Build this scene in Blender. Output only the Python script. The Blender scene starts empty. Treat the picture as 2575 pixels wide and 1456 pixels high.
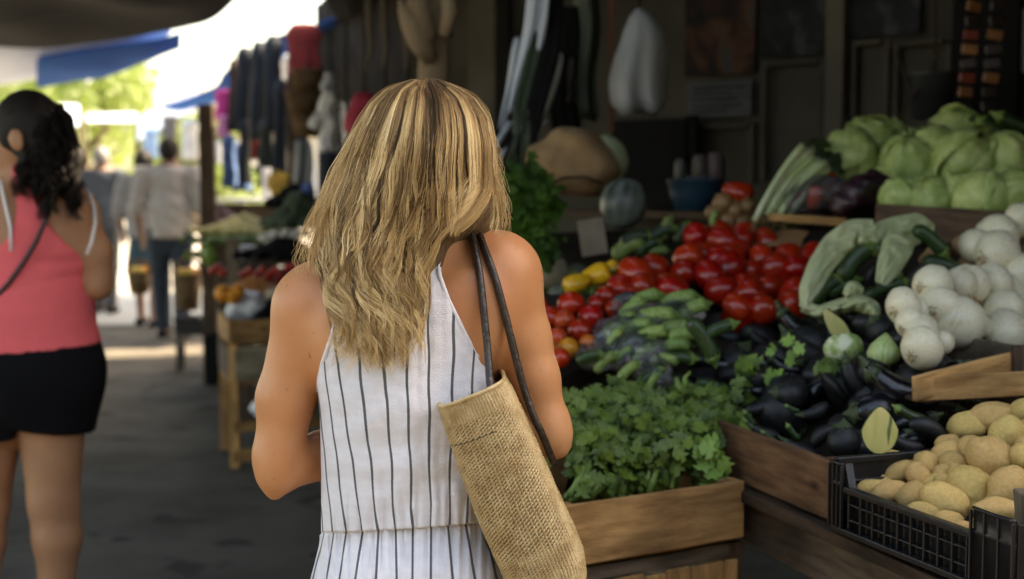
import bpy, bmesh, math, random
import numpy as np
from mathutils import Vector, Matrix, Euler, noise

R = math.radians
PI = math.pi
sc = bpy.context.scene
COL = sc.collection

# ---------------------------------------------------------------- camera
CAMZ = 1.385
FPX, CX, CY = 3576.0, 1287.5, 728.0
PITCH = math.atan(280.0 / FPX)
cam_data = bpy.data.cameras.new('camera')
cam = bpy.data.objects.new('camera', cam_data)
COL.objects.link(cam)
cam.location = (0, 0, CAMZ)
cam.rotation_euler = (R(90) - PITCH, 0, 0)
cam_data.lens = 50
cam_data.sensor_width = 36
cam_data.clip_end = 600
cam_data.clip_start = 0.05
cam_data.dof.use_dof = True
cam_data.dof.focus_distance = 2.07
cam_data.dof.aperture_fstop = 3.4
cam_data.dof.aperture_blades = 0
sc.camera = cam

# ---------------------------------------------------------------- sky and sun
SUN_EL, SUN_AZ = 47.0, 66.0          # azimuth clockwise from +Y (the view direction)
world = bpy.data.worlds.new('World')
sc.world = world
world.use_nodes = True
wn = world.node_tree
for n in list(wn.nodes):
    wn.nodes.remove(n)
w_out = wn.nodes.new('ShaderNodeOutputWorld')
w_bg = wn.nodes.new('ShaderNodeBackground')
w_sky = wn.nodes.new('ShaderNodeTexSky')
w_sky.sky_type = 'NISHITA'
w_sky.sun_disc = False
w_sky.sun_elevation = R(SUN_EL)
w_sky.sun_rotation = R(SUN_AZ)
w_sky.dust_density = 3.0
w_sky.air_density = 1.0
w_sky.ozone_density = 1.0
w_bg.inputs['Strength'].default_value = 0.15
wn.links.new(w_sky.outputs[0], w_bg.inputs['Color'])
wn.links.new(w_bg.outputs[0], w_out.inputs['Surface'])
sun_data = bpy.data.lights.new('sun', 'SUN')
sun_data.energy = 4.0
sun_data.angle = R(0.5)
sun_data.color = (1.0, 0.95, 0.87)
sun = bpy.data.objects.new('sun', sun_data)
COL.objects.link(sun)
_sd = Vector((math.sin(R(SUN_AZ)) * math.cos(R(SUN_EL)), math.cos(R(SUN_AZ)) * math.cos(R(SUN_EL)), math.sin(R(SUN_EL))))
sun.rotation_euler = _sd.to_track_quat('Z', 'Y').to_euler()
sun.location = _sd * 40

sc.view_settings.view_transform = 'Standard'
sc.view_settings.look = 'None'
sc.view_settings.exposure = 2.55
sc.view_settings.use_white_balance = True
sc.view_settings.white_balance_temperature = 9000
sc.view_settings.white_balance_tint = 10
sc.view_settings.gamma = 1
sc.view_settings.use_curve_mapping = False
sc.render.engine = 'CYCLES'
sc.cycles.max_bounces = 8
sc.cycles.diffuse_bounces = 4
sc.cycles.glossy_bounces = 3
sc.cycles.transmission_bounces = 4
sc.cycles.transparent_max_bounces = 12
sc.cycles.caustics_reflective = False
sc.cycles.caustics_refractive = False
sc.cycles.sample_clamp_indirect = 8
sc.cycles.use_denoising = True

# ---------------------------------------------------------------- placing by sight line and distance
_cp, _sp = math.cos(PITCH), math.sin(PITCH)
def P(px, py, d):
    a = (px - CX) / FPX
    b = (CY - py) / FPX
    k = d / (_cp + b * _sp)
    return Vector((a * k, d, CAMZ + k * (-_sp + b * _cp)))
def PZ(px, py, z):
    a = (px - CX) / FPX
    b = (CY - py) / FPX
    k = (z - CAMZ) / (-_sp + b * _cp)
    return Vector((a * k, k * (_cp + b * _sp), z))
def W(px, d):
    return px * d / FPX
class Slope:
    """a sloping heap: distance as the plane through three sighted points"""
    def __init__(s, a, b, c):
        A = np.array([[1, p[0], p[1]] for p in (a, b, c)], float)
        s.k = np.linalg.solve(A, np.array([1 / p[2] for p in (a, b, c)]))
    def d(s, px, py):
        return 1 / (s.k[0] + s.k[1] * px + s.k[2] * py)

# ---------------------------------------------------------------- materials
MATS = {}
def mat(name, col, rough=0.6, var=0.2, scale=12.0, bump=0.0, bscale=80.0, spec=0.5, sub=0.0, metal=0.0,
        col2=None, stretch=(1, 1, 1), rnd=0.0, coat=0.0, trans=0.0, sheen=0.0, detail=4.0, hue=0.0, lo=0.35, hi=0.65,
        spots=None, subcol=None):
    if name in MATS:
        return MATS[name]
    m = bpy.data.materials.new(name)
    MATS[name] = m
    m.use_nodes = True
    nt = m.node_tree
    N, L = nt.nodes, nt.links
    b = N['Principled BSDF']
    b.inputs['Roughness'].default_value = rough
    b.inputs['Specular IOR Level'].default_value = spec
    b.inputs['Metallic'].default_value = metal
    b.inputs['Coat Weight'].default_value = coat
    b.inputs['Coat Roughness'].default_value = 0.15
    b.inputs['Transmission Weight'].default_value = trans
    if sheen:
        b.inputs['Sheen Weight'].default_value = sheen
    if sub:
        b.inputs['Subsurface Weight'].default_value = sub
        b.inputs['Subsurface Radius'].default_value = subcol or (1.0, 0.35, 0.2)
        b.inputs['Subsurface Scale'].default_value = 0.012
    tc = N.new('ShaderNodeTexCoord')
    oi = N.new('ShaderNodeObjectInfo')
    mp = N.new('ShaderNodeMapping')
    mp.inputs['Scale'].default_value = stretch
    sh = N.new('ShaderNodeVectorMath'); sh.operation = 'SCALE'
    cmb = N.new('ShaderNodeCombineXYZ')
    for i in range(3):
        L.new(oi.outputs['Random'], cmb.inputs[i])
    L.new(cmb.outputs[0], sh.inputs[0]); sh.inputs['Scale'].default_value = 37.0
    L.new(sh.outputs[0], mp.inputs['Location'])
    L.new(tc.outputs['Object'], mp.inputs['Vector'])
    nz = N.new('ShaderNodeTexNoise')
    nz.inputs['Scale'].default_value = scale
    nz.inputs['Detail'].default_value = detail
    L.new(mp.outputs[0], nz.inputs['Vector'])
    cr = N.new('ShaderNodeValToRGB')
    c1 = tuple(c * (1 - var) for c in col) if col2 is None else tuple(col2)
    cr.color_ramp.elements[0].color = (*c1, 1)
    cr.color_ramp.elements[0].position = lo
    cr.color_ramp.elements[1].color = (*col, 1)
    cr.color_ramp.elements[1].position = hi
    L.new(nz.outputs['Fac'], cr.inputs['Fac'])
    cout = cr.outputs['Color']
    if spots:
        scol, sscale, sth = spots
        n2 = N.new('ShaderNodeTexNoise'); n2.inputs['Scale'].default_value = sscale; n2.inputs['Detail'].default_value = 2
        L.new(mp.outputs[0], n2.inputs['Vector'])
        r2 = N.new('ShaderNodeValToRGB')
        r2.color_ramp.elements[0].position = sth; r2.color_ramp.elements[0].color = (0, 0, 0, 1)
        r2.color_ramp.elements[1].position = min(sth + 0.07, 1); r2.color_ramp.elements[1].color = (1, 1, 1, 1)
        L.new(n2.outputs['Fac'], r2.inputs['Fac'])
        mx = N.new('ShaderNodeMix'); mx.data_type = 'RGBA'
        L.new(r2.outputs['Color'], mx.inputs['Factor'])
        L.new(cout, mx.inputs['A']); mx.inputs['B'].default_value = (*scol, 1)
        cout = mx.outputs['Result']
    if rnd or hue:
        hs = N.new('ShaderNodeHueSaturation')
        mr = N.new('ShaderNodeMapRange')
        mr.inputs['To Min'].default_value = 1 - rnd; mr.inputs['To Max'].default_value = 1 + rnd
        L.new(oi.outputs['Random'], mr.inputs['Value'])
        L.new(mr.outputs[0], hs.inputs['Value'])
        if hue:
            mh = N.new('ShaderNodeMapRange')
            mh.inputs['To Min'].default_value = 0.5 - hue; mh.inputs['To Max'].default_value = 0.5 + hue
            ml = N.new('ShaderNodeMath'); ml.operation = 'MULTIPLY'; ml.inputs[1].default_value = 7.31
            mf = N.new('ShaderNodeMath'); mf.operation = 'FRACT'
            L.new(oi.outputs['Random'], ml.inputs[0]); L.new(ml.outputs[0], mf.inputs[0])
            L.new(mf.outputs[0], mh.inputs['Value'])
            L.new(mh.outputs[0], hs.inputs['Hue'])
        L.new(cout, hs.inputs['Color'])
        cout = hs.outputs['Color']
    L.new(cout, b.inputs['Base Color'])
    if bump:
        bn = N.new('ShaderNodeTexNoise')
        bn.inputs['Scale'].default_value = bscale
        bn.inputs['Detail'].default_value = 5
        L.new(mp.outputs[0], bn.inputs['Vector'])
        bp = N.new('ShaderNodeBump')
        bp.inputs['Strength'].default_value = min(bump, 1)
        bp.inputs['Distance'].default_value = 0.004
        L.new(bn.outputs['Fac'], bp.inputs['Height'])
        L.new(bp.outputs[0], b.inputs['Normal'])
    return m

def wood(name, col, dark, rough=0.75, rnd=0.25):
    """planks whose grain runs along local X, with knots"""
    if name in MATS:
        return MATS[name]
    m = mat(name, col, rough=rough, col2=dark, scale=9, stretch=(1.0, 7, 7), bump=0.5, bscale=60, rnd=rnd, spec=0.3, detail=8,
            lo=0.3, hi=0.62)
    nt = m.node_tree; N, L = nt.nodes, nt.links
    b = N['Principled BSDF']
    src = b.inputs['Base Color'].links[0].from_socket
    mp = [n for n in N if n.type == 'MAPPING'][0]
    tc = [n for n in N if n.type == 'TEX_COORD'][0]
    mp2 = N.new('ShaderNodeMapping'); mp2.inputs['Scale'].default_value = (1, 2.2, 2.2)
    L.new(tc.outputs['Object'], mp2.inputs['Vector'])
    L.new(mp.inputs['Location'].links[0].from_socket, mp2.inputs['Location'])
    vo = N.new('ShaderNodeTexVoronoi'); vo.inputs['Scale'].default_value = 4.2
    L.new(mp2.outputs[0], vo.inputs['Vector'])
    r = N.new('ShaderNodeValToRGB')
    r.color_ramp.elements[0].position = 0.04; r.color_ramp.elements[0].color = (1, 1, 1, 1)
    r.color_ramp.elements[1].position = 0.12; r.color_ramp.elements[1].color = (0, 0, 0, 1)
    L.new(vo.outputs['Distance'], r.inputs['Fac'])
    mx = N.new('ShaderNodeMix'); mx.data_type = 'RGBA'
    L.new(r.outputs[0], mx.inputs['Factor']); L.new(src, mx.inputs['A'])
    mx.inputs['B'].default_value = (dark[0] * .35, dark[1] * .3, dark[2] * .3, 1)
    # broad dirt
    nd = N.new('ShaderNodeTexNoise'); nd.inputs['Scale'].default_value = 5; nd.inputs['Detail'].default_value = 6
    L.new(mp2.outputs[0], nd.inputs['Vector'])
    rd = N.new('ShaderNodeMapRange'); rd.inputs['From Min'].default_value = .35; rd.inputs['From Max'].default_value = .65
    rd.inputs['To Min'].default_value = .5; rd.inputs['To Max'].default_value = 1.1
    L.new(nd.outputs['Fac'], rd.inputs['Value'])
    ml = N.new('ShaderNodeVectorMath'); ml.operation = 'SCALE'
    L.new(mx.outputs['Result'], ml.inputs[0]); L.new(rd.outputs[0], ml.inputs['Scale'])
    L.new(ml.outputs[0], b.inputs['Base Color'])
    return m

# ---------------------------------------------------------------- objects
def mk(name, verts, faces, m, parent=None, smooth=True, mats=None, fmat=None):
    me = bpy.data.meshes.new(name)
    me.from_pydata([tuple(v) for v in verts], [], [tuple(f) for f in faces])
    me.update()
    if smooth:
        me.polygons.foreach_set('use_smooth', [True] * len(me.polygons))
    for q in (mats or [m]):
        me.materials.append(q)
    if fmat is not None:
        me.polygons.foreach_set('material_index', fmat)
    return link(name, me, parent)
def link(name, me, parent=None):
    o = bpy.data.objects.new(name, me)
    COL.objects.link(o)
    if parent is not None:
        adopt(o, parent)
    return o
def world_of(o):
    if o.parent is None:
        return o.matrix_basis.copy()
    return world_of(o.parent) @ o.matrix_parent_inverse @ o.matrix_basis
def adopt(o, root):
    o.parent = root
    o.matrix_parent_inverse = world_of(root).inverted()
def tag(o, label, cat, group=None, kind=None):
    if label: o['label'] = label
    if cat: o['category'] = cat
    if group: o['group'] = group
    if kind: o['kind'] = kind
    return o
def thing(name, label, cat, loc=(0, 0, 0), group=None):
    o = bpy.data.objects.new(name, None)
    o.empty_display_size = 0.05
    COL.objects.link(o)
    o.location = loc
    return tag(o, label, cat, group)
def struct(o):
    o['kind'] = 'structure'
    return o
def tree_copy(o, parent=None):
    c = o.copy()
    COL.objects.link(c)
    if parent is not None:
        c.parent = parent
    for ch in CH.get(o.name, []):
        tree_copy(ch, c)
    return c
CH = {}
def proto(root, kids):
    CH[root.name] = kids
    return root
USED = set()
def place(pr, loc, rot=(0, 0, 0), s=1.0, label=None, group=None):
    """first call moves the prototype itself, later calls copy it with its parts"""
    if pr.name in USED:
        o = tree_copy(pr)
    else:
        USED.add(pr.name); o = pr
    o.location = loc
    o.rotation_mode = 'XYZ'
    o.rotation_euler = rot if not isinstance(rot, Matrix) else rot.to_euler()
    o.scale = (s, s, s) if isinstance(s, (int, float)) else s
    if label: o['label'] = label
    if group: o['group'] = group
    return o

class MB:
    def __init__(s):
        s.v, s.f, s.m = [], [], []
    def add(s, v, f, mi=0):
        n = len(s.v)
        s.v += [tuple(p) for p in v]
        s.f += [tuple(i + n for i in q) for q in f]
        s.m += [mi] * len(f)
    def box(s, c, size, M=None, mi=0):
        x, y, z = (q / 2 for q in size)
        vs = [Vector((i * x, j * y, k * z)) for i in (-1, 1) for j in (-1, 1) for k in (-1, 1)]
        if M is not None:
            vs = [M @ v for v in vs]
        c = Vector(c)
        s.add([v + c for v in vs], [(0, 1, 3, 2), (4, 6, 7, 5), (0, 4, 5, 1), (2, 3, 7, 6), (0, 2, 6, 4), (1, 5, 7, 3)], mi)
    def bar(s, a, b, w, h, mi=0, up=(0, 0, 1)):
        a, b = Vector(a), Vector(b)
        M = frame(b - a, up)
        s.box((a + b) / 2, ((b - a).length, w, h), M, mi)
    def tube(s, pts, rad, n=8, mi=0, caps=True, sy=1.0):
        pts = [Vector(p) for p in pts]
        if not hasattr(rad, '__len__'):
            rad = [rad] * len(pts)
        vs, fs = [], []
        ref = None
        for i, p in enumerate(pts):
            t = (pts[min(i + 1, len(pts) - 1)] - pts[max(i - 1, 0)])
            if t.length < 1e-9: t = Vector((0, 0, 1))
            t.normalize()
            if ref is None:
                ref = Vector((0, 0, 1)) if abs(t.z) < .9 else Vector((1, 0, 0))
            x = ref - t * ref.dot(t)
            if x.length < 1e-6: x = t.orthogonal()
            x.normalize(); ref = x
            y = t.cross(x)
            for k in range(n):
                a = 2 * PI * k / n
                vs.append(p + x * math.cos(a) * rad[i] + y * math.sin(a) * rad[i] * sy)
        for i in range(len(pts) - 1):
            for k in range(n):
                fs.append((i * n + k, i * n + (k + 1) % n, (i + 1) * n + (k + 1) % n, (i + 1) * n + k))
        if caps:
            fs.append(tuple(range(n - 1, -1, -1)))
            fs.append(tuple(range((len(pts) - 1) * n, len(pts) * n)))
        s.add(vs, fs, mi)
    def build(s, name, m, parent=None, smooth=False, mats=None):
        return mk(name, s.v, s.f, m, parent, smooth, mats, s.m if mats else None)

def frame(d, up=(0, 0, 1)):
    x = Vector(d).normalized()
    u = Vector(up)
    y = u.cross(x)
    if y.length < 1e-6: y = x.orthogonal()
    y.normalize()
    z = x.cross(y)
    return Matrix((x, y, z)).transposed()

def plank(name, a, b, w, h, m, parent=None, up=(0, 0, 1), seed=None, bev=0.002):
    """a board from a to b: w across (local Y), h along up (local Z); own origin so the grain follows it"""
    a, b = Vector(a), Vector(b)
    L_ = (b - a).length
    rg = random.Random(seed if seed is not None else hash((round(a.x, 3), round(b.y, 3), name)) & 0xffff)
    bm = bmesh.new()
    n = 6
    vs = []
    for i in range(n + 1):
        x = -L_ / 2 + L_ * i / n
        j = [(rg.uniform(-1, 1)) * min(w, h, .03) * .06 for _ in range(4)]
        q = [(-w / 2 + j[0], -h / 2 + j[1]), (w / 2 + j[2], -h / 2 + j[1]), (w / 2 + j[2], h / 2 + j[3]), (-w / 2 + j[0], h / 2 + j[3])]
        vs.append([bm.verts.new((x, y, z)) for y, z in q])
    for i in range(n):
        for k in range(4):
            bm.faces.new((vs[i][k], vs[i][(k + 1) % 4], vs[i + 1][(k + 1) % 4], vs[i + 1][k]))
    bm.faces.new(vs[0][::-1]); bm.faces.new(vs[-1])
    bmesh.ops.recalc_face_normals(bm, faces=bm.faces)
    if bev:
        es = [e for e in bm.edges if len(e.link_faces) == 2 and e.link_faces[0].normal.angle(e.link_faces[1].normal) > 1]
        bmesh.ops.bevel(bm, geom=es, offset=bev, segments=1, affect='EDGES')
    me = bpy.data.meshes.new(name)
    bm.to_mesh(me); bm.free()
    me.materials.append(m)
    o = bpy.data.objects.new(name, me)
    COL.objects.link(o)
    o.matrix_basis = Matrix.Translation((a + b) / 2) @ frame(b - a, up).to_4x4()
    if parent is not None:
        adopt(o, parent)
    return o

def smoothstep(x, a, b):
    t = max(0.0, min(1.0, (x - a) / (b - a)))
    return t * t * (3 - 2 * t)
def lerp_list(tab, x):
    if x <= tab[0][0]: return tab[0][1]
    for (a, u), (b, v) in zip(tab, tab[1:]):
        if x <= b:
            return u + (v - u) * (x - a) / (b - a)
    return tab[-1][1]

def lathe(prof, n=16, off=None):
    """profile (r, z) list -> verts, faces round Z; r = 0 ends are closed"""
    vs, fs, rows = [], [], []
    for i, (r, z) in enumerate(prof):
        if r < 1e-6:
            rows.append([len(vs)] * n); vs.append((0, 0, z))
        else:
            row = []
            for k in range(n):
                a = 2 * PI * k / n
                rr = r * (1 + (off(a, i / (len(prof) - 1)) if off else 0))
                row.append(len(vs)); vs.append((rr * math.cos(a), rr * math.sin(a), z))
            rows.append(row)
    for i in range(len(rows) - 1):
        for k in range(n):
            q = [rows[i][k], rows[i][(k + 1) % n], rows[i + 1][(k + 1) % n], rows[i + 1][k]]
            q2 = []
            for z in q:
                if z not in q2: q2.append(z)
            if len(q2) > 2: fs.append(tuple(q2))
    return vs, fs

# ---------------------------------------------------------------- organic surfaces: distance field + surface nets
class Field:
    def __init__(s, lo, hi, h):
        s.lo = np.array(lo, np.float32); s.h = h
        s.n = [int(math.ceil((hi[i] - lo[i]) / h)) + 1 for i in range(3)]
        s.ax = [(s.lo[i] + h * np.arange(s.n[i])).astype(np.float32) for i in range(3)]
        s.V = np.full(s.n, 1.0, np.float32)
    def _box(s, lo, hi):
        sl = []
        for i in range(3):
            a = max(0, int((lo[i] - s.lo[i]) / s.h)); b = min(s.n[i], int((hi[i] - s.lo[i]) / s.h) + 2)
            if a >= b: return None
            sl.append(slice(a, b))
        return tuple(sl)
    def grid(s, sl=None):
        sl = sl or (slice(None),) * 3
        return np.meshgrid(s.ax[0][sl[0]], s.ax[1][sl[1]], s.ax[2][sl[2]], indexing='ij', sparse=True)
    def cone(s, a, b, ra, rb, sy=1.0, k=0.02, sub=False):
        a = np.array(a, float); b = np.array(b, float)
        r = max(ra, rb); m = r + 2.5 * k + .01
        sl = s._box(np.minimum(a, b) - m, np.maximum(a, b) + m)
        if sl is None: return s
        X, Y, Z = s.grid(sl)
        cy = (a[1] + b[1]) / 2
        Ys = cy + (Y - cy) / sy
        ay, by = cy + (a[1] - cy) / sy, cy + (b[1] - cy) / sy
        d = np.array([b[0] - a[0], by - ay, b[2] - a[2]])
        L2 = max(float((d * d).sum()), 1e-9)
        px, py, pz = X - a[0], Ys - ay, Z - a[2]
        t = np.clip((px * d[0] + py * d[1] + pz * d[2]) / L2, 0, 1)
        D = np.sqrt((px - t * d[0]) ** 2 + (py - t * d[1]) ** 2 + (pz - t * d[2]) ** 2) - (ra + (rb - ra) * t)
        D = (D * min(1, (sy + 1) / 2)).astype(np.float32)
        s._mix(sl, D, k, sub)
        return s
    def ell(s, c, r, k=0.02, rot=None, sub=False):
        c = np.array(c, float); r = np.array(r, float)
        m = r.max() + 2.5 * k + .01
        sl = s._box(c - m, c + m)
        if sl is None: return s
        X, Y, Z = s.grid(sl)
        x, y, z = X - c[0], Y - c[1], Z - c[2]
        if rot is not None:
            Q = np.array(rot.transposed())
            x, y, z = (Q[i][0] * x + Q[i][1] * y + Q[i][2] * z for i in range(3))
        k0 = np.sqrt((x / r[0]) ** 2 + (y / r[1]) ** 2 + (z / r[2]) ** 2) + 1e-6
        k1 = np.sqrt((x / r[0] ** 2) ** 2 + (y / r[1] ** 2) ** 2 + (z / r[2] ** 2) ** 2) + 1e-6
        s._mix(sl, (k0 * (k0 - 1) / k1).astype(np.float32), k, sub)
        return s
    def _mix(s, sl, D, k, sub):
        A = s.V[sl]
        if sub:
            D = -D
            h = np.clip(.5 - .5 * (D - A) / k, 0, 1)
            s.V[sl] = D * (1 - h) + A * h + k * h * (1 - h) if False else np.maximum(A, D) + k * .25 * np.clip(1 - np.abs(A - D) / k, 0, 1) ** 2
        else:
            h = np.clip(.5 + .5 * (D - A) / k, 0, 1)
            s.V[sl] = D * (1 - h) + A * h - k * h * (1 - h)
    def clone(s):
        c = Field.__new__(Field)
        c.lo, c.h, c.n, c.ax, c.V = s.lo, s.h, s.n, s.ax, s.V.copy()
        return c
    def mesh(s):
        V = s.V.copy()
        V[0] = V[-1] = 1; V[:, 0] = V[:, -1] = 1; V[:, :, 0] = V[:, :, -1] = 1
        S = V < 0
        c = np.zeros([q - 1 for q in s.n], np.uint8)
        for i in (0, 1):
            for j in (0, 1):
                for k in (0, 1):
                    c += S[i:s.n[0] - 1 + i, j:s.n[1] - 1 + j, k:s.n[2] - 1 + k]
        act = (c > 0) & (c < 8)
        idx = np.full(act.shape, -1, np.int64)
        ijk = np.argwhere(act)
        idx[act] = np.arange(len(ijk))
        acc = np.zeros((len(ijk), 3)); cnt = np.zeros(len(ijk))
        cor = [(i, j, k) for i in (0, 1) for j in (0, 1) for k in (0, 1)]
        for p in cor:
            for ax in range(3):
                if p[ax]: continue
                q = list(p); q[ax] = 1
                va = V[ijk[:, 0] + p[0], ijk[:, 1] + p[1], ijk[:, 2] + p[2]]
                vb = V[ijk[:, 0] + q[0], ijk[:, 1] + q[1], ijk[:, 2] + q[2]]
                m = (va < 0) != (vb < 0)
                t = np.where(m, va / np.where(va == vb, 1, va - vb), 0)
                e = np.array(p, float)[None, :] + t[:, None] * np.eye(3)[ax][None, :]
                acc[m] += e[m]; cnt[m] += 1
        pos = s.lo + s.h * (ijk + acc / np.maximum(cnt, 1)[:, None])
        F = []
        for ax in range(3):
            a1, a2 = (ax + 1) % 3, (ax + 2) % 3
            lo = [slice(1, -1)] * 3; lo[ax] = slice(0, -1)
            hi = [slice(1, -1)] * 3; hi[ax] = slice(1, None)
            A, B = S[tuple(lo)], S[tuple(hi)]
            m = A != B
            w = np.argwhere(m)
            flip = A[m]
            base = w.copy(); base[:, a1] += 1; base[:, a2] += 1
            def cell(o1, o2):
                q = base.copy(); q[:, a1] += o1; q[:, a2] += o2
                return idx[q[:, 0], q[:, 1], q[:, 2]]
            q = np.stack([cell(-1, -1), cell(0, -1), cell(0, 0), cell(-1, 0)], 1)
            q[~flip] = q[~flip][:, ::-1]
            F.append(q)
        return pos, np.concatenate(F)
    def build(s, name, m, parent=None, relax=1):
        pos, F = s.mesh()
        ok = (F >= 0).all(1); F = F[ok]
        if relax:
            e = np.concatenate([F[:, [0, 1]], F[:, [1, 2]], F[:, [2, 3]], F[:, [3, 0]]])
            for _ in range(relax):
                acc = np.zeros_like(pos); cn = np.zeros(len(pos))
                for i in range(3):
                    acc[:, i] = np.bincount(e[:, 0], pos[e[:, 1], i], len(pos)) + np.bincount(e[:, 1], pos[e[:, 0], i], len(pos))
                cn = np.bincount(e[:, 0], minlength=len(pos)) + np.bincount(e[:, 1], minlength=len(pos))
                pos = pos * .4 + .6 * acc / np.maximum(cn, 1)[:, None]
        return npmesh(name, pos, F, m, parent)
def npmesh(name, pos, F, m, parent=None, smooth=True):
    me = bpy.data.meshes.new(name)
    k = F.shape[1]
    me.vertices.add(len(pos)); me.vertices.foreach_set('co', np.asarray(pos, np.float32).ravel())
    me.loops.add(len(F) * k); me.loops.foreach_set('vertex_index', F.astype(np.int32).ravel())
    me.polygons.add(len(F)); me.polygons.foreach_set('loop_start', np.arange(0, len(F) * k, k, dtype=np.int32))
    if smooth: me.polygons.foreach_set('use_smooth', np.ones(len(F), bool))
    me.update(calc_edges=True); me.validate()
    if m is not None: me.materials.append(m)
    return link(name, me, parent)
# ================================================================ SETTING
M_asphalt = mat('asphalt', (0.15, 0.132, 0.108), rough=0.9, col2=(0.095, 0.083, 0.068), scale=2.6, bump=0.6, bscale=45, spec=0.08, detail=9,
                spots=((0.065, 0.056, 0.047), 4.1, 0.60))
M_wood = wood('crate_wood', (0.62, 0.34, 0.13), (0.34, 0.165, 0.055))
M_woodd = wood('old_dark_wood', (0.12, 0.07, 0.04), (0.05, 0.03, 0.018))
M_woodg = wood('grey_wood', (0.2, 0.15, 0.1), (0.09, 0.065, 0.045))
M_woodp = wood('pale_wood', (0.4, 0.33, 0.22), (0.24, 0.19, 0.12))
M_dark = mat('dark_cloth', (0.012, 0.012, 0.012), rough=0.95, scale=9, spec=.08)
M_black = mat('black_plastic', (0.012, 0.012, 0.013), rough=0.32, scale=30, bump=0.15, bscale=120)
M_wall = mat('painted_panel', (0.075, 0.068, 0.052), rough=0.85, col2=(0.045, 0.041, 0.032), scale=3, detail=8, bump=.2, bscale=20, spec=.1)
M_post = mat('grey_post', spec=.1, col= (0.11, 0.098, 0.075), rough=0.8, col2=(0.075, 0.067, 0.052), scale=4, bump=.3, bscale=30)
M_tarpg = mat('grey_tarp', (0.017, 0.0175, 0.019), rough=0.8, col2=(0.009, 0.0095, 0.010), scale=2.2, stretch=(1, 3, 1), spec=.04)
M_tarpb = mat('blue_tarp', (0.004, 0.12, 0.46), rough=0.8, spec=.05, col2=(0.003, 0.07, 0.34), scale=1.5)
M_white = mat('white_sheet', (0.78, 0.77, 0.75), rough=0.5, var=.08)
M_whited = mat('white_plastic', (0.62, 0.64, 0.66), rough=0.35, var=.12, scale=8)
M_leafd = mat('tree_leaves', (0.17, 0.21, 0.06), rough=0.6, col2=(0.10, 0.14, 0.04), scale=.5, sub=0)
M_trunk = mat('bark', (0.14, 0.1, 0.07), rough=0.9, bump=.8, bscale=12)
M_brick = mat('plaster', (0.55, 0.5, 0.42), rough=0.9, var=.15, scale=1)

def translucent(m, k, col):
    N, L = m.node_tree.nodes, m.node_tree.links
    out = N['Material Output']; b = N['Principled BSDF']
    t = N.new('ShaderNodeBsdfTranslucent'); t.inputs[0].default_value = (*col, 1)
    x = N.new('ShaderNodeMixShader'); x.inputs[0].default_value = k
    L.new(b.outputs[0], x.inputs[1]); L.new(t.outputs[0], x.inputs[2]); L.new(x.outputs[0], out.inputs['Surface'])
M_canvas = mat('pale_canvas', (0.45, 0.50, 0.60), rough=0.7, var=.1); translucent(M_canvas, .10, (.7, .75, .85))
translucent(M_tarpb, .15, (.005, .16, .6))
translucent(M_leafd, .45, (.40, .52, .10))

# ground: one sheet out to the horizon, slightly uneven near the stalls
gv, gf = [], []
xs = [-150, -60, -25, -12] + [-8 + .4 * i for i in range(36)] + [8, 12, 25, 60, 150]
ys = [-60, -20, -8] + [-4 + .45 * i for i in range(60)] + [26, 34, 50, 90, 200, 420]
for y in ys:
    for x in xs:
        near = abs(x) < 8 and -4 < y < 22
        gv.append((x, y, 0.006 * noise.noise(Vector((x * .7, y * .7, 0))) - .006 if near else 0 - .006))
nx = len(xs)
for j in range(len(ys) - 1):
    for i in range(nx - 1):
        gf.append((j * nx + i, j * nx + i + 1, (j + 1) * nx + i + 1, (j + 1) * nx + i))
struct(mk('ground', gv, gf, M_asphalt))

M_lane = mat('sunlit_concrete', (.42, .39, .34), rough=.9, var=.25, scale=.8, detail=8)  # pale concrete tone also carries the sunlit look of the far ground
struct(mk('lane', [(-9, 13.6, .001), (2, 13.2, .001), (2, 51, .001), (-24, 51, .001), (-16, 20, .001)], [(0, 1, 2, 3, 4)], M_lane, None, False))
U = Vector((math.sin(R(-17.2)), math.cos(R(-17.2)), 0))      # along the street, away
V_ = Vector((math.cos(R(-17.2)), -math.sin(R(-17.2)), 0))    # across it, into the stalls

def sheet(name, rows, m, parent=None, thick=.012, sub=1):
    """thick cloth through a grid of points"""
    nr, nc = len(rows), len(rows[0])
    vs = [Vector(p) for r in rows for p in r]
    fs = [(j * nc + i, j * nc + i + 1, (j + 1) * nc + i + 1, (j + 1) * nc + i) for j in range(nr - 1) for i in range(nc - 1)]
    o = mk(name, vs, fs, m, None)
    md = o.modifiers.new('s', 'SOLIDIFY'); md.thickness = thick; md.offset = 0
    if sub:
        ms = o.modifiers.new('u', 'SUBSURF'); ms.levels = sub; ms.render_levels = sub
    if parent is not None: adopt(o, parent)
    return o

def tarp(name, edge_a, edge_b, n, sag, m, label, fold=.05, seed=1, thick=.01, cat='awning'):
    rows = []
    na = 22
    for j in range(n + 1):
        t = j / n
        r = []
        for i in range(na + 1):
            u = i / na
            def at(e):
                q = u * (len(e) - 1); k = min(int(q), len(e) - 2)
                return Vector(e[k]).lerp(Vector(e[k + 1]), q - k)
            p = at(edge_a).lerp(at(edge_b), t)
            p.z -= sag * 4 * t * (1 - t)
            p.z += fold * noise.noise(Vector((p.x * .8 + seed, p.y * .8, seed))) + fold * .35 * noise.noise(Vector((p.x * 2.6, p.y * 1.4, seed + 3)))
            r.append(p)
        rows.append(r)
    o = sheet(name, rows, m, thick=thick)
    return tag(o, label, cat)

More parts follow.
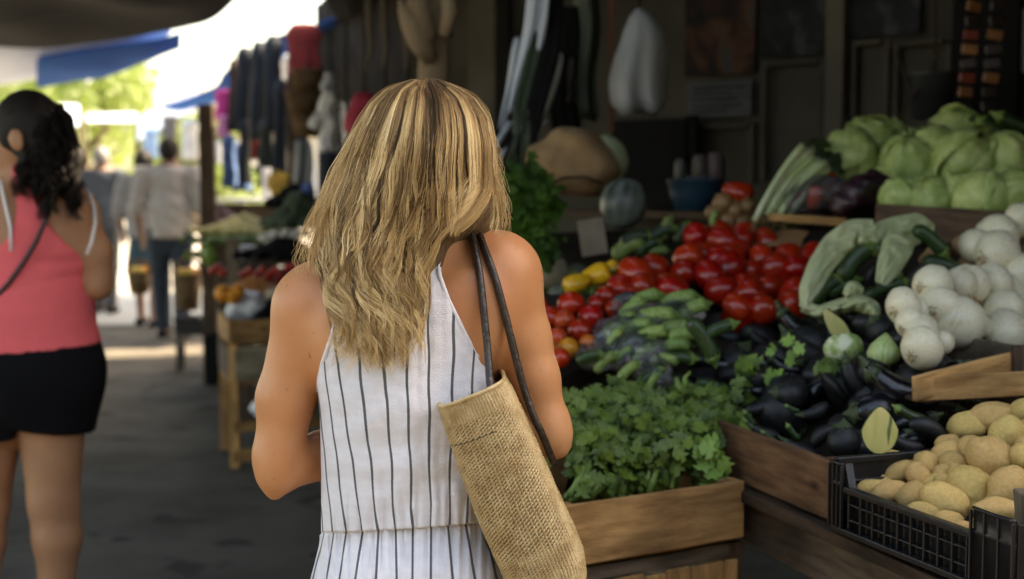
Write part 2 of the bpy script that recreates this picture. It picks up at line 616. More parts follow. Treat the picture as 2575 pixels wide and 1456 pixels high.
# grey tarp over the left of the lane
far = [P(-900, 135, 11.6), P(-300, 122, 11.8), P(0, 112, 11.9), P(200, 92, 11.5), P(430, 60, 10.6), P(560, 28, 9.8), P(655, -5, 9.0)]
near = [Vector((-4.8 + i * .9, 2.0, 2.75)) for i in range(6)] + [Vector((0.35, 2.0, 2.65))]
tarp('market_tarp', far, near, 16, .12, M_tarpg, 'dark grey tarpaulin stretched over the lane above the woman in pink', .2, 3, cat='tarpaulin')
# pale sun-lit canvas behind it
far = [P(-500, 235, 15.5), P(0, 205, 15.0), P(180, 195, 14.8), P(300, 150, 14.0), P(420, 95, 13.0)]
near = [P(-500, 120, 12.2), P(0, 95, 12.2), P(180, 82, 12.0), P(300, 60, 11.6), P(440, 45, 11.2)]
tarp('canvas_awning', far, near, 10, .05, M_canvas, 'pale canvas awning hanging beyond the dark grey tarpaulin', .12, 5)
far = [P(90, 196, 14.6), P(260, 170, 14.0), P(380, 128, 13.0), P(452, 82, 12.4)]
near = [P(90, 112, 12.1), P(260, 92, 11.9), P(400, 62, 11.4), P(455, 46, 11.2)]
tarp('blue_tarp', [p + Vector((0, 0, -.10)) for p in far], [p + Vector((0, 0, -.10)) for p in near], 6, .05, M_tarpb, 'blue tarpaulin strip under the pale canvas awning', .05, 7, cat='tarpaulin')

# stall roof on the right of the lane
edge = [P(700, -190, 5.5), P(760, -60, 7.6), P(828, 48, 9.9), P(760, 64, 10.6), P(650, 102, 11.6)]
back = [e + V_ * 7.5 + Vector((0, 0, .25)) for e in edge]
tarp('stall_roof', edge, back, 6, .05, M_tarpg, 'dark roof sheet over the produce stall on the right', .05, 9, .03, cat='roof')
edge = [Vector((0.15, 2.2, 2.5)), Vector((0.1, 3.0, 2.55)), Vector((-.12, 4.2, 2.6)), Vector((-.9, 5.5, 2.55)), P(700, -190, 5.6) + Vector((0, 0, .02))]
back = [Vector((5.4, 1.9, 2.2)), Vector((6, 3, 2.8)), Vector((6, 4.5, 2.8)), Vector((6.2, 6, 2.8)), Vector((6.6, 8, 2.8))]
tarp('stall_roof', edge, back, 6, .05, M_tarpg, 'dark roof sheet directly above the tomatoes and cabbages', .04, 10, .03, cat='roof')
# blue-edged white awning dipping over the lane further off
ea = [P(828, 42, 10.0), P(790, 66, 10.5), P(650, 104, 11.6), P(605, 150, 12.2), P(560, 180, 12.9), P(545, 215, 13.6), P(480, 243, 15.2), P(395, 268, 17.5)]
eb = [p + Vector((.25, .1, -.06)) for p in ea]
tarp('awning_edge', ea, eb, 2, 0, M_tarpb, 'blue hem of the awning running along the far stalls', .01, 2, .02)
ea2 = [P(610, 150, 12.25), P(566, 184, 12.95), P(550, 218, 13.65), P(484, 246, 15.2), P(399, 271, 17.5)]
eb2 = [e + V_ * 3.0 + Vector((0, 0, .25)) for e in ea2]
tarp('far_awning', ea2, eb2, 4, 0, M_canvas, 'white awning over the clothes stall beyond the dark post', .03, 12, .02)
# more awnings far down the lane
for i, (x0, x1, y0, y1, d, lb) in enumerate([(215, 345, 285, 318, 24, 'low white awning down the lane behind the three walkers'),
                                            (345, 500, 268, 330, 18, 'tilted white parasol cloth behind the man in the pale shirt'),
                                            (-150, 200, 262, 330, 27, 'long white awning far down the lane behind the dark ponytail')]):
    ea = [P(x0 + (x1 - x0) * k / 3, y1 - (12 if i != 1 else -30 + 30 * k), d) for k in range(4)]
    eb = [P(x0 + (x1 - x0) * k / 3, y0 - (0 if i != 1 else -30 + 30 * k), d + 3) for k in range(4)]
    tarp('far_awning', ea, eb, 4, .05, M_canvas, lb, .03, 20 + i, .02)
    r_ = bpy.data.objects[('far_awning.%03d' % (i + 1))]
    for p in (ea[0], ea[3], eb[0], eb[3]):
        plank('pole', (p.x, p.y, 0), (p.x, p.y, p.z), .05, .05, M_woodg, r_, up=(0, 1, 0))

# back wall of the stall: door panels, posts, posters
WA, WB = Vector((P(2760, 448, 4.5).x, 4.5, 0)), Vector((P(1185, 448, 6.3).x, 6.3, 0))
WD = (WB - WA).normalized(); WN = Vector((WD.y, -WD.x, 0))
if WN.y > 0: WN = -WN
def wall_hit(px, off=0.0):
    """point on the back wall (pushed off towards the lane) on the sight line of px: its distance"""
    a = (px - CX) / FPX
    # x = a*y / cos-ish ; P() gives x = a*k, y = k*(cp + b*sp); use the horizon b
    bb = 280 / FPX; q = a / (_cp + bb * _sp)
    A = WA + WN * off
    # A + t*WD : x = q*y
    t = (A.x - q * A.y) / (q * WD.y - WD.x)
    return A.y + t * WD.y
def wp(px, py, off=0.0):
    d = wall_hit(px, off)
    return P(px, py, d)
def wall_box(name, x0, y0, x1, y1, off, thick, m, parent=None, bev=.003):
    """slab lying on the wall plane covering the given sight-line box"""
    a, b = wp(x0, y1, off), wp(x1, y1, off)
    ta, tb = wp(x0, y0, off), wp(x1, y0, off)
    zb, zt = (a.z + b.z) / 2, (ta.z + tb.z) / 2
    c = Vector(((a.x + b.x) / 2, (a.y + b.y) / 2, (zb + zt) / 2)) + WN * (thick / 2)
    M = Matrix((WD, WN, Vector((0, 0, 1)))).transposed()
    mb = MB(); mb.box((0, 0, 0), ((Vector((b.x, b.y, 0)) - Vector((a.x, a.y, 0))).length, thick, zt - zb))
    o = mb.build(name, m)
    o.matrix_basis = Matrix.Translation(c) @ M.to_4x4()
    if bev:
        md = o.modifiers.new('b', 'BEVEL'); md.width = bev; md.segments = 1
    if parent is not None: adopt(o, parent)
    return o

wallm = MB()
mid = (WA + WB) / 2
wallm.box((0, 0, 1.4), ((WB - WA).length + 1.6, .06, 2.8))
ow = wallm.build('stall_wall', M_wall)
ow.matrix_basis = Matrix.Translation(mid - WN * .05 + WD * -.4) @ Matrix((WD, WN, Vector((0, 0, 1)))).transposed().to_4x4()
tag(ow, 'grey panelled wall at the back of the vegetable stall', 'wall')
for (x0, x1, y0, y1) in [(1915, 2075, 150, 455), (2140, 2235, 100, 420), (2245, 2390, 100, 420), (1740, 1900, 310, 460)]:
    for (a, b, c, d_) in [(x0, y0, x0 + 14, y1), (x1 - 14, y0, x1, y1), (x0 + 15, y0, x1 - 15, y0 + 14)]:
        wall_box('moulding', a, b, c, d_, 0.0, .018, M_wall, ow)
for (x0, x1, lb) in [(2085, 2130, 'narrow pale wooden upright on the stall wall between two posters')]:
    tag(wall_box('wall_upright', x0, -250, x1, 520, 0.0, .05, M_post), lb, 'post')
tag(wall_box('wall_upright', 1212, -250, 1280, 520, 0.02, .09, M_post), 'broad grey upright behind the hanging plastic sheets', 'post')
# unseen wall added to shut out light from the right
mb = MB(); mb.bar(WA + WD * -1.2 + Vector((0, 0, 1.4)), Vector((4.6, -.5, 1.4)), .1, 2.8); tag(mb.build('side_light_blocker', M_wall), 'unseen plain wall added to shut out light on the right', 'wall')
# dark partition of the next stalls along the lane
pa, pb = Vector((-.03, 6.5, 0)), Vector((P(800, 448, 11.0).x, 11.0, 0))
M_part = mat('dim_interior_boards', (0.035, 0.028, 0.02), rough=.85, col2=(0.015, 0.012, 0.01), scale=4, bump=.4, bscale=15, spec=.05)  # near-black colour stands for the dark stall interior
pr = thing('stall_partition', 'dark board partition behind the hanging goods of the next stall', 'partition', (pa + pb) / 2)
n = 16
for i in range(n):
    a = pa.lerp(pb, (i + .03) / n); b = pa.lerp(pb, (i + .97) / n)
    o_ = (V_ * (0.01 * (i % 2)))
    plank('board', a + o_ + Vector((0, 0, 1.35)), b + o_ + Vector((0, 0, 1.35)), .03, 2.7, M_part, pr)

# posters (flat prints, made-up blotches of the right colours)
def poster_mat(name, cols, scale):
    m = bpy.data.materials.new(name); m.use_nodes = True
    N, L = m.node_tree.nodes, m.node_tree.links
    b = N['Principled BSDF']; b.inputs['Roughness'].default_value = .6; b.inputs['Specular IOR Level'].default_value = .15
    tc = N.new('ShaderNodeTexCoord'); nz = N.new('ShaderNodeTexNoise'); nz.inputs['Scale'].default_value = scale; nz.inputs['Detail'].default_value = 5
    nz.inputs['Distortion'].default_value = 1.0
    L.new(tc.outputs['Object'], nz.inputs['Vector'])
    cr = N.new('ShaderNodeValToRGB')
    el = cr.color_ramp.elements
    while len(el) < len(cols): el.new(.5)
    for i, c in enumerate(cols):
        el[i].position = .34 + .34 * i / (len(cols) - 1); el[i].color = (*c, 1)
    L.new(nz.outputs['Fac'], cr.inputs['Fac']); L.new(cr.outputs[0], b.inputs['Base Color'])
    return m
PM1 = poster_mat('poster_print_a', [(.003, .002, .002), (.005, .004, .004), (.025, .006, .004), (.07, .03, .013), (.035, .035, .035)], 5)
PM2 = poster_mat('poster_print_b', [(.003, .003, .004), (.004, .0045, .005), (.010, .011, .013), (.04, .043, .047)], 6)
def poster(x0, y0, x1, y1, m, label, cat='poster', paper=None):
    o = wall_box('poster', x0, y0, x1, y1, .004, .004, m, bev=0)
    return tag(o, label, cat)
poster(1723, -120, 1898, 188, PM1, 'large dark poster with reddish figures on the stall wall')
poster(1912, -120, 2083, 140, PM2, 'near-black poster hung right of the reddish one')
poster(2136, -120, 2312, 90, PM2, 'short dark poster above the hanging bucket')
PN = mat('notice_paper', (0.09, 0.095, 0.10), rough=.8, spec=.1, var=.3, scale=14, stretch=(.5, 1, 6))
o = wall_box('paper_notice', 1728, 206, 1890, 293, .004, .003, PN, bev=0)
tag(o, 'grey paper notice with faint print lines under the reddish poster', 'notice')
for k in range(5):
    wall_box('print_line', 1742, 218 + k * 15, 1876 - (k * 37) % 50, 222 + k * 15, .0075, .001, M_dark, o, bev=0)
o = wall_box('grey_sheet', 2540, 20, 2640, 182, .004, .01, mat('dull_grey_sheet', (.22, .23, .22), rough=.5))
tag(o, 'plain grey sheet fixed at the right end of the stall wall', 'sheet')

fe = [Vector((.35, 2.2, 2.12)), Vector((1.6, 2.05, 2.08)), Vector((3.2, 1.95, 2.08)), Vector((4.6, 1.9, 2.1))]  # unseen flap added to keep sky light off the back wall
tarp('wall_shade_flap', fe, [p + Vector((0, .25, .55)) for p in fe], 4, 0, M_tarpg, 'unseen dark flap added above the potatoes to shade the stall wall', .03, 31, .01)
# trees beyond the awnings
def far_tree(c, h, r, label, seed, name='leafy_tree'):
    rg = random.Random(seed)
    root = thing(name, label, 'tree', c)
    mb = MB()
    pts = [Vector(c) + Vector((rg.uniform(-.1, .1) * i, 0, h * .75 * i / 5)) for i in range(6)]
    mb.tube(pts, [.22, .18, .15, .12, .08, .04], 8)
    for k in range(7):
        a = rg.uniform(0, 6.28); st = pts[rg.randint(2, 4)]
        e = st + Vector((math.cos(a) * r * .7, math.sin(a) * r * .7, rg.uniform(.4, 1.6)))
        mb.tube([st, st.lerp(e, .5) + Vector((0, 0, .2)), e], [.07, .05, .02], 6)
    mb.build('trunk', M_trunk, root, True)
    vs, fs = [], []
    cl = [(Vector((rg.gauss(0, .5) * r, rg.gauss(0, .5) * r, h - r * .7 + rg.gauss(0, .35) * r)), rg.uniform(.25, .55) * r) for _ in range(16)]
    for (cc, cr_) in cl:
        for _ in range(170):
            p = Vector((rg.gauss(0, 1), rg.gauss(0, 1), rg.gauss(0, .8))).normalized() * cr_ * rg.uniform(.5, 1.1) + cc + Vector(c)
            s_ = rg.uniform(.07, .17)
            a = Vector((rg.gauss(0, 1), rg.gauss(0, 1), rg.gauss(0, 1))).normalized(); b = a.orthogonal().normalized()
            n0 = len(vs)
            vs += [p - a * s_, p + b * s_ * .6, p + a * s_, p - b * s_ * .6]
            fs.append((n0, n0 + 1, n0 + 2, n0 + 3))
    o = mk('crown', vs, fs, M_leafd, root, False)
    return root
far_tree((-11.6, 31, 0), 4.3, 2.0, 'sunlit leafy tree showing between the canvas and the low awning', 1)
far_tree((-9.9, 34, 0), 4.3, 1.8, 'leafy tree just right of the sunlit one, above the walkers', 2)
far_tree((-14.6, 36, 0), 4.5, 2.4, 'broad leafy tree behind the dark ponytail at the far left', 3)
far_tree((-8.9, 40, 0), 3.2, 1.6, 'low bushy tree at the end of the lane', 4)

# far buildings closing the street, sunlit
def building(x0, x1, y, depth, h, m, label, seed, facing=-1):
    rg = random.Random(seed)
    root = thing('market_building', label, 'building', ((x0 + x1) / 2, y, 0))
    mb = MB(); mb.box(((x0 + x1) / 2, y + depth / 2, h / 2), (x1 - x0, depth, h)); mb.build('wall', m, root)
    nwin = max(1, int((x1 - x0) / 1.8))
    for i in range(nwin):
        for z in (1.3, 4.0):
            if z + 1 > h: continue
            x = x0 + (i + .5) * (x1 - x0) / nwin
            mb = MB(); mb.box((x, y - .02, z), (.9, .06, 1.3)); w = mb.build('window', M_white, root)
            mb = MB(); mb.box((x, y - .056, z), (.74, .012, 1.14)); mb.build('pane', M_dark, w)
    mb = MB(); mb.box(((x0 + x1) / 2, y + depth / 2 - .1, h + .1), (x1 - x0 + .4, depth + .4, .2)); mb.build('roof', M_woodg, root)
building(-24, -12, 52, 8, 3.4, M_brick, 'low pale building closing the far end of the lane', 1)
building(-11, -1.5, 56, 8, 3.0, M_brick, 'second low pale building behind the leafy trees', 2)

# a dark square post of the clothes stall and things close to it
def bgpost(px0, px1, py0, d, m, label, name='stall_post'):
    t = P((px0 + px1) / 2, py0, d); w = W(px1 - px0, d)
    o = plank(name, (t.x, t.y, 0), (t.x, t.y, t.z), w, w, m, up=(0, 1, 0))
    return tag(o, label, 'post')
bgpost(503, 537, 262, 9.6, M_woodd, 'dark square post beside the man in the pale shirt')
bgpost(722, 742, 190, 9.4, M_woodd, 'thin dark post left of the wicker baskets')

# unseen roof and wall added behind the viewer to block low light
mb = MB(); mb.box((0, -6.2, 2.9), (18, 8.4, .1)); tag(mb.build('rear_roof_blocker', M_tarpg), 'unseen roof sheet added behind the viewer to block light', 'roof')
mb = MB(); mb.box((0, -10, 1.4), (18, .2, 2.8)); tag(mb.build('rear_wall_blocker', M_wall), 'unseen wall added behind the viewer to block light', 'wall')
# ================================================================ PEOPLE
M_skin = mat('tanned_skin', (0.68, 0.325, 0.15), rough=0.42, col2=(0.54, 0.22, 0.09), scale=6, bump=.10, bscale=380, sub=.10, spec=.4, detail=6,
             spots=((0.36, 0.16, 0.09), 85, .70))
M_skin2 = mat('warm_skin', (0.50, 0.25, 0.13), rough=0.5, col2=(0.40, 0.19, 0.10), scale=8, bump=.12, bscale=300, sub=.2, spec=.4)
M_skin3 = mat('brown_skin', (0.26, 0.13, 0.08), rough=0.55, var=.15, sub=.1)
M_hairdark = mat('dark_hair', (0.016, 0.011, 0.008), rough=.65, var=.5, scale=40, spec=.25)
BD = 2.14
def q(px, py, off=0.0, D=None):
    D = D or BD
    p = P(px, py, D + off)
    return (p.x, p.y, p.z)
S1 = BD / FPX

# ---------------- woman in the striped jumpsuit
F1 = Field((-.46, 1.96, 0.0), (.16, 2.56, 1.56), .0055)
def C(a, b, ra, rb, sy=1.0, k=.025, oa=0, ob=0): F1.cone(q(*a, oa), q(*b, ob), ra, rb, sy, k)
C((1035, 860), (1035, 1050), .128, .122, .72)
C((1035, 1050), (1035, 1290), .120, .116, .74)
C((1035, 1290), (1040, 1500), .118, .138, .78)
C((880, 800), (1190, 765), .088, .088, .85, .05)
C((1060, 650), (815, 745), .046, .046, .9, .04)
C((1060, 655), (1240, 668), .046, .047, .9, .04)
C((785, 775), (830, 850), .054, .06, 1, .04)
C((1262, 692), (1230, 800), .054, .06, 1, .04)
# arms
C((780, 775), (718, 1000), .052, .0415, 1, .02, 0, 0.0)
C((718, 1000), (702, 1150), .0415, .0375, 1, .02)
C((703, 1150), (694, 1195), .038, .030, 1, .02)
C((700, 1185), (690, 1240), .026, .011, 1, .015)
C((712, 1172), (815, 1143), .037, .038, 1, .012, 0, .06)
C((815, 1143), (960, 1110), .037, .024, 1, .012, .06, .20)
C((1262, 692), (1310, 850), .053, .043, 1, .02)
C((1310, 850), (1340, 950), .043, .038, 1, .02)
C((1340, 950), (1378, 1080), .038, .032, 1, .02)
C((1378, 1075), (1402, 1125), .029, .016, 1, .03)
C((1380, 1095), (1335, 1060), .031, .035, 1, .015, 0, .10)
C((1335, 1060), (1210, 1000), .034, .024, 1, .015, .10, .24)
# hands (palm, four fingers, thumb), held in front of the body
for sx, wr in ((1, q(960, 1110, .20)), (-1, q(1210, 1000, .24))):
    w_ = Vector(wr)
    dr = Vector((.75 * sx, .6, -.05)).normalized()
    F1.cone(w_, w_ + dr * .07, .024, .030, .6, .012)
    pc = w_ + dr * .075
    for i, ln in enumerate((.036, .042, .040, .031)):
        b = pc + Vector((0, 0, .027 - .018 * i))
        m_ = b + dr * ln; e = m_ + (dr * .4 + Vector((-.5 * sx, .5, -.15))).normalized() * ln * .8
        F1.cone(b, m_, .0095, .0085, 1, .006); F1.cone(m_, e, .0085, .007, 1, .004)
    b = w_ + dr * .02 + Vector((0, -.01, .022))
    F1.cone(b, b + Vector((.3 * sx, .2, .9)).normalized() * .05, .012, .009, 1, .01)
# scapulae, spine
F1.ell(q(900, 850, -.068), (.045, .018, .075), .03); F1.ell(q(1180, 810, -.068), (.045, .018, .075), .03)
F1.cone(q(1045, 700, -.092), q(1037, 1200, -.10), .010, .012, 1, .03, True)
F1.cone(q(768, 1140, -.028), q(742, 1178, -.036), .008, .003, 1, .008, True)
# neck and head
C((1062, 660), (1070, 470), .054, .050, 1, .03, -.005, .0)
F1.ell(q(1072, 395, .015), (.076, .096, .104), .02)
F1.ell(q(1072, 440, .06), (.055, .06, .07), .03)
F1.ell(q(1072, 400, .118), (.012, .018, .024), .012)          # nose
F1.cone(q(1052, 452, .098), q(1092, 452, .098), .006, .006, 1, .006)   # lips
for sx in (-1, 1):
    F1.ell(q(1072 + sx * 50, 372, .100), (.015, .012, .009), .006)
    F1.ell(q(1072 + sx * 132, 395, .02), (.008, .018, .03), .006)
# legs and feet
for sx, x in ((-1, -.215), (1, -.085)):
    F1.cone((x + sx * .005, BD, .76), (x, BD + .01, .44), .082, .052, 1, .04)
    F1.cone((x, BD + .01, .44), (x, BD - .015, .30), .050, .052, 1, .03)
    F1.cone((x, BD - .01, .30), (x, BD, .07), .050, .034, 1, .03)
    F1.cone((x, BD - .01, .045), (x + sx * .015, BD + .16, .03), .036, .028, 1, .02)
woman = thing('person', 'person with long wavy blonde hair in a white striped halter jumpsuit', 'person', (-.15, BD, 0))
body = F1.build('body', M_skin, woman, relax=2)

# stripes: a per-vertex number that counts the stripes across the cloth
def cloth_stripe_mat(name):
    m = mat(name, (0.80, 0.78, 0.80), rough=.85, var=.08, scale=30, stretch=(1, 1, 3), bump=.5, bscale=300, sheen=.2, spec=.2)
    nt = m.node_tree; N, L = nt.nodes, nt.links
    b = N['Principled BSDF']
    src = b.inputs['Base Color'].links[0].from_socket
    at = N.new('ShaderNodeAttribute'); at.attribute_name = 'stripe'
    fr = N.new('ShaderNodeMath'); fr.operation = 'PINGPONG'; fr.inputs[1].default_value = .5
    L.new(at.outputs['Fac'], fr.inputs[0])
    nz = N.new('ShaderNodeTexNoise'); nz.inputs['Scale'].default_value = 900
    tc = N.new('ShaderNodeTexCoord'); L.new(tc.outputs['Object'], nz.inputs['Vector'])
    ad = N.new('ShaderNodeMath'); ad.operation = 'MULTIPLY_ADD'; ad.inputs[1].default_value = .035; ad.inputs[2].default_value = -.0175
    L.new(nz.outputs['Fac'], ad.inputs[0])
    su = N.new('ShaderNodeMath'); su.operation = 'ADD'; L.new(fr.outputs[0], su.inputs[0]); L.new(ad.outputs[0], su.inputs[1])
    r = N.new('ShaderNodeMapRange'); r.inputs['From Min'].default_value = .052; r.inputs['From Max'].default_value = .074
    r.inputs['To Min'].default_value = 1; r.inputs['To Max'].default_value = 0
    L.new(su.outputs[0], r.inputs['Value'])
    mx = N.new('ShaderNodeMix'); mx.data_type = 'RGBA'
    L.new(r.outputs[0], mx.inputs['Factor']); L.new(src, mx.inputs['A']); mx.inputs['B'].default_value = (.10, .105, .11, 1)
    L.new(mx.outputs['Result'], b.inputs['Base Color'])
    return m
M_stripe = cloth_stripe_mat('striped_linen')

def px_of(x, y): return CX + x * FPX / y * 1.0
ZB = [P(1035, py, BD).z for py in range(0, 1460)]
def z_at(py): return P(1035, py, BD).z if py >= 1460 else ZB[int(py)]
# bodice outline: centre x and half widths as seen, by height (sight px at BD)
bod = [(668, 1080, 24, .035), (690, 1060, 44, .05), (755, 992, 136, .078), (842, 1003, 168, .100), (914, 1013, 203, .112),
       (957, 1020, 219, .116), (986, 1022, 221, .116), (1044, 1024, 217, .112), (1188, 1022, 212, .104), (1290, 1020, 210, .104), (1322, 1018, 208, .104)]
# columns go right round; above the armpits the sides are open, so the back panel and front panel part there
def stripe_x(zpy):
    """x (sight px) of stripes s=-5..5 at the top, at the waist and at the hem of the picture"""
    top = [778, 797, 819, 853, 907, 968, 1025, 1078, 1138, 1189, 1232]
    wai = [815, 838.5, 871, 912, 952, 995, 1038, 1084, 1126, 1171, 1215]
    hem = [782, 820, 851, 892, 945, 998, 1037, 1083, 1138, 1193, 1246]
    if zpy < 1326:
        t = (zpy - 920) / (1326 - 920)
        return [a + (b - a) * (t if t < 0 else t ** 1.15) for a, b in zip(top, wai)]
    t = (zpy - 1326) / (1456 - 1326)
    return [a + (b - a) * min(t, 4) for a, b in zip(wai, hem)]
def stripe_val(px, zpy, back=True):
    xs = stripe_x(zpy)
    if px <= xs[0]: return -5 + (px - xs[0]) / (xs[1] - xs[0])
    for i in range(10):
        if px <= xs[i + 1]: return -5 + i + (px - xs[i]) / (xs[i + 1] - xs[i])
    return 5 + (px - xs[10]) / (xs[10] - xs[9])

def add_attr(o, vals):
    a = o.data.attributes.new('stripe', 'FLOAT', 'POINT')
    a.data.foreach_set('value', vals)

# bodice back panel + wrap
NC, NR = 150, 130
vs, st, fs = [], [], []
def bod_at(py):
    i = [r[0] for r in bod]
    return [np.interp(py, i, [r[k] for r in bod]) for k in (1, 2, 3)]
rows = []
for j in range(NR + 1):
    py = 672 + (1322 - 672) * j / NR
    cx, hw, dp = bod_at(py)
    full = smoothstep(py, 890, 1060)                      # 0 = back panel only, 1 = round the sides
    for i in range(NC + 1):
        u = -1 + 2 * i / NC
        # angle across the back panel: narrow panels follow the back's curve only
        ang = u * (PI / 2 * 1.0)
        x = cx + hw * math.sin(ang) if full > 0 else cx + hw * (math.sin(ang))
        e = 2.6
        dep = dp * (max(0, 1 - abs(math.sin(ang)) ** e)) ** (1 / e)
        if full < 1:                                      # the panel lies on the back instead of wrapping round
            flat = .108 - .05 * (abs(math.sin(ang)) * hw / 235) ** 2.2 - max(0, (760 - py)) * .00028
            dep = dep * full + flat * (1 - full)
        # folds: long soft ones from the waist, fine gathers just above the seam
        nearw = smoothstep(py, 1180, 1322)
        topw = smoothstep(py, 760, 700)
        fold = .0048 * noise.noise(Vector((x * .020, py * .0028, 1.3))) + .0032 * nearw * math.sin(x * .22 + 3 * noise.noise(Vector((x * .03, py * .01, 4)))) \
            + .0022 * noise.noise(Vector((x * .05, py * .004, 7)))
        # slack below the shoulder blades
        fold += .007 * math.exp(-((py - 1130) / 130) ** 2) * noise.noise(Vector((x * .010 + py * .006, py * .014, 2))) + .0015 * noise.noise(Vector((x * .05, py * .03, 5)))
        pin = smoothstep(abs(u), 1.0, .93)
        dep2 = dep + .006 + fold * pin
        p = q(x, py + 6 * math.sin((x - 800) / 445 * PI) * nearw + (1035 - x) * .068 * nearw, -dep2)
        vs.append(p); st.append(stripe_val(x + 5 * noise.noise(Vector((x * .01, py * .009, 9))), py))
for j in range(NR):
    for i in range(NC):
        a = j * (NC + 1) + i
        fs.append((a, a + NC + 1, a + NC + 2, a + 1))
bodice = mk('bodice', vs, fs, M_stripe); add_attr(bodice, st)
md = bodice.modifiers.new('s', 'SOLIDIFY'); md.thickness = .0016; md.offset = 1
adopt(bodice, woman)
# front of the bodice
vs, st, fs = [], [], []
for j in range(41):
    py = 640 + (1322 - 640) * j / 40
    cx, hw, dp = bod_at(max(py, 672)); full = smoothstep(py, 890, 1060)
    for i in range(61):
        ang = (-1 + 2 * i / 60) * PI / 2
        x = cx + hw * math.sin(ang); e = 2.6
        dep = dp * (max(0, 1 - abs(math.sin(ang)) ** e)) ** (1 / e)
        flat = .115 - .05 * (abs(math.sin(ang)) * hw / 235) ** 2
        vs.append(q(x, py + (1035 - x) * .068 * smoothstep(py, 1180, 1322), dep * full + flat * (1 - full) + .004)); st.append(stripe_val(x, py))
for j in range(40):
    for i in range(60):
        a = j * 61 + i; fs.append((a, a + 1, a + 62, a + 61))
o = mk('bodice_front', vs, fs, M_stripe, woman); add_attr(o, st)
md = o.modifiers.new('s', 'SOLIDIFY'); md.thickness = .0016; md.offset = 1
# hems and neck straps
def hem(side):
    pts = []
    for py in np.linspace(672, 985, 28):
        cx, hw, dp = bod_at(py); full = smoothstep(py, 890, 1060)
        flat = .108 - .05 * (hw / 235) ** 2.2 - max(0, (760 - py)) * .00028
        pts.append(q(cx + side * hw * .995, py, -(flat * (1 - full) + .007)))
    return pts
M_hem = mat('white_hem', (.8, .78, .79), rough=.85, var=.08, scale=60, bump=.2, bscale=300)
for s_ in (-1, 1):
    mb = MB(); mb.tube(hem(s_), .0034, 8, sy=.7); mb.build('hem', M_hem, woman, True)
mb = MB(); mb.tube([q(1100, 690, -.085), q(1096, 668, -.083), q(1106, 634, -.072), q(1122, 606, -.045), q(1150, 586, -.01), q(1160, 590, .03)], [.006, .0058, .0052, .005, .005, .005], 8, sy=.5)
mb.build('neck_strap', M_hem, woman, True)
mb = MB(); mb.tube([q(1050, 690, -.085), q(1030, 650, -.075), q(1000, 615, -.04), q(980, 600, .0)], .005, 8, sy=.5)
mb.build('neck_strap', M_hem, woman, True)

# trousers: gathered at the waist seam, flaring
NCt, NRt = 300, 60
vs, st, fs = [], [], []
for j in range(NRt + 1):
    t = j / NRt
    py = 1322 + 460 * t ** 1.3
    cx = 1016 + 10 * min(1, (py - 1322) / 134.)
    hw = 206 + 8 * smoothstep(py, 1322, 1332) + 42 * smoothstep(py, 1325, 1500)
    dp = .106 + .045 * smoothstep(py, 1322, 1480)
    for i in range(NCt):
        a = 2 * PI * i / NCt
        ux, uy = math.sin(a), -math.cos(a)
        e = 2.4
        rr = (abs(ux) ** e + abs(uy) ** e) ** (-1 / e)
        x = cx + hw * rr * ux
        g = math.exp(-(py - 1322) / 120)
        ph = x * .24 + 2.5 * noise.noise(Vector((x * .02, a, 1)))
        wig = (.0036 * math.sin(ph) + .0018 * math.sin(ph * 2.3 + 1)) * (.35 + .65 * g) * smoothstep(py, 1322, 1336) + .004 * noise.noise(Vector((x * .018, py * .004, a * .3))) * (1 - g)
        off = dp * rr * uy * 1.0
        off += wig * (-1 if uy < 0 else 1)
        p = q(x + wig * 300 * ux, py + (1035 - x) * .068, off)
        vs.append(p); st.append(stripe_val(x, py))
for j in range(NRt):
    for i in range(NCt):
        a = j * NCt + i; b = j * NCt + (i + 1) % NCt
        fs.append((a, a + NCt, b + NCt, b))
tr = mk('trousers', vs, fs, M_stripe); add_attr(tr, st)
md = tr.modifiers.new('s', 'SOLIDIFY'); md.thickness = .0016; md.offset = -1
adopt(tr, woman)
F = Field((-.42, 1.9, 0.03), (.12, 2.40, .70), .009)
for sx, x in ((-1, -.235), (1, -.085)):
    F.cone((x, BD, .66), (x + sx * .01, BD, .30), .118, .095, 1, .02); F.cone((x + sx * .01, BD, .30), (x + sx * .012, BD, .10), .095, .10, 1, .02)
o = F.build('trouser_legs', M_stripe, woman, relax=2)
n = len(o.data.vertices); co = np.empty(n * 3, np.float32); o.data.vertices.foreach_get('co', co); co = co.reshape(-1, 3)
add_attr(o, (co[:, 0] / .026).astype(np.float32))
# waist seam cord
mb = MB()
pts = []
for i in range(61):
    ang = (-1 + 2 * i / 60) * PI * .52
    e = 2.4; ux, uy = math.sin(ang), -math.cos(ang); rr = (abs(ux) ** e + abs(uy) ** e) ** (-1 / e)
    x = 1018 + 208 * rr * ux
    pts.append(q(x, 1324 + (1035 - x) * .068 + 6 * math.sin((x - 800) / 445 * PI) * .3, .1055 * rr * uy - .001))
mb.tube(pts, .0013, 6); mb.build('waist_seam', M_hem, woman, True)
for sx, x in ((-1, -.215), (1, -.085)):
    mb = MB(); mb.box((x + sx * .008, BD + .07, .006), (.085, .26, .012)); o = mb.build('sandal', M_wood, woman)

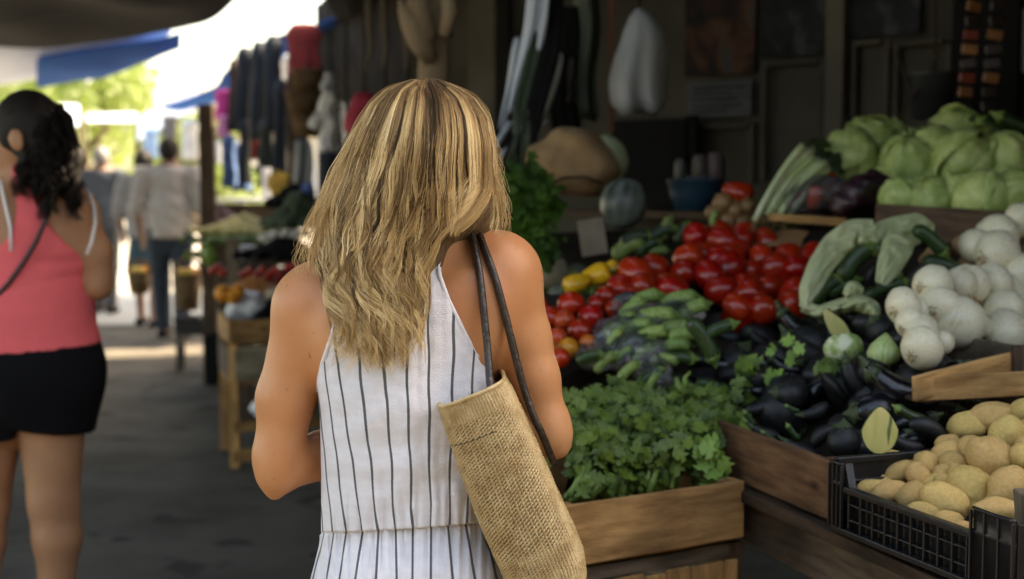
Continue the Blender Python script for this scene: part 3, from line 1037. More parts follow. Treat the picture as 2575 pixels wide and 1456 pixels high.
# ---------------- woman in the pink top
PD = 3.89
def q2(px, py, off=0.0): return q(px, py, off, PD)
F2 = Field((-1.88, 3.5, 0.0), (-1.02, 4.35, 1.66), .009)
def C2(a, b, ra, rb, sy=1.0, k=.03, oa=0, ob=0, F_=None): (F_ or F2).cone(q2(*a, oa), q2(*b, ob), ra, rb, sy, k)
def torso2(F_, k=.04):
    C2((40, 600), (45, 700), .165, .165, .72, k, F_=F_)
    C2((45, 690), (45, 740), .170, .176, .74, k, F_=F_)
    C2((45, 800), (45, 850), .196, .200, .76, .03, F_=F_)
    C2((-10, 850), (90, 930), .17, .175, .85, k, F_=F_)
    C2((-60, 560), (150, 555), .085, .085, .95, .05, F_=F_)
torso2(F2)
C2((55, 500), (-85, 545), .05, .055, .9, .05); C2((60, 500), (180, 530), .055, .056, .9, .05)
C2((185, 540), (170, 620), .062, .07, 1, .04); C2((-90, 545), (-70, 620), .062, .07, 1, .04)
C2((188, 535), (236, 640), .056, .050, 1, .02); C2((236, 640), (246, 705), .049, .040, 1, .02)
C2((246, 700), (250, 725), .038, .030, 1, .02); C2((244, 715), (215, 640), .038, .03, 1, .02, 0, .2); C2((215, 640), (200, 600), .028, .024, 1, .02, .2, .27)
C2((-100, 545), (-140, 700), .054, .042, 1, .02); C2((-140, 700), (-110, 690), .04, .028, 1, .02, 0, .22)
for base, sx in ((q2(200, 600, .27), -1), (q2(-110, 690, .22), 1)):
    b0 = Vector(base); F2.cone(b0, b0 + Vector((.03 * sx, .06, .01)), .026, .03, .7, .01)
    for i in range(4):
        b = b0 + Vector((.035 * sx, .07, .024 - .017 * i)); F2.cone(b, b + Vector((.03 * sx, .035, 0)), .011, .009, 1, .006); F2.cone(b + Vector((.03 * sx, .035, 0)), b + Vector((.05 * sx, .02, -.01)), .009, .008, 1, .005)
    F2.cone(b0 + Vector((0, .02, .02)), b0 + Vector((.02 * sx, .05, .055)), .013, .01, 1, .008)
C2((68, 520), (62, 400), .060, .056, 1, .03)
F2.ell(q2(64, 335, .0), (.080, .098, .112), .02, Euler((0, 0, R(50))).to_matrix())
F2.ell(q2(20, 395, .01), (.052, .05, .05), .04)
F2.cone(q2(-14, 352, .06), q2(-20, 372, .068), .008, .013, 1, .012)                  # nose
F2.cone(q2(-10, 398, .055), q2(-4, 398, .03), .008, .007, 1, .006)                # lips
F2.ell(q2(-6, 345, .045), (.010, .012, .009), .006)
F2.ell(q2(42, 352, -.112), (.022, .016, .034), .006, Euler((0, R(-12), 0)).to_matrix())         # ear
F2.ell(q2(45, 350, -.130), (.010, .010, .020), .004, None, True)
F2.cone(q2(75, 1282, -.075), q2(185, 1272, -.075), .007, .007, 1, .02, True)
C2((128, 960), (135, 1265), .105, .067, 1, .04); C2((135, 1260), (144, 1350), .064, .0635, 1, .03); C2((144, 1350), (142, 1600), .063, .036, 1, .03); C2((142, 1600), (142, 1690), .036, .036, 1, .02)
F2.cone((q2(142, 1700)[0], PD - .03, .05), (q2(142, 1700)[0] + .02, PD + .17, .035), .036, .03, 1, .02)
C2((-20, 960), (-38, 1265), .105, .066, 1, .04, 0, .05); C2((-38, 1260), (-48, 1360), .063, .062, 1, .03, .05, .02); C2((-48, 1360), (-60, 1690), .062, .036, 1, .03, .02, 0)
F2.cone((q2(-60, 1700)[0], PD - .03, .05), (q2(-60, 1700)[0] - .02, PD + .17, .035), .036, .03, 1, .02)
pink = thing('person', 'person seen from behind in a coral pink racerback top and black shorts, dark curly ponytail', 'person', (q2(45, 448)[0], PD, 0))
F2.build('body', M_skin2, pink, relax=2)
# pink top: the torso grown a little, cut to the racerback outline
def region_cut(Fld, fn, D):
    """fn(PX, PY, Y) > 0 outside; PX, PY arrays of sight px at distance D"""
    X, Y, Z = Fld.grid()
    # inverse of P for the plane y = D
    dz = (Z - CAMZ) / D
    b = (_sp + dz * _cp) / (_cp - dz * _sp)
    PY = CY - b * FPX
    k = D / (_cp + b * _sp)
    PXc = CX + X / k * FPX
    cut = fn(PXc, PY, Y)
    Fld.V = np.maximum(Fld.V, np.broadcast_to(cut, Fld.V.shape).astype(np.float32))
def seg(PX, PY, tab):
    """x of a polyline given as (py, px) evaluated for every PY"""
    t = np.array(tab, float)
    return np.interp(PY, t[:, 0], t[:, 1])
s2 = PD / FPX
def top_region(PX, PY, Y):
    r = seg(PX, PY, [(395, 60), (425, 112), (470, 128), (520, 132), (560, 150), (600, 180), (640, 218), (668, 262), (900, 420)])
    l = seg(PX, PY, [(395, 60), (425, 48), (470, 62), (520, 75), (570, 72), (600, 55), (635, 20), (660, -20), (680, -60), (700, -400)])
    front = Y > PD + .02
    o = np.maximum(PX - r, l - PX) * s2
    o = np.where(front, np.maximum(np.abs(PX - 45) - 120, 470 - PY) * s2 * (PY < 640) + (-1) * (PY >= 640), o)
    low = (PY - (887 - PX * .095)) * s2
    return np.maximum(o, low)
FT = Field((-1.88, 3.5, .75), (-1.02, 4.25, 1.5), .007)
torso2(FT, .03)
C2((55, 500), (-85, 545), .05, .055, .9, .05, F_=FT); C2((60, 500), (180, 530), .055, .056, .9, .05, F_=FT)
C2((185, 560), (170, 620), .056, .07, 1, .04, F_=FT)
C2((68, 520), (64, 440), .060, .058, 1, .03, F_=FT)
X, Y, Z = FT.grid()
xx, zz = np.broadcast_arrays(X, Z)
# horizontal creases over the back and waist
wr_ = np.zeros(FT.V.shape, np.float32)
for i, (zc, am, wd, sl) in enumerate([(1.125, .010, .010, -.18), (1.155, .007, .009, .12), (1.185, .008, .011, -.1), (1.215, .006, .01, .2), (1.10, .007, .008, .05), (1.06, .005, .009, -.12), (1.245, .004, .01, -.05), (1.02, .003, .012, .1)]):
    cz = zc + sl * (X + 1.36) + .012 * np.sin(X * 18 + i)
    wr_ = wr_ + am * np.exp(-((Z - cz) / wd) ** 2) * (.55 + .45 * np.sin(X * 11 + i * 2.1))
FT.V = FT.V - .013 + np.minimum(wr_ * .55, .008)
region_cut(FT, top_region, PD)
M_pink = mat('coral_jersey', (0.95, 0.155, 0.165), rough=.8, var=.08, scale=14, bump=.15, bscale=500, spec=.25)
FT.build('tank_top', M_pink, pink, relax=2)
FS = Field((-1.88, 3.5, .55), (-1.02, 4.3, .98), .009)
C2((-10, 850), (90, 930), .182, .187, .88, .03, F_=FS)
C2((45, 860), (45, 900), .205, .205, .78, .03, F_=FS)
C2((140, 940), (143, 1120), .115, .102, 1, .05, F_=FS); C2((-25, 940), (-42, 1150), .115, .105, 1, .05, F_=FS)
region_cut(FS, lambda PX, PY, Y: np.maximum(((895 - PX * .11) - 24 - PY), PY - seg(PX, PX, [(-200, 1130), (60, 1095), (62, 1068), (240, 1088)])) * s2 + 0 * Y, PD)
M_blk = mat('black_jersey', (0.007, 0.007, 0.009), rough=.95, spec=.15, var=.3, scale=6, bump=.3, bscale=200)
FS.build('shorts', M_blk, pink, relax=2)
# bra straps and bag cord
for pts in ([(0, 455), (14, 520), (26, 570), (28, 632)], [(218, 478), (236, 520), (240, 560), (230, 610), (218, 640)]):
    mb = MB(); n_ = len(pts)
    offs = [-.085, -.118, -.128, -.131] if n_ == 4 else [-.03, -.06, -.075, -.085, -.09]
    mb.tube([q2(a, b, offs[i]) for i, (a, b) in enumerate(pts)], .008, 8, sy=.5); mb.build('bra_strap', M_white, pink, True)
mb = MB(); mb.tube([q2(130, 500, -.10), q2(112, 560, -.135), (q2(90, 610, -.142)), q2(60, 660, -.142), q2(20, 715, -.15), q2(-60, 800, -.15), q2(-150, 860, -.1)], .0065, 8)
mb.tube([q2(130, 500, -.10), q2(140, 470, -.06), q2(150, 455, 0)], .0065, 8)
o = mb.build('shoulder_cord', mat('brown_cord', (.05, .03, .025), rough=.5), pink, True)
mb = MB(); mb.tube([q2(44, 378, -.083), q2(44, 384, -.083)], .003, 6); mb.build('earring', M_white, pink, True)
for xx_ in (142, -60):
    mb = MB(); c_ = q2(xx_, 1700); mb.box((c_[0], PD + .07, .009), (.09, .27, .018)); mb.build('sandal', M_woodd, pink)

# dark curly hair: scalp cap, then thousands of curled strands
def strands(name, paths, rads, m, parent, cols=None):
    """paths: list of (n,3) arrays with the same n"""
    hc = bpy.data.hair_curves.new(name)
    n = len(paths[0])
    hc.add_curves([n] * len(paths))
    pos = np.concatenate(paths).astype(np.float32)
    hc.attributes['position'].data.foreach_set('vector', pos.ravel())
    if 'radius' not in hc.attributes:
        hc.attributes.new('radius', 'FLOAT', 'POINT')
    hc.attributes['radius'].data.foreach_set('value', np.concatenate(rads).astype(np.float32))
    if cols is not None:
        a = hc.attributes.new('tone', 'FLOAT', 'POINT')
        a.data.foreach_set('value', np.concatenate(cols).astype(np.float32))
    hc.materials.append(m)
    o = bpy.data.objects.new(name, hc)
    COL.objects.link(o)
    if parent is not None: adopt(o, parent)
    return o
FH = Field((-1.55, 3.65, 1.20), (-1.10, 4.1, 1.64), .007)
FH.ell(q2(72, 325, -.004), (.090, .108, .108), .02, Euler((0, 0, R(50))).to_matrix())
FH.ell(q2(110, 380, -.05), (.065, .06, .085), .03)
FH.ell(q2(100, 430, -.05), (.062, .05, .06), .03)
FH.cone(q2(165, 300, -.02), q2(182, 400, -.03), .018, .030, 1, .02)
FH.cone(q2(182, 400, -.03), q2(165, 500, -.05), .032, .020, 1, .03)
FH.cone(q2(140, 280, -.02), q2(165, 300, -.02), .02, .016, 1, .02)
region_cut(FH, lambda PX, PY, Y: np.where((Y < PD + .02) | (PY < 480), np.maximum(seg(PX, PY, [(230, -200), (290, -60), (318, -4), (345, 10), (370, 22), (388, 58), (400, 72), (430, 58), (470, 60), (560, 90)]) - PX, -9) * s2, (PY - 330) * s2), PD)
FH.build('hair', M_hairdark, pink, relax=1)
rg = np.random.RandomState(5)
paths, rads = [], []
for k in range(2600):
    cl = k % 65
    r0 = np.random.RandomState(cl + 900)
    typ = cl % 3
    if typ == 0:      # ponytail
        a = np.array([(150, 275), (172, 300), (185, 390), (188 + r0.uniform(-28, 14), 500 + r0.uniform(-60, 35))], float)
    elif typ == 1:    # loose curls over the back
        x = r0.uniform(95, 200)
        a = np.array([(90 + (x - 90) * .3, 300), (x - 8, 370), (x, 440), (x + r0.uniform(-22, 22), 500 + r0.uniform(-40, 50))], float)
    else:             # curls on the neck
        x = r0.uniform(48, 130)
        a = np.array([(85, 330), (x + 10, 390), (x, 430), (x + r0.uniform(-14, 14), 455 + r0.uniform(-15, 45))], float)
    t = np.linspace(0, 1, 22)
    px = np.interp(t, [0, .35, .7, 1], a[:, 0]); py = np.interp(t, [0, .35, .7, 1], a[:, 1])
    ph = r0.uniform(0, 6.28) + rg.normal(0, .25); fr = r0.uniform(3.0, 5.0)
    am = r0.uniform(5, 12) * np.clip(t * 2 - .3, 0, 1)
    px = px + am * np.sin(ph + fr * 6.28 * t) + rg.normal(0, 3.5) * (0.4 + t) ; py = py + am * .6 * np.cos(ph + fr * 6.28 * t) + rg.normal(0, 4)
    off = -.075 - .05 * t + r0.uniform(-.02, .02) + rg.normal(0, .006) + .012 * np.cos(ph + fr * 6.28 * t)
    if typ == 0: off = off + .04
    if typ == 2: off = off + .01 * t
    pts = np.array([q2(x_, y_, o_) for x_, y_, o_ in zip(px, py, off)])
    paths.append(pts); rads.append(np.full(22, .0006) * (1 - t * .6))
strands('hair_curls', paths, rads, M_hairdark, pink)
mb = MB(); mb.tube([q2(150, 268, -.03), q2(158, 290, -.045), q2(166, 296, -.02)], .012, 8); mb.build('hair_tie', M_blk, pink, True)

# ---------------- people further off, one builder
def walker(px, ytop, d, label, shirt, legs, skirt=False, hair=M_hairdark, ht=None, hairlong=False, turn=0, hatless=True, arm_out=0.0, wide=1.0, h=.015, barelegs=False):
    top = P(px, ytop, d); H = ht or top.z; x0 = top.x
    s = H / 1.7
    root = thing('person', label, 'person', (x0, d, 0))
    def pt(x, y, z): return (x0 + x * s * wide, d + y * s, z * s)
    def body(F_):
        F_.cone(pt(0, 0, 1.12), pt(0, 0, 1.36), .135 * s, .15 * s, .7, .05)
        F_.cone(pt(0, 0, .95), pt(0, 0, 1.12), .15 * s, .135 * s, .75, .05)
        F_.cone(pt(-.15, 0, 1.40), pt(.15, 0, 1.40), .06 * s, .06 * s, .95, .04)
    def armsf(F_, r=0.0, upto=1.0):
        for sx in (-1, 1):
            F_.cone(pt(sx * .19, 0, 1.40), pt(sx * .25, -.02, 1.12), (.052 + r) * s, (.042 + r) * s, 1, .03)
            if upto >= 1:
                F_.cone(pt(sx * .25, -.02, 1.12), pt(sx * (.25 + arm_out * .2), .12, .90), .04 * s, .027 * s, 1, .02)
    def legsf(F_, r=0.0):
        for sx, st_ in ((-1, .12), (1, -.10)):
            F_.cone(pt(sx * .085, 0, .90), pt(sx * .09, st_ * .5, .48), (.085 + r) * s, (.056 + r) * s, 1, .04)
            F_.cone(pt(sx * .09, st_ * .5, .48), pt(sx * .09, st_, .09), (.056 + r) * s, (.038 + r * 1.3) * s, 1, .03)
    lo = (x0 - .45 * s, d - .35, 0); hi = (x0 + .45 * s, d + .45, H + .05)
    F_ = Field(lo, hi, h)
    body(F_); armsf(F_); legsf(F_)
    F_.cone(pt(0, 0, 1.42), pt(0, .01, 1.55), .055 * s, .05 * s, 1, .03)
    F_.ell(pt(0, .01, 1.585), (.077 * s, .095 * s, .112 * s), .02)
    F_.ell(pt(0, .11, 1.575), (.012 * s, .02 * s, .022 * s), .01)
    for sx in (-1, 1):
        F_.ell(pt(sx * .08, .01, 1.58), (.009 * s, .018 * s, .03 * s), .006)
        st_ = .12 if sx < 0 else -.10
        F_.cone(pt(sx * .09, st_, .05), pt(sx * .10, st_ + .16, .035), .038 * s, .03 * s, 1, .02)
        w_ = Vector(pt(sx * (.25 + arm_out * .2), .12, .90))
        F_.cone(w_, w_ + Vector((0, .03, -.07)) * s, .026 * s, .03 * s, 1, .01)
        for i in range(4):
            b = w_ + Vector((0, .06 - .02 * i, -.09)) * s
            F_.cone(b, b + Vector((0, .01, -.06)) * s, .011 * s, .009 * s, 1, .004)
        F_.cone(w_ + Vector((0, .04, -.03)) * s, w_ + Vector((-.02 * sx, .09, -.08)) * s, .012 * s, .01 * s, 1, .006)
    F_.build('body', M_skin3, root, relax=1)
    Fh = Field((x0 - .2, d - .25, H - .5), (x0 + .2, d + .25, H + .05), .01)
    Fh.ell(pt(0, -.012, 1.605), (.088 * s, .1 * s, .105 * s), .02)
    if hairlong: Fh.cone(pt(0, -.06, 1.58), pt(0, -.10, 1.36), .075 * s, .05 * s, .8, .04)
    X, Y, Z = Fh.grid()
    Fh.V = np.maximum(Fh.V, np.minimum((Y - (d + .03)) + 0 * X, (H - .09) - Z + 0 * X).astype(np.float32))
    Fh.build('hair', hair, root, relax=1)
    Fs = Field(lo, hi, h)
    body(Fs); armsf(Fs, .014, 0); Fs.cone(pt(0, 0, .90), pt(0, 0, 1.1), .17 * s, .155 * s, .75, .04)
    X, Y, Z = Fs.grid()
    Fs.V = Fs.V - .018 + .008 * np.sin(X * 22 + Z * 30).astype(np.float32) * np.sin(Z * 17 + 1)
    Fs.V = np.maximum(Fs.V, np.maximum(.86 * s - Z, Z - 1.47 * s) + 0 * X + 0 * Y).astype(np.float32)
    Fs.build('shirt', shirt, root, relax=2)
    Fl = Field(lo, hi, h)
    if skirt:
        Fl.cone(pt(0, 0, .92), pt(0, 0, .55), .15 * s, .20 * s, .75, .03)
        X, Y, Z = Fl.grid(); Fl.V = np.maximum(Fl.V, np.maximum(.56 * s - Z, Z - .98 * s) + 0 * X + 0 * Y).astype(np.float32)
    else:
        legsf(Fl, .02); Fl.cone(pt(0, 0, .88), pt(0, 0, .96), .155 * s, .15 * s, .75, .03)
        X, Y, Z = Fl.grid(); Fl.V = np.maximum(Fl.V, np.maximum(.07 * s - Z, Z - .98 * s) + 0 * X + 0 * Y).astype(np.float32)
    Fl.build('skirt' if skirt else 'trousers', legs, root, relax=1)
    for sx in (-1, 1):
        st_ = .12 if sx < 0 else -.10
        mb = MB(); c = pt(sx * .095, st_ + .05, .035); mb.box(c, (.085, .26, .06)); o = mb.build('shoe', M_blk, root, True)
        md = o.modifiers.new('b', 'BEVEL'); md.width = .025; md.segments = 3
    return root
M_shirt = mat('pale_grey_shirt', (.40, .365, .33), rough=.9, var=.15)
M_jean = mat('dark_denim', (.014, .028, .045), rough=.9, var=.4)
M_shg = mat('grey_blue_shirt', (.06, .07, .085), rough=.9)
M_blo = mat('off_white_blouse', (.28, .27, .255), rough=.9)
M_skt = mat('teal_skirt', (.03, .07, .09), rough=.9)
M_crim = mat('crimson_shirt', (.42, .03, .06), rough=.8)
walker(425, 348, 12.2, 'person in a loose pale grey shirt and dark jeans walking away beside the dark post', M_shirt, M_jean, ht=1.725, wide=1.12)
walker(362, 378, 13.3, 'person in a pale blouse and dark teal skirt, middle of the distant walkers', M_blo, M_skt, True, hairlong=True, ht=1.64)
walker(255, 368, 14.6, 'grey-haired person in a dark grey-blue shirt, furthest left of the distant walkers', M_shg, mat('dark_trousers', (.03, .03, .035)), hair=mat('grey_hair', (.2, .19, .18)), ht=1.70)
0 and walker(945, 158, 4.35, 'person in a crimson shirt standing behind the blonde hair', M_crim, M_jean, ht=1.735, h=.014)
# ================================================================ BLONDE HAIR
def hair_mat(name):
    m = bpy.data.materials.new(name); m.use_nodes = True
    N, L = m.node_tree.nodes, m.node_tree.links
    b = N['Principled BSDF']
    b.inputs['Roughness'].default_value = .5
    b.inputs['Specular IOR Level'].default_value = .35
    b.inputs['Specular Tint'].default_value = (1, .85, .6, 1)
    at = N.new('ShaderNodeAttribute'); at.attribute_name = 'tone'
    cr = N.new('ShaderNodeValToRGB'); el = cr.color_ramp.elements
    for _ in range(3): el.new(.5)
    for i, (p_, c) in enumerate([(0, (.020, .011, .006)), (.25, (.11, .056, .022)), (.5, (.35, .205, .085)), (.75, (.66, .445, .195)), (1, (.92, .70, .38))]):
        el[i].position = p_; el[i].color = (*c, 1)
    L.new(at.outputs['Fac'], cr.inputs['Fac']); L.new(cr.outputs[0], b.inputs['Base Color'])
    return m
M_blonde = hair_mat('blonde_hair')
def tab(t, y): return np.interp(y, [a for a, _ in t], [b for _, b in t])
LA = [(196, 1078), (199, 1037), (224, 970), (262, 931), (339, 890), (407, 860), (479, 832), (546, 810), (609, 795), (652, 788), (690, 802), (753, 828), (800, 838), (866, 842), (945, 850)]
RA = [(196, 1082), (215, 1110), (260, 1135), (340, 1150), (480, 1150), (580, 1135), (609, 1112), (657, 1090), (700, 1070), (800, 1064), (875, 1058), (945, 1045)]
LB = [(196, 1080), (215, 1085), (260, 1098), (340, 1100), (430, 1090), (520, 1085), (560, 1100), (592, 1128)]
RB = [(196, 1084), (204, 1114), (222, 1155), (246, 1192), (296, 1225), (358, 1239), (440, 1246), (498, 1263), (565, 1268), (597, 1256)]
HC = 1072
def surf_off(px, py):
    """how far the hair surface stands towards the viewer from the body plane"""
    v = min(max((400 - py) / 206.0, 0), 1)
    hw = float(np.interp(py, [400, 600, 720, 920], [182, 225, 265, 290])) * math.sqrt(max(.02, 1 - v * v))
    cx = float(np.interp(py, [400, 640], [HC, HC - 32]))
    u = min(1, abs(px - cx) / max(hw, 20))
    dep = float(np.interp(py, [400, 500, 600, 700, 800, 920], [.150, .149, .143, .143, .143, .140])) * math.sqrt(max(0, 1 - v * v))
    c = float(np.interp(py, [260, 520], [1.0, .80]))
    return dep * math.sqrt(max(0, 1 - u * u * c)) - .005
rs = np.random.RandomState(11)
NP = 26
paths, rads, cols = [], [], []
def lock(fam, a0, y0, y1, nst, wid, tone, seed, layer, wave=1.0):
    r = np.random.RandomState(seed)
    t = np.linspace(0, 1, NP)
    py = y0 + (y1 - y0) * t
    Lt, Rt = (LA, RA) if fam == 0 else (LB, RB)
    L_, R_ = tab(Lt, py), tab(Rt, py)
    if fam == 0 and y1 < 760 and a0 < -.5:
        py_c = np.minimum(py, 690); L_, R_ = tab(Lt, py_c), tab(Rt, py_c)
    a = a0 + np.zeros(NP)
    if fam == 0 and a0 > -.5:
        kk = np.clip((py - 600) / 150, 0, 1); kk = kk * kk * (3 - 2 * kk)
        a = a + (((a0 + .5) / 1.4 * 2 - 1) * .96 - a) * kk
    c = (L_ + R_) / 2; hw = (R_ - L_) / 2
    px = c + a * hw
    edge_k = 1 - .6 * max(0, abs(a0) - .55) / .45
    if fam == 1 and a0 < .82:                     # swept in towards the shoulder strap
        k = np.clip((py - 400) / 190, 0, 1) ** 2.6
        px = px * (1 - k * .9) + 1130 * k * .9
    grow = np.clip((py - 260) / 420, .04, 1)
    lam_ = np.interp(py, [200, 620, 760, 930], [300, 230, 150, 115]) * r.uniform(.9, 1.15); cph = np.concatenate([[0], np.cumsum((py[1:] - py[:-1]) / lam_[1:])]) * 6.28; ph = 6.5 * a0 + 40 * layer + r.normal(0, .95)
    am = r.uniform(6, 14) * edge_k * grow * wave * (1 + .35 * np.clip((py - 640) / 250, 0, 1))
    if fam == 1: am = am * .5
    px = px + am * np.sin(ph + cph) + am * .22 * np.sin(ph * 2 + cph * 2.1)
    px = px + r.normal(0, 8) * grow + r.normal(0, 7) * t ** 3
    dz = layer + .0028 * grow * np.cos(ph + cph)
    # parting: roots near the crown line
    SUB = 3
    so = [(r.normal(0, .55), r.normal(0, .5), r.normal(0, .5), r.normal(0, .07)) for _ in range(SUB)]
    for s_ in range(nst):
        su, sv, sp_, st_ = so[s_ % SUB]
        u, v = su + r.normal(0, .17), sv + r.normal(0, .2)
        prof = wid * (.5 + .6 * np.sin(np.clip(t * 1.1, 0, 1) * PI) ** .8) * (1 - .86 * t ** 1.6)
        jx = np.cumsum(r.normal(0, .15, NP)) * .8
        sx = px + u * prof + jx * grow + am * .16 * np.sin(ph + sp_ * 2 + cph * 1.25)
        if r.rand() < .05: sx = sx + r.normal(0, 12) * t ** 2
        cut = r.uniform(.90, 1.0) if r.rand() < .8 else r.uniform(.7, .95)
        sy = y0 + (py - y0) * cut
        off = np.array([surf_off(x_, y_) for x_, y_ in zip(sx, sy)]) + dz + v * prof * S1 * .4
        pts = np.array([q(x_, y_, -o_) for x_, y_, o_ in zip(sx, sy, off)])
        paths.append(pts)
        rads.append(.00028 * (1 - .6 * t ** 2) * r.uniform(.7, 1.25) * np.ones(NP))
        root = np.clip((sy - y0) / 90, 0, 1)
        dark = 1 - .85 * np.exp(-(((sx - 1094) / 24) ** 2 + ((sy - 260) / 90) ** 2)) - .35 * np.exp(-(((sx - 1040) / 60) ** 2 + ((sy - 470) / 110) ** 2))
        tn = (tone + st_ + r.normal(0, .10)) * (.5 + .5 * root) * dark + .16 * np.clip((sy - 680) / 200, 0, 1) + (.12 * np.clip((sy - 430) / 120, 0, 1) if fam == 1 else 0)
        cols.append(np.clip(tn, 0.02, 1))
for i in range(520):
    r = random.Random(i * 7 + 1)
    a = -1 + 2 * ((i * .618) % 1)
    surf = i % 10 < 4
    layer = r.uniform(-.006, .012) if surf else r.uniform(-.030, -.012)
    y0 = 197 + (r.random() ** 1.8) * (70 if surf else 190)
    if a < -.55: y1 = r.uniform(650, 712) if surf else r.uniform(600, 700)
    else: y1 = min(940, r.gauss(915 - 95 * abs((a + .5) / .75 - 1) ** 1.6, 20)) if surf else r.uniform(740, 880)
    tone = r.gauss(.47, .21) if surf else r.gauss(.20, .12)  # deep locks toned darker, shade between locks put into the colour
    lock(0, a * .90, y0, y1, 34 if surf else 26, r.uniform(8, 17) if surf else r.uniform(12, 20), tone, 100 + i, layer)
for i in range(150):
    r = random.Random(i * 13 + 5)
    a = -1 + 2 * ((i * .618 + .3) % 1)
    layer = r.uniform(-.012, .012)
    y0 = 197 + (r.random() ** 2.0) * 120
    tone = .30 + .30 * ((layer + .012) / .024) + r.gauss(0, .17)  # the deeper the lock the darker, shade put into its tone
    lock(1, a * .92, y0, r.uniform(580, 600), 34, r.uniform(8, 16), tone, 900 + i, layer, .7)
# light highlight locks on the surface
for i in range(46):
    r = random.Random(i * 17 + 3)
    a = r.uniform(-.95, .75)
    y1 = r.uniform(620, 700) if a < -.5 else r.uniform(760, 925)
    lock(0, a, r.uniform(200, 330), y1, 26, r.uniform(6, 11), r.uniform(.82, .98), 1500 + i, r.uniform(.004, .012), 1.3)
for i in range(44):
    r = random.Random(i * 29 + 11)
    lock(0, r.uniform(-.48, .88), r.uniform(480, 640), r.uniform(850, 942), 22, r.uniform(4, 8), r.uniform(.45, .98), 2500 + i, r.uniform(.006, .016), 1.5)
# stray hairs
for i in range(520):
    r = np.random.RandomState(5000 + i)
    a = r.choice([-1.0, -.98, 1.0, r.uniform(-1, 1)]); fam = 1 if a > .9 else 0
    y0 = r.uniform(200, 420); y1 = r.uniform(560, 700) if abs(a) > .9 else r.uniform(700, 930)
    if fam == 1: y1 = r.uniform(400, 600)
    t = np.linspace(0, 1, NP); py = y0 + (y1 - y0) * t
    Lt, Rt = (LA, RA) if fam == 0 else (LB, RB)
    L_, R_ = tab(Lt, py), tab(Rt, py)
    px = (L_ + R_) / 2 + a * (R_ - L_) / 2
    side = np.sign(a) if abs(a) > .9 else r.choice([-1, 1])
    px = px + side * r.uniform(0, 1) ** 2.5 * (55 if side < 0 else 26) * t ** 1.4 + r.uniform(3, 9) * np.sin(r.uniform(0, 6) + 6.28 * py / r.uniform(70, 160)) * t
    off = np.array([surf_off(x_, y_) for x_, y_ in zip(px, py)]) + r.uniform(.0, .015)
    paths.append(np.array([q(x_, y_, -o_) for x_, y_, o_ in zip(px, py, off)])); rads.append(np.full(NP, .00016)); cols.append(np.full(NP, r.uniform(.45, .95)))
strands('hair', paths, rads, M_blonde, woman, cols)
# the mass under the strands
M_under = mat('hair_underlayer', (.20, .12, .055), rough=.6, var=.5, scale=60, stretch=(6, 6, .6), bump=.8, bscale=120)
FU = Field((-.34, 1.92, .98), (.05, 2.32, 1.56), .006)
FU.ell(q(1072, 385, .01), (.086, .122, .100), .02)
FU.cone(q(1045, 440, -.02), q(985, 640, -.045), .080, .080, .8, .04)
FU.cone(q(1150, 420, -.0), q(1170, 545, -.0), .06, .045, 1, .04)
FU.cone(q(905, 480, .0), q(870, 620, -.01), .035, .032, 1, .04)
FU.cone(q(985, 640, -.085), q(965, 800, -.108), .062, .020, .5, .03)
FU.build('hair_mass', M_under, woman, relax=2)

# ================================================================ STRAW BAG
M_straw = mat('straw', (0.60, 0.44, 0.225), rough=.45, col2=(0.42, 0.28, 0.12), scale=40, bump=.4, bscale=260, spec=.5, stretch=(1, 1, 1), detail=6)
M_straw2 = mat('straw_core', (0.20, 0.125, 0.045), rough=.7, var=.3, scale=30)  # darker than the straw, puts shade into gaps between stitches
M_strap = mat('dark_leather', (0.022, 0.016, 0.013), rough=.35, col2=(.045, .028, .018), scale=60, bump=.8, bscale=150, coat=.2,
              spots=((.16, .08, .035), 120, .64))
bag = thing('straw_bag', 'woven straw shoulder bag hanging behind the arm of the blonde woman', 'bag', q(1290, 1200, -.10))
# axis and half widths as seen: (py, left, right)
ax_ = [(Vector(q(1186, 984, -.12)), 84), (Vector(q(1207, 1035, -.12)), 90), (Vector(q(1240, 1115, -.12)), 94), (Vector(q(1272, 1195, -.12)), 97), (Vector(q(1306, 1280, -.12)), 99),
       (Vector(q(1344, 1365, -.12)), 100), (Vector(q(1372, 1430, -.12)), 98), (Vector(q(1392, 1475, -.12)), 84), (Vector(q(1400, 1495, -.12)), 50)]
AXD = (ax_[5][0] - ax_[1][0]).normalized()
SIDE = Vector((AXD.z, 0, -AXD.x)) * -1
if SIDE.x < 0: SIDE = -SIDE
TOW = Vector((0, -1, 0))
def bag_pt(t, th, r=1.0):
    """t along the axis 0..1, th angle (0 = towards the viewer)"""
    qq = t * (len(ax_) - 1); i = min(int(qq), len(ax_) - 2); f = qq - i
    c = ax_[i][0].lerp(ax_[i + 1][0], f); w = (ax_[i][1] * (1 - f) + ax_[i + 1][1] * f) * S1
    ex = 2.5
    ux, uy = math.sin(th), math.cos(th)
    rr = (abs(ux) ** ex + abs(uy) ** ex) ** (-1 / ex)
    dep = .055 if uy > 0 else .15                      # the bag runs forward under the arm
    lump = 1 + .02 * noise.noise(Vector((t * 4, th * 1.2, 3)))
    p = c + SIDE * (ux * rr * w * r * lump) + TOW * (uy * rr * dep * r * lump)
    return p
vs, fs = [], []
NT, NA = 40, 64
for j in range(NT + 1):
    for i in range(NA):
        vs.append(bag_pt(j / NT, 2 * PI * i / NA, .985))
for j in range(NT):
    for i in range(NA):
        fs.append((j * NA + i, j * NA + (i + 1) % NA, (j + 1) * NA + (i + 1) % NA, (j + 1) * NA + i))
fs.append(tuple(range(NT * NA, (NT + 1) * NA)))
mouth = [v + (Vector(ax_[0][0]) - v) * .06 + AXD * .02 for v in vs[:NA]]
n0 = len(vs); vs += mouth; 
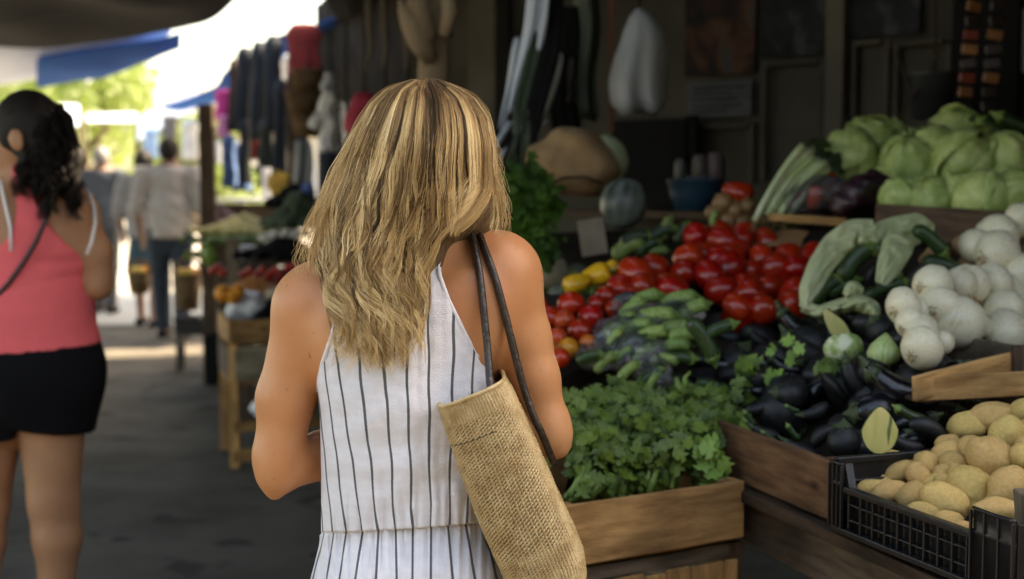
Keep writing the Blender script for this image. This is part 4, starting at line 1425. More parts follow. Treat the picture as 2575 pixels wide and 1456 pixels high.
for i in range(NA): fs.append((i, n0 + i, n0 + (i + 1) % NA, (i + 1) % NA))
deep = [v + (ax_[0][0] - v) * .3 + AXD * .004 for v in mouth]; vs += deep
for i in range(NA): fs.append((n0 + i, n0 + NA + i, n0 + NA + (i + 1) % NA, n0 + (i + 1) % NA))
fs.append(tuple(n0 + NA + i for i in range(NA)))
mk('bag_body', vs, fs, M_straw2, bag)
# the weave: slanting stitches in columns along the bag, herringbone where two columns meet
rg = random.Random(4)
vs, fs = [], []
ncol, nrow = 74, 80
for c in range(ncol):
    th0 = 2 * PI * (c + .5) / ncol
    if math.cos(th0) < -.55: continue
    for r_ in range(nrow):
        t = (r_ + .5 + (.5 if c % 2 else 0)) / nrow * .985
        p0 = bag_pt(t, th0)
        du = bag_pt(t, th0 + .01) - p0; dv = bag_pt(min(t + .004, 1), th0) - p0
        if du.length < 1e-7 or dv.length < 1e-7: continue
        nrm = du.cross(dv).normalized()
        if nrm.dot(p0 - (ax_[0][0].lerp(ax_[-1][0], t))) < 0: nrm = -nrm
        du.normalize(); dv.normalize()
        sl = (-1.05 if c % 2 else -.6) + rg.uniform(-.15, .15)
        d1 = (dv + du * sl).normalized(); d2 = nrm.cross(d1)
        L_, w_, h_ = .0047 * rg.uniform(.85, 1.15), .0016 * rg.uniform(.85, 1.2), .0020 * rg.uniform(.7, 1.3)
        p = p0 + du * rg.uniform(-.0003, .0003)
        n = len(vs)
        vs += [p - d1 * L_ - nrm * .001, p - d1 * L_ * .45 + d2 * w_ - nrm * .0004, p + d1 * L_ * .45 + d2 * w_ - nrm * .0004, p + d1 * L_ - nrm * .001,
               p + d1 * L_ * .45 - d2 * w_ - nrm * .0004, p - d1 * L_ * .45 - d2 * w_ - nrm * .0004, p - d1 * L_ * .4 + nrm * h_, p + d1 * L_ * .4 + nrm * h_]
        for f in ((0, 1, 6), (1, 2, 7, 6), (2, 3, 7), (3, 4, 7), (4, 5, 6, 7), (5, 0, 6)):
            fs.append(tuple(n + i for i in f))
o = mk('weave', vs, fs, M_straw, bag, True); o['kind'] = 'stuff'
mb = MB(); mb.tube([bag_pt(0, 2 * PI * i / 48) for i in range(49)], .0032, 6, caps=False); mb.build('rim', M_straw, bag, True)
mb = MB(); mb.tube([bag_pt(.19, -1.35 + 1.6 * i / 24, 1.012) for i in range(25)], .0009, 5); mb.build('seam', M_strap, bag, True)
def strap(pts, r=.0073):
    P_ = [Vector(q(a, b, c)) for a, b, c in pts]
    out = []
    for i in range(len(P_) - 1):                       # smooth it
        p0, p1, p2, p3 = P_[max(i - 1, 0)], P_[i], P_[i + 1], P_[min(i + 2, len(P_) - 1)]
        for k in range(6):
            t = k / 6
            out.append(.5 * ((2 * p1) + (-p0 + p2) * t + (2 * p0 - 5 * p1 + 4 * p2 - p3) * t * t + (-p0 + 3 * p1 - 3 * p2 + p3) * t ** 3))
    out.append(P_[-1])
    mb = MB(); mb.tube(out, r, 12, sy=.75); return mb.build('strap', M_strap, bag, True)
strap([(1190, 640, .075), (1180, 592, .035), (1181, 584, -.015), (1190, 612, -.055), (1206, 690, -.085), (1218, 800, -.102), (1226, 880, -.112), (1231, 950, -.128), (1234, 985, -.14)])
strap([(1212, 640, .08), (1203, 592, .035), (1203, 584, -.012), (1218, 625, -.055), (1245, 700, -.08), (1272, 800, -.085), (1292, 880, -.085), (1318, 980, -.085), (1342, 1048, -.09), (1364, 1095, -.085), (1392, 1165, -.06)])
# ================================================================ STALL FURNITURE
def zline(px, py, d): return P(px, py, d)
A_ = P(1762, 1040, 2.99); B_ = P(2097, 1160, 2.42)
zr = (A_.z + B_.z) / 2
A_ = PZ(1762, 1040, zr); B_ = PZ(2097, 1160, zr)
L0 = PZ(2100, 1158, .909); R0 = PZ(2560, 1310, .909); R0 = L0 + (R0 - L0)
TZ = zr - .112
# table: boards, front beam, legs
ta = A_ - U * -.25; tb = R0 + (R0 - L0).normalized() * .9
ta = Vector((ta.x, ta.y, TZ)); tb = Vector((tb.x, tb.y, TZ))
td = (tb - ta).normalized(); tn_ = Vector((-td.y, td.x, 0))
if tn_.x < 0: tn_ = -tn_
table = thing('market_table', 'dark wooden trestle table under the aubergine crate and the potato crate', 'table', (ta + tb) / 2 * 1.0)
for i in range(9):
    o_ = tn_ * (.03 + .135 * i) + Vector((0, 0, -.012))
    plank('board', ta + o_, tb + o_, .128, .022, M_woodd, table)
plank('beam', ta + tn_ * .03 + Vector((0, 0, -.075)), tb + tn_ * .03 + Vector((0, 0, -.075)), .045, .10, M_woodg, table)
for px_, m_ in ((.33, M_woodg), (.62, M_woodd), (.97, M_woodd)):
    b = ta.lerp(tb, px_) + tn_ * .055
    for k in (0, .95):
        plank('leg', (b + tn_ * k).xy.to_3d(), (b + tn_ * k).xy.to_3d() + Vector((0, 0, TZ - .125)), .055, .055, m_, table, up=(0, 1, 0))

def nail(parent, p, n=Vector((0, -1, 0))):
    pass

def crate(name, label, FL, FR, depth, height, m, group=None, boards=2, bottom=True, thick=.012, into=None, post=True, pm=None, gap=.012):
    """open wooden crate: FL, FR = top front corners"""
    FL, FR = Vector(FL), Vector(FR)
    u = (FR - FL); u.z = 0; L_ = u.length; u.normalize()
    v = Vector((-u.y, u.x, 0))
    if into is not None and v.dot(into) < 0: v = -v
    root = thing(name, label, 'crate', ((FL + FR) / 2 + v * depth / 2 - Vector((0, 0, height))), group)
    bh = (height - gap * (boards - 1)) / boards
    for k in range(boards):
        dz = Vector((0, 0, -(bh / 2 + k * (bh + gap))))
        plank('front_board', FL + dz, FR + dz, thick, bh, m, root)
        plank('back_board', FL + v * depth + dz, FR + v * depth + dz, thick, bh, m, root)
        for q_ in (FL + u * (thick / 2), FR - u * (thick / 2)):
            plank('side_board', q_ + v * (thick / 2 + .001) + dz, q_ + v * (depth - thick / 2 - .001) + dz, thick, bh, m, root)
    if post:
        for a in (FL + u * .03, FR - u * .03):
            for w_ in (.018, depth - .018):
                plank('corner_post', a + v * w_ + Vector((0, 0, -height)), a + v * w_ + Vector((0, 0, .0)), .022, .022, pm or m, root, up=v)
    if bottom:
        n = 4
        for i in range(n):
            o_ = v * (depth * (i + .5) / n) - Vector((0, 0, height + .004))
            plank('bottom_slat', FL + o_, FR + o_, depth / n * .8, .008, m, root)
    return root, u, v
INTO = Vector((V_.x, V_.y, 0))
egg_crate, eu, ev = crate('wooden_crate', 'long weathered wooden crate holding the aubergines', A_, B_, .62, .105, M_woodk if False else wood('worn_brown_wood', (.26, .13, .06), (.12, .055, .025)), boards=1, into=INTO, thick=.014)
# celery crate and the slatted crate it stands on
cr_ = PZ(1868, 1207, .80); cl_ = PZ(1400, 1275, .80)
cel_crate, cu, cv = crate('wooden_crate', 'pale wooden crate with one broad front board holding the leafy celery', cl_, cr_, .40, .112, M_wood, boards=1, into=INTO * 0 + Vector((0, 1, 0)), thick=.013)
z2 = .80 - .112 - .014
low = thing('slatted_crate', 'upright-slatted wooden crate standing under the celery crate', 'crate', ((cl_ + cr_) / 2 + cv * .2).xy.to_3d())
rg = random.Random(3)
a2, b2 = Vector((cl_.x, cl_.y, z2)), Vector((cr_.x, cr_.y, z2))
plank('rail', a2 + cv * .03 + Vector((0, 0, -.014)), b2 + cv * .03 + Vector((0, 0, -.014)), .02, .026, M_woodg, low)
plank('rail', a2 + cv * .03 + Vector((0, 0, -.60)), b2 + cv * .03 + Vector((0, 0, -.60)), .02, .03, M_woodg, low)
x_ = .012
ln = (b2 - a2).length; du_ = (b2 - a2).normalized()
while x_ < ln - .03:
    w_ = rg.uniform(.05, .085); w_ = min(w_, ln - x_)
    c = a2 + du_ * (x_ + w_ / 2) + cv * .012
    plank('slat', c + Vector((0, 0, -.028 - rg.uniform(0, .008))), c + Vector((0, 0, -.66)), w_ - .006, .010, M_wood, low, up=cv)
    x_ += w_
for a in (a2 + du_ * .0, b2 - du_ * .0):
    for k in (.03, .37):
        plank('corner_post', a + cv * k + Vector((0, 0, -.67)), a + cv * k, .03, .03, M_woodd, low, up=cv)
plank('side_rail', b2 + cv * .03 + Vector((0, 0, -.1)), b2 + cv * .37 + Vector((0, 0, -.1)), .014, .12, M_woodg, low)
plank('side_rail', b2 + cv * .03 + Vector((0, 0, -.5)), b2 + cv * .37 + Vector((0, 0, -.5)), .014, .12, M_woodg, low)

# black plastic crate for the potatoes
pc = thing('plastic_crate', 'black plastic crate with ribbed sides full of potatoes', 'crate', (L0 + R0) / 2 - Vector((0, 0, .12)))
pd = (R0 - L0).normalized(); pn = Vector((-pd.y, pd.x, 0)); 
if pn.x < 0: pn = -pn
PL = (R0 - L0).length; H_ = .118; CUT = .042
def pb(name, a, b, w, h, up=(0, 0, 1)): 
    mb = MB(); mb.bar(a, b, w, h, up=up); o = mb.build(name, M_black, pc)
    md = o.modifiers.new('b', 'BEVEL'); md.width = .0018; md.segments = 2
    return o
top = lambda s, dz=0.0, n=0.0: L0 + pd * s + pn * n + Vector((0, 0, dz))
s0, s1 = .045, PL - .105
pb('rim', top(s0 - .01, -CUT), top(s1 + .01, -CUT), .016, .010)
pb('bottom_rim', top(0, -H_ + .004), top(PL, -H_ + .004), .014, .010)
pb('side_panel', top(.0, -CUT - .04, .012), top(PL, -CUT - .04, .012), .003, .072)
for i in range(10):
    s = s0 + (s1 - s0) * i / 9
    pb('rib', top(s, -CUT, .002), top(s, -H_ + .006, .002), .0035, .012, up=pn)
for dz in (-.066, -.092):
    pb('rib', top(s0, dz, .003), top(s1, dz, .003), .010, .0032)
# corners: taller, ribbed
def corner(sa, sb, nm='corner_post'):
    n = 9; vs_, fs_ = [], []
    for j, dz in enumerate((0, -.004, -.03, -.034, -.038, -H_)):
        g = .0035 if dz in (-.0, -.034) else 0
        for i in range(n + 1):
            t = i / n
            s = sa + (sb - sa) * t
            vs_.append(top(s, dz, -.004 - g - .003 * math.sin(t * PI)))
    for j in range(5):
        for i in range(n): a = j * (n + 1) + i; fs_.append((a, a + 1, a + n + 2, a + n + 1))
    o = mk(nm, vs_, fs_, M_black, pc); md = o.modifiers.new('s', 'SOLIDIFY'); md.thickness = .004; md.offset = 1
    for k in range(4):
        s = sa + (sb - sa) * k / 3
        pb('rib', top(s, -.003, -.008), top(s, -H_ + .01, -.008), .003, .006, up=pn)
corner(-.004, .032); corner(s1 + .015, PL)
# sloping shoulder at the left corner
mk('shoulder', [top(.030, 0), top(.045, -CUT), top(.045, -CUT - .02), top(.03, -CUT - .02), top(.030, 0, .014), top(.045, -CUT, .014), top(.045, -CUT - .02, .014), top(.03, -CUT - .02, .014)],
   [(0, 1, 2, 3), (7, 6, 5, 4), (0, 4, 5, 1), (1, 5, 6, 2), (3, 7, 4, 0)], M_black, pc, False)
pb('back_rim', top(0, 0, .0), top(0, 0, .55), .014, .012)
pb('end_panel', top(0, -.06, .0), top(0, -.06, .55), .004, .11)
for dz in (-.035, -.07): pb('rib', top(.004, dz, .0), top(.004, dz, .55), .010, .003)
pb('end_panel', top(PL, -.06, .0), top(PL, -.06, .55), .004, .11)
pb('base', top(PL / 2, -H_, .0), top(PL / 2, -H_, .55), PL, .006)
pb('back_panel', top(0, -.055, .55), top(PL, -.055, .55), .005, .11)
o = plank('wood_offcut', PZ(2570, 1390, .83) + Vector((0, -.03, -.1)), PZ(2570, 1225, .93) + Vector((0, -.03, 0)), .03, .05, M_woodg, up=(0, 1, 0))
tag(o, 'upright grey wooden stake at the right of the potato crate', 'stake')

# ================================================================ HEAPS
M_board = mat('dark_display_board', (.03, .022, .016), rough=.9, var=.4, scale=6, spec=.05)  # near-black filler, puts shade into gaps between the produce
def heap_base(label, pts, sl, drop, m=None, name='display_board', low=None):
    """sloping board under a heap: follows the heap's slope, reaches down to the table"""
    tp = [P(x, y, sl.d(x, y) + .02) - Vector((0, 0, drop)) for x, y in pts]
    bt = [Vector((p.x, p.y, (low if low is not None else TZ + .0))) for p in tp]
    n = len(tp)
    o = mk(name, tp + bt, [tuple(range(n)), tuple(range(2 * n - 1, n - 1, -1))] + [((i + 1) % n, i, n + i, n + (i + 1) % n) for i in range(n)], m or M_board, None, False)
    return tag(o, label, 'display board')
SL_pot = Slope((2170, 1235, 2.36), (2530, 1330, 2.06), (2450, 1060, 2.50))
SL_oni = Slope((2300, 880, 2.74), (2560, 840, 3.0), (2560, 600, 3.38))
SL_egg = Slope((1850, 1050, 2.94), (2300, 1110, 2.50), (2000, 800, 3.30))
SL_tom = Slope((1800, 790, 3.32), (1800, 580, 4.0), (2050, 660, 3.72))
SL_zuc = Slope((1500, 920, 3.10), (1760, 940, 3.08), (1640, 740, 3.42))
SL_cab = Slope((2270, 530, 3.75), (2560, 500, 3.70), (2400, 350, 4.15))
SL_cel = Slope((1500, 1240, 2.72), (1800, 1190, 2.86), (1620, 1000, 3.0))
SL_net = Slope((2030, 760, 3.22), (2260, 720, 3.12), (2250, 590, 3.50))
heap_base('dark board hidden under the tomatoes', [(1380, 880), (1560, 800), (1700, 780), (1990, 800), (2080, 720), (2090, 630), (1900, 570), (1760, 560), (1540, 650), (1380, 740)], SL_tom, .075)
heap_base('dark board under the onions and the net bag', [(2320, 800), (2370, 860), (2700, 830), (2700, 600), (2450, 590), (2340, 690)], SL_oni, .12)
heap_base('dark board under the net bag', [(2060, 740), (2330, 720), (2400, 610), (2140, 620)], SL_net, .10)
heap_base('dark board under the bagged courgettes', [(1420, 940), (1800, 990), (1850, 800), (1700, 720), (1500, 760)], SL_zuc, .09)
heap_base('dark board under the cabbages', [(2050, 545), (2150, 560), (2750, 540), (2750, 400), (2150, 400), (1880, 560)], SL_cab, .10)
heap_base('dark board under the aubergines', [(1820, 1010), (2110, 1100), (2350, 1040), (2350, 920), (2200, 820), (1850, 820), (1760, 900)], SL_egg, .10)
# dark filler shelves behind the tomatoes
SL_bk = Slope((1400, 700, 4.0), (1900, 540, 4.4), (1500, 480, 4.9))
heap_base('dark shelf behind the tomatoes', [(1330, 720), (1560, 660), (1800, 560), (2100, 540), (2100, 500), (1800, 480), (1330, 500)], SL_bk, .12)

# ---------------------------------------------------------------- produce prototypes
HID = Vector((0, -30, -5))
M_potato = mat('potato_skin', (.74, .50, .18), rough=.45, col2=(.62, .40, .13), scale=14, bump=.5, bscale=160, rnd=.12, hue=.012, spec=.35, sub=.05,
               spots=((.17, .09, .04), 60, .73), detail=7)
M_onion = mat('white_onion_skin', (.76, .69, .50), rough=.28, col2=(.64, .52, .30), scale=5, stretch=(5, 5, .6), bump=.1, bscale=60, rnd=.06, sub=.15, spec=.5, lo=.3, hi=.5)
M_onroot = mat('onion_root', (.42, .27, .11), rough=.9, var=.4, scale=80)
M_egg = mat('aubergine_skin', (.008, .0075, .010), rough=.2, var=.5, scale=7, rnd=.3, bump=.12, bscale=30, spec=.55)
M_eggm = mat('dusty_aubergine_skin', (.020, .020, .019), rough=.42, col2=(.009, .009, .010), scale=9, rnd=.35, bump=.25, bscale=60, spec=.4)
M_calyx = mat('aubergine_cap', (.06, .085, .03), rough=.6, var=.4, scale=30, bump=.3)
M_tom = mat('tomato_skin', (.46, .024, .006), rough=.24, col2=(.34, .014, .004), scale=5, rnd=.2, hue=.005, sub=.06, spec=.5)
M_tomo = mat('half_ripe_tomato_skin', (.62, .20, .02), rough=.3, col2=(.50, .05, .01), scale=10, rnd=.15, hue=.03, spec=.5)
M_green = mat('dark_courgette_skin', (.035, .075, .018), rough=.38, col2=(.012, .028, .008), scale=30, stretch=(.25, 1, 1), rnd=.3, hue=.01, spec=.45, bump=.1)
M_lgreen = mat('pale_courgette_skin', (.28, .37, .10), rough=.4, col2=(.10, .18, .045), scale=34, stretch=(.3, 1, 1), rnd=.25, hue=.012, spec=.4, bump=.15)
M_stem = mat('green_stem', (.16, .25, .05), rough=.6, var=.3, scale=20)
M_cab = mat('cabbage_leaf', (.52, .60, .24), rough=.5, col2=(.28, .38, .09), scale=4, stretch=(1, 1, 1), bump=.4, bscale=25, rnd=.12, hue=.01, sub=.12, subcol=(.5, 1, .2), detail=6)
M_vein = mat('cabbage_vein', (.60, .66, .38), rough=.5, sub=.1)
M_yel = mat('yellow_pepper_skin', (.75, .40, .02), rough=.28, var=.1, rnd=.08, sub=.1)
M_leaf = mat('celery_leaf', (.13, .20, .025), rough=.5, col2=(.045, .085, .010), scale=18, spec=.4, bump=.3, bscale=80)
M_stalk = mat('celery_stalk', (.22, .33, .065), rough=.45, col2=(.09, .16, .03), scale=30, stretch=(1, 1, 1), spec=.45)
M_brown = mat('brown_onion_skin', (.36, .19, .08), rough=.4, var=.35, scale=6, stretch=(4, 4, .6), rnd=.2)

def ellipsoid_mesh(name, m, seed, rx=1.0, ry=.78, rz=.72, amp=.09, sub=3, dent=0):
    bm = bmesh.new(); bmesh.ops.create_icosphere(bm, subdivisions=sub, radius=.5)
    r = random.Random(seed); o = Vector((r.uniform(0, 50), r.uniform(0, 50), 0))
    for v in bm.verts:
        d = v.co.normalized()
        k = 1 + amp * noise.noise(d * 1.3 + o) * 1.6 + amp * .35 * noise.noise(d * 3.4 + o)
        for e in range(dent):
            dd = (Vector((math.sin(e * 2.4 + seed), math.cos(e * 1.9 + seed), math.sin(e * 3.1))).normalized() - d).length
            k -= .035 * math.exp(-(dd / .14) ** 2)
        v.co = Vector((d.x * rx, d.y * ry, d.z * rz)) * .5 * k
    me = bpy.data.meshes.new(name); bm.to_mesh(me); bm.free()
    me.polygons.foreach_set('use_smooth', [True] * len(me.polygons)); me.materials.append(m)
    return me
pot_me = [ellipsoid_mesh('potato', M_potato, i, 1, .80 - .04 * (i % 3), .74 + .04 * (i % 2), .10, 3, 3 + i % 3) for i in range(6)]

def basis(ax, up=(0, 0, 1)):
    return frame(ax, up)
def put(name, me, label, cat, loc, M, s, group=None):
    o = bpy.data.objects.new(name, me); COL.objects.link(o)
    S_ = Matrix.Diagonal((s, s, s, 1)) if isinstance(s, (int, float)) else Matrix.Diagonal((*s, 1))
    o.matrix_basis = Matrix.Translation(loc) @ (M.to_4x4() if M is not None else Matrix.Identity(4)) @ S_
    return tag(o, label, cat, group)
CAMR = (Vector((1, 0, 0)), Vector((0, _cp, -_sp)), Vector((0, _sp, _cp)))   # right, forward, up of the view
def view_axes(deg, tip=0.0):
    """long axis turned deg from horizontal as seen, tipped away from the viewer"""
    a = R(deg)
    ax = CAMR[0] * math.cos(a) + CAMR[2] * math.sin(a) + CAMR[1] * math.tan(R(tip))
    return frame(ax, -CAMR[1])

# potatoes
GP = 'potatoes heaped in the black plastic crate'
pots = [(2435,1071,98,66,15,'large potato at the rear left top of the heap, small dark eye'),(2502,1049,124,56,0,'long potato lying at the very back of the heap'),(2529,1090,92,80,60,'rounded potato in front of the long rear one'),
 (2575,1035,62,62,0,'potato cut by the picture edge behind the rear rounded one'),(2382,1112,60,38,10,'small potato half hidden left of the rear group'),(2435,1122,66,52,20,'dull potato under the large rear left one'),
 (2378,1137,74,46,25,'oval potato sloping behind the speckled one'),(2401,1165,76,58,-15,'potato with dark speckles in the middle of the heap'),(2493,1150,124,100,-25,'biggest smooth potato high in the middle of the heap'),
 (2572,1146,60,74,80,'potato at the picture edge right of the biggest one'),(2247,1159,90,50,-10,'greenish long potato nearest the crate back rim at the left'),(2262,1187,80,50,30,'greenish oval potato under the long greenish one'),
 (2334,1172,76,60,-35,'brownish potato left of the speckled one'),(2309,1197,72,60,-50,'pale egg-shaped potato in the left middle'),(2212,1199,38,32,0,'tiny potato peeping between the left ones'),
 (2169,1211,56,42,10,'small potato nearest the left corner'),(2189,1227,68,42,5,'low potato just behind the cut-down rim at the left'),(2236,1236,90,54,12,'long flat potato behind the rim, left'),
 (2367,1208,38,32,20,'tiny round potato in the gap at the heap centre'),(2439,1225,120,96,-20,'broad potato with an eye at the centre right'),(2536,1223,108,94,50,'broad potato right of the one with an eye'),
 (2298,1249,82,64,30,'squat potato behind the rim, centre left'),(2375,1261,124,84,-25,'very large bean-shaped potato at the front centre'),(2322,1287,88,44,-5,'pear-shaped greenish potato against the front rim'),
 (2384,1309,78,44,-5,'flat potato low behind the front rim'),(2422,1328,52,34,0,'small potato slice of a view at the rim corner'),(2508,1281,110,52,0,'long potato lying behind the crate corner')]
for i, (x, y, w, h, a, lb) in enumerate(pots):
    d = SL_pot.d(x, y); sc_ = W(w, d) * 1.13
    rr = max(.75, min(1.2, (h / w) / .76))
    put('potato', pot_me[i % 6], lb, 'potato', P(x, y, d + .02), view_axes(a), (sc_, sc_ * rr, sc_ * rr), GP)
rg = random.Random(8)
for i in range(46):
    x = rg.uniform(2170, 2640); y = rg.uniform(1080, 1330)
    if y > 1225 + (x - 2150) * .36 or y < 1215 - (x - 2150) * .42: continue
    d = SL_pot.d(x, y) + .06
    put('potato', pot_me[i % 6], 'potato deep in the black crate, under the upper layer', 'potato', P(x, y, d), view_axes(rg.uniform(-60, 60)), W(rg.uniform(70, 95), d), GP)

# onions: body, root tuft or neck
def onion_proto(k):
    root = thing('white_onion', 'white onion', 'onion')
    prof = [(0, -.44), (.10, -.43), (.26, -.38), (.42, -.24), (.5, -.02), (.47, .18), (.36, .33), (.20, .42), (.09, .46), (.05, .475), (.03, .48), (0, .48)]
    r = random.Random(k)
    vs_, fs_ = lathe(prof, 28, lambda a, t: .02 * math.sin(a * 2 + k) + .006 * math.sin(a * 9 + k))
    b = mk('bulb', vs_, fs_, M_onion, root)
    mb = MB()
    for i in range(26):
        a = r.uniform(0, 6.28); rr_ = r.uniform(0, .10)
        p = Vector((rr_ * math.cos(a), rr_ * math.sin(a), -.42)); e = p + Vector((math.cos(a) * r.uniform(.02, .12), math.sin(a) * r.uniform(.02, .12), -r.uniform(.02, .08)))
        mb.tube([p, p.lerp(e, .6) + Vector((0, 0, -.02)), e], [.010, .008, .004], 4)
    rt = mb.build('root_tuft', M_onroot, root)
    vs_ = []
    sk = MB()
    for i in range(3):
        a = r.uniform(0, 6.28)
        sk.tube([Vector((.03 * math.cos(a), .03 * math.sin(a), .45)), Vector((.06 * math.cos(a), .06 * math.sin(a), .50 + .02 * i))], [.03, .008], 5, sy=.3)
    nk = sk.build('neck', M_onroot, root)
    return proto(root, [b, rt, nk])
onis = [onion_proto(k) for k in range(3)]
GO = 'white onions heaped in the wooden crate'
oni = [(2508,592,96,70,10,'onion near the top of the heap, flat and partly covered'),(2566,554,78,60,-130,'topmost onion at the picture edge with a brown root patch'),(2508,640,110,80,20,'big clean onion high in the heap'),
 (2568,692,98,60,0,'onion cut by the picture edge in the middle height'),(2494,718,100,70,15,'round onion with a small dark stem dot in the middle of the heap'),(2445,716,88,80,10,'onion squeezed behind the one with the stem dot'),
 (2411,718,82,75,5,'left one of the two onions squeezed together'),(2345,718,94,85,0,'upright onion at the upper left of the heap'),(2271,771,90,65,-30,'leftmost onion next to the cucumbers'),(2364,773,94,75,20,'onion between the leftmost one and the largest one'),
 (2287,812,70,60,0,'small bright onion at the lower left'),(2413,809,118,-150,20,'largest onion at the heap front, dry root side showing'),(2524,781,96,65,10,'onion behind the dry roots at the right'),(2463,818,62,-140,0,'small onion with straggly brown roots'),
 (2315,838,90,70,-40,'onion at the front left above the greenish one'),(2522,840,112,60,10,'wide onion above the end of the crate board'),(2318,876,104,60,30,'greenish-white onion at the lowest left corner of the heap'),(2571,775,62,60,0,'onion sliver at the picture edge'),
 (2366,862,60,40,0,'small onion low in front, half behind the board')]
for i, (x, y, w, a, tp, lb) in enumerate(oni):
    d = SL_oni.d(x, y)
    pr = onis[i % 3]
    ax = CAMR[0] * math.sin(R(a)) + CAMR[2] * math.cos(R(a)) + CAMR[1] * ((.9 if abs(a) < 90 else .2) + .25 * math.sin(i * 2.3))
    Mx = frame(ax); Mx = Mx @ Matrix(((0, 0, 1), (0, 1, 0), (-1, 0, 0)))
    place(pr, P(x, y, d), Mx, tuple(W(w, d) * 1.14 * k_ for k_ in (1.0, 1 - .05 * (i % 3), .90 + .07 * (i % 4))), lb, GO)
rg = random.Random(18)
for i in range(44):
    x = rg.uniform(2250, 2700); y = rg.uniform(590, 880)
    if y < 760 - (x - 2280) * .85 : continue
    d = SL_oni.d(x, y) + .075
    ax = Vector((rg.gauss(0, 1), rg.gauss(0, 1), rg.gauss(0, 1)))
    place(onis[i % 3], P(x, y, d), frame(ax), W(94, d), 'white onion underneath the upper layer of the heap', GO)
# onion crate board and its crate
fl_ = PZ(2300, 944, 1.024); fr_ = PZ(2552, 880, 1.024)
oc = thing('wooden_crate', 'wooden crate with a broad board in front of the white onions', 'crate', P(2430, 970, 2.7))
plank('front_board', P(2298, 978, 2.60), P(2556, 912, 2.76), .013, .047, M_wood, oc)
plank('corner_post', P(2562, 1010, 2.74), P(2556, 868, 2.74), .02, .014, M_woodd, oc, up=(0, 1, 0))
plank('side_board', P(2298, 978, 2.615), P(2298, 978, 2.615) + INTO * .5, .013, .047, M_wood, oc)
plank('bottom_slat', P(2300, 1004, 2.64), P(2556, 940, 2.80), .05, .008, M_woodd, oc)
crate('wooden_crate', 'wooden crate cut by the picture edge right of the onion crate', P(2568, 872, 2.74), P(2568, 872, 2.74) + Vector((.35, .12, 0)), .4, .12, M_woodg, boards=2, into=Vector((0, 1, 0)))
for px_ in (2488, 2515):
    t_ = PZ(px_, 925, .95); 
    tag(plank('upright_lath', (t_.x, t_.y + .05, TZ), (t_.x, t_.y + .05, .955), .02, .012, M_wood, up=(0, 1, 0)), 'thin wooden lath under the onion crate, %s of two' % ('left' if px_ < 2500 else 'right'), 'lath')

# brown potatoes behind
for x, y, w, lb in [(2358, 637, 70, 'earthy brown potato left of the onions'), (2428, 617, 72, 'larger earthy brown potato behind the onions'), (2437, 662, 64, 'earthy brown potato touching the top left onions'), (2335, 650, 50, 'small earthy brown potato beside the net bag')]:
    me = pot_me[w % 6].copy(); me.materials[0] = mat('earthy_potato_skin', (.36, .20, .10), rough=.7, var=.3, scale=10, rnd=.15, bump=.4)
    put('brown_potato', me, lb, 'potato', P(x, y, 3.42), view_axes(20), W(w, 3.42), 'brown potatoes behind the onions')
o = plank('crate_board', P(2200, 555, 3.75), P(2600, 580, 3.6), .015, .09, M_woodd); tag(o, 'dark wooden board in front of the cabbages', 'board')

# aubergines
def long_proto(name, label, cat, prof, m, mc, bend=.12, seg=20, cap=True, dim=0, flatr=1.0):
    """fruit along X from -0.5 to 0.5; prof(t) radius"""
    root = thing(name, label, cat)
    pts = [Vector((-.5 + i / 14, bend * (math.sin(PI * i / 14) - .5), 0)) for i in range(15)]
    mb = MB(); mb.tube(pts, [max(.002, prof(i / 14)) for i in range(15)], seg)
    b = mb.build('flesh' if False else 'fruit', m, root, True)
    kids = [b]
    if cap:
        mb = MB(); p = pts[-1]; d = (pts[-1] - pts[-2]).normalized()
        r_ = prof(.93)
        mb.tube([pts[-3] + d * .01, pts[-2], pts[-1] + d * .01, p + d * .09, p + d * .12], [prof(12 / 14) * 1.04, prof(13 / 14) * 1.06, r_ * .55, .026, .022], 10)
        for k in range(5):
            a = k * 2 * PI / 5; n_ = Vector((0, math.cos(a), math.sin(a)))
            mb.tube([pts[-2] + n_ * prof(13 / 14) * 1.02, pts[-3] + n_ * prof(12 / 14) * 1.05, pts[-4] + n_ * prof(11 / 14) * 1.02], [.05, .04, .006], 6, sy=.25)
        c = mb.build('cap', mc, root, True); kids.append(c)
    return proto(root, kids)
egg_prof = lambda t: .235 * (math.sin(PI * min(1, t * .92 + .03)) ** .55) * (1 - .42 * t)
egg_prof2 = lambda t: .37 * (math.sin(PI * min(1, t * .9 + .06)) ** .6) * (1 - .25 * t)
zuc_prof = lambda t: .135 * (min(1, math.sin(PI * (t * .94 + .03)) * 2.4) ** .55)
auL = long_proto('aubergine', 'a', 'aubergine', egg_prof, M_egg, M_calyx, .14)
auM = long_proto('aubergine', 'a', 'aubergine', egg_prof, M_eggm, M_calyx, .10)
auR = long_proto('aubergine', 'a', 'aubergine', egg_prof2, M_eggm, M_calyx, .03)
auS = long_proto('aubergine', 'a', 'aubergine', egg_prof2, M_egg, M_calyx, .04)
zuD = long_proto('dark_courgette', 'a', 'courgette', zuc_prof, M_green, M_stem, .05)
zuL = long_proto('pale_courgette', 'a', 'courgette', zuc_prof, M_lgreen, M_stem, .06)
def long_put(pr, x0, y0, x1, y1, d, lb, grp, fat=1.0, tip=0.0, droll=0):
    """lies from the blossom end (x0,y0) to the stem end (x1,y1) as sighted"""
    a = P(x0, y0, d); b = P(x1, y1, d + tip)
    L_ = (b - a).length
    if grp == GE: fat *= 1.28
    return place(pr, (a + b) / 2, frame(b - a, -CAMR[1]) , (L_, L_ * fat, L_ * fat), lb, grp)
GE = 'aubergines heaped in the long wooden crate'
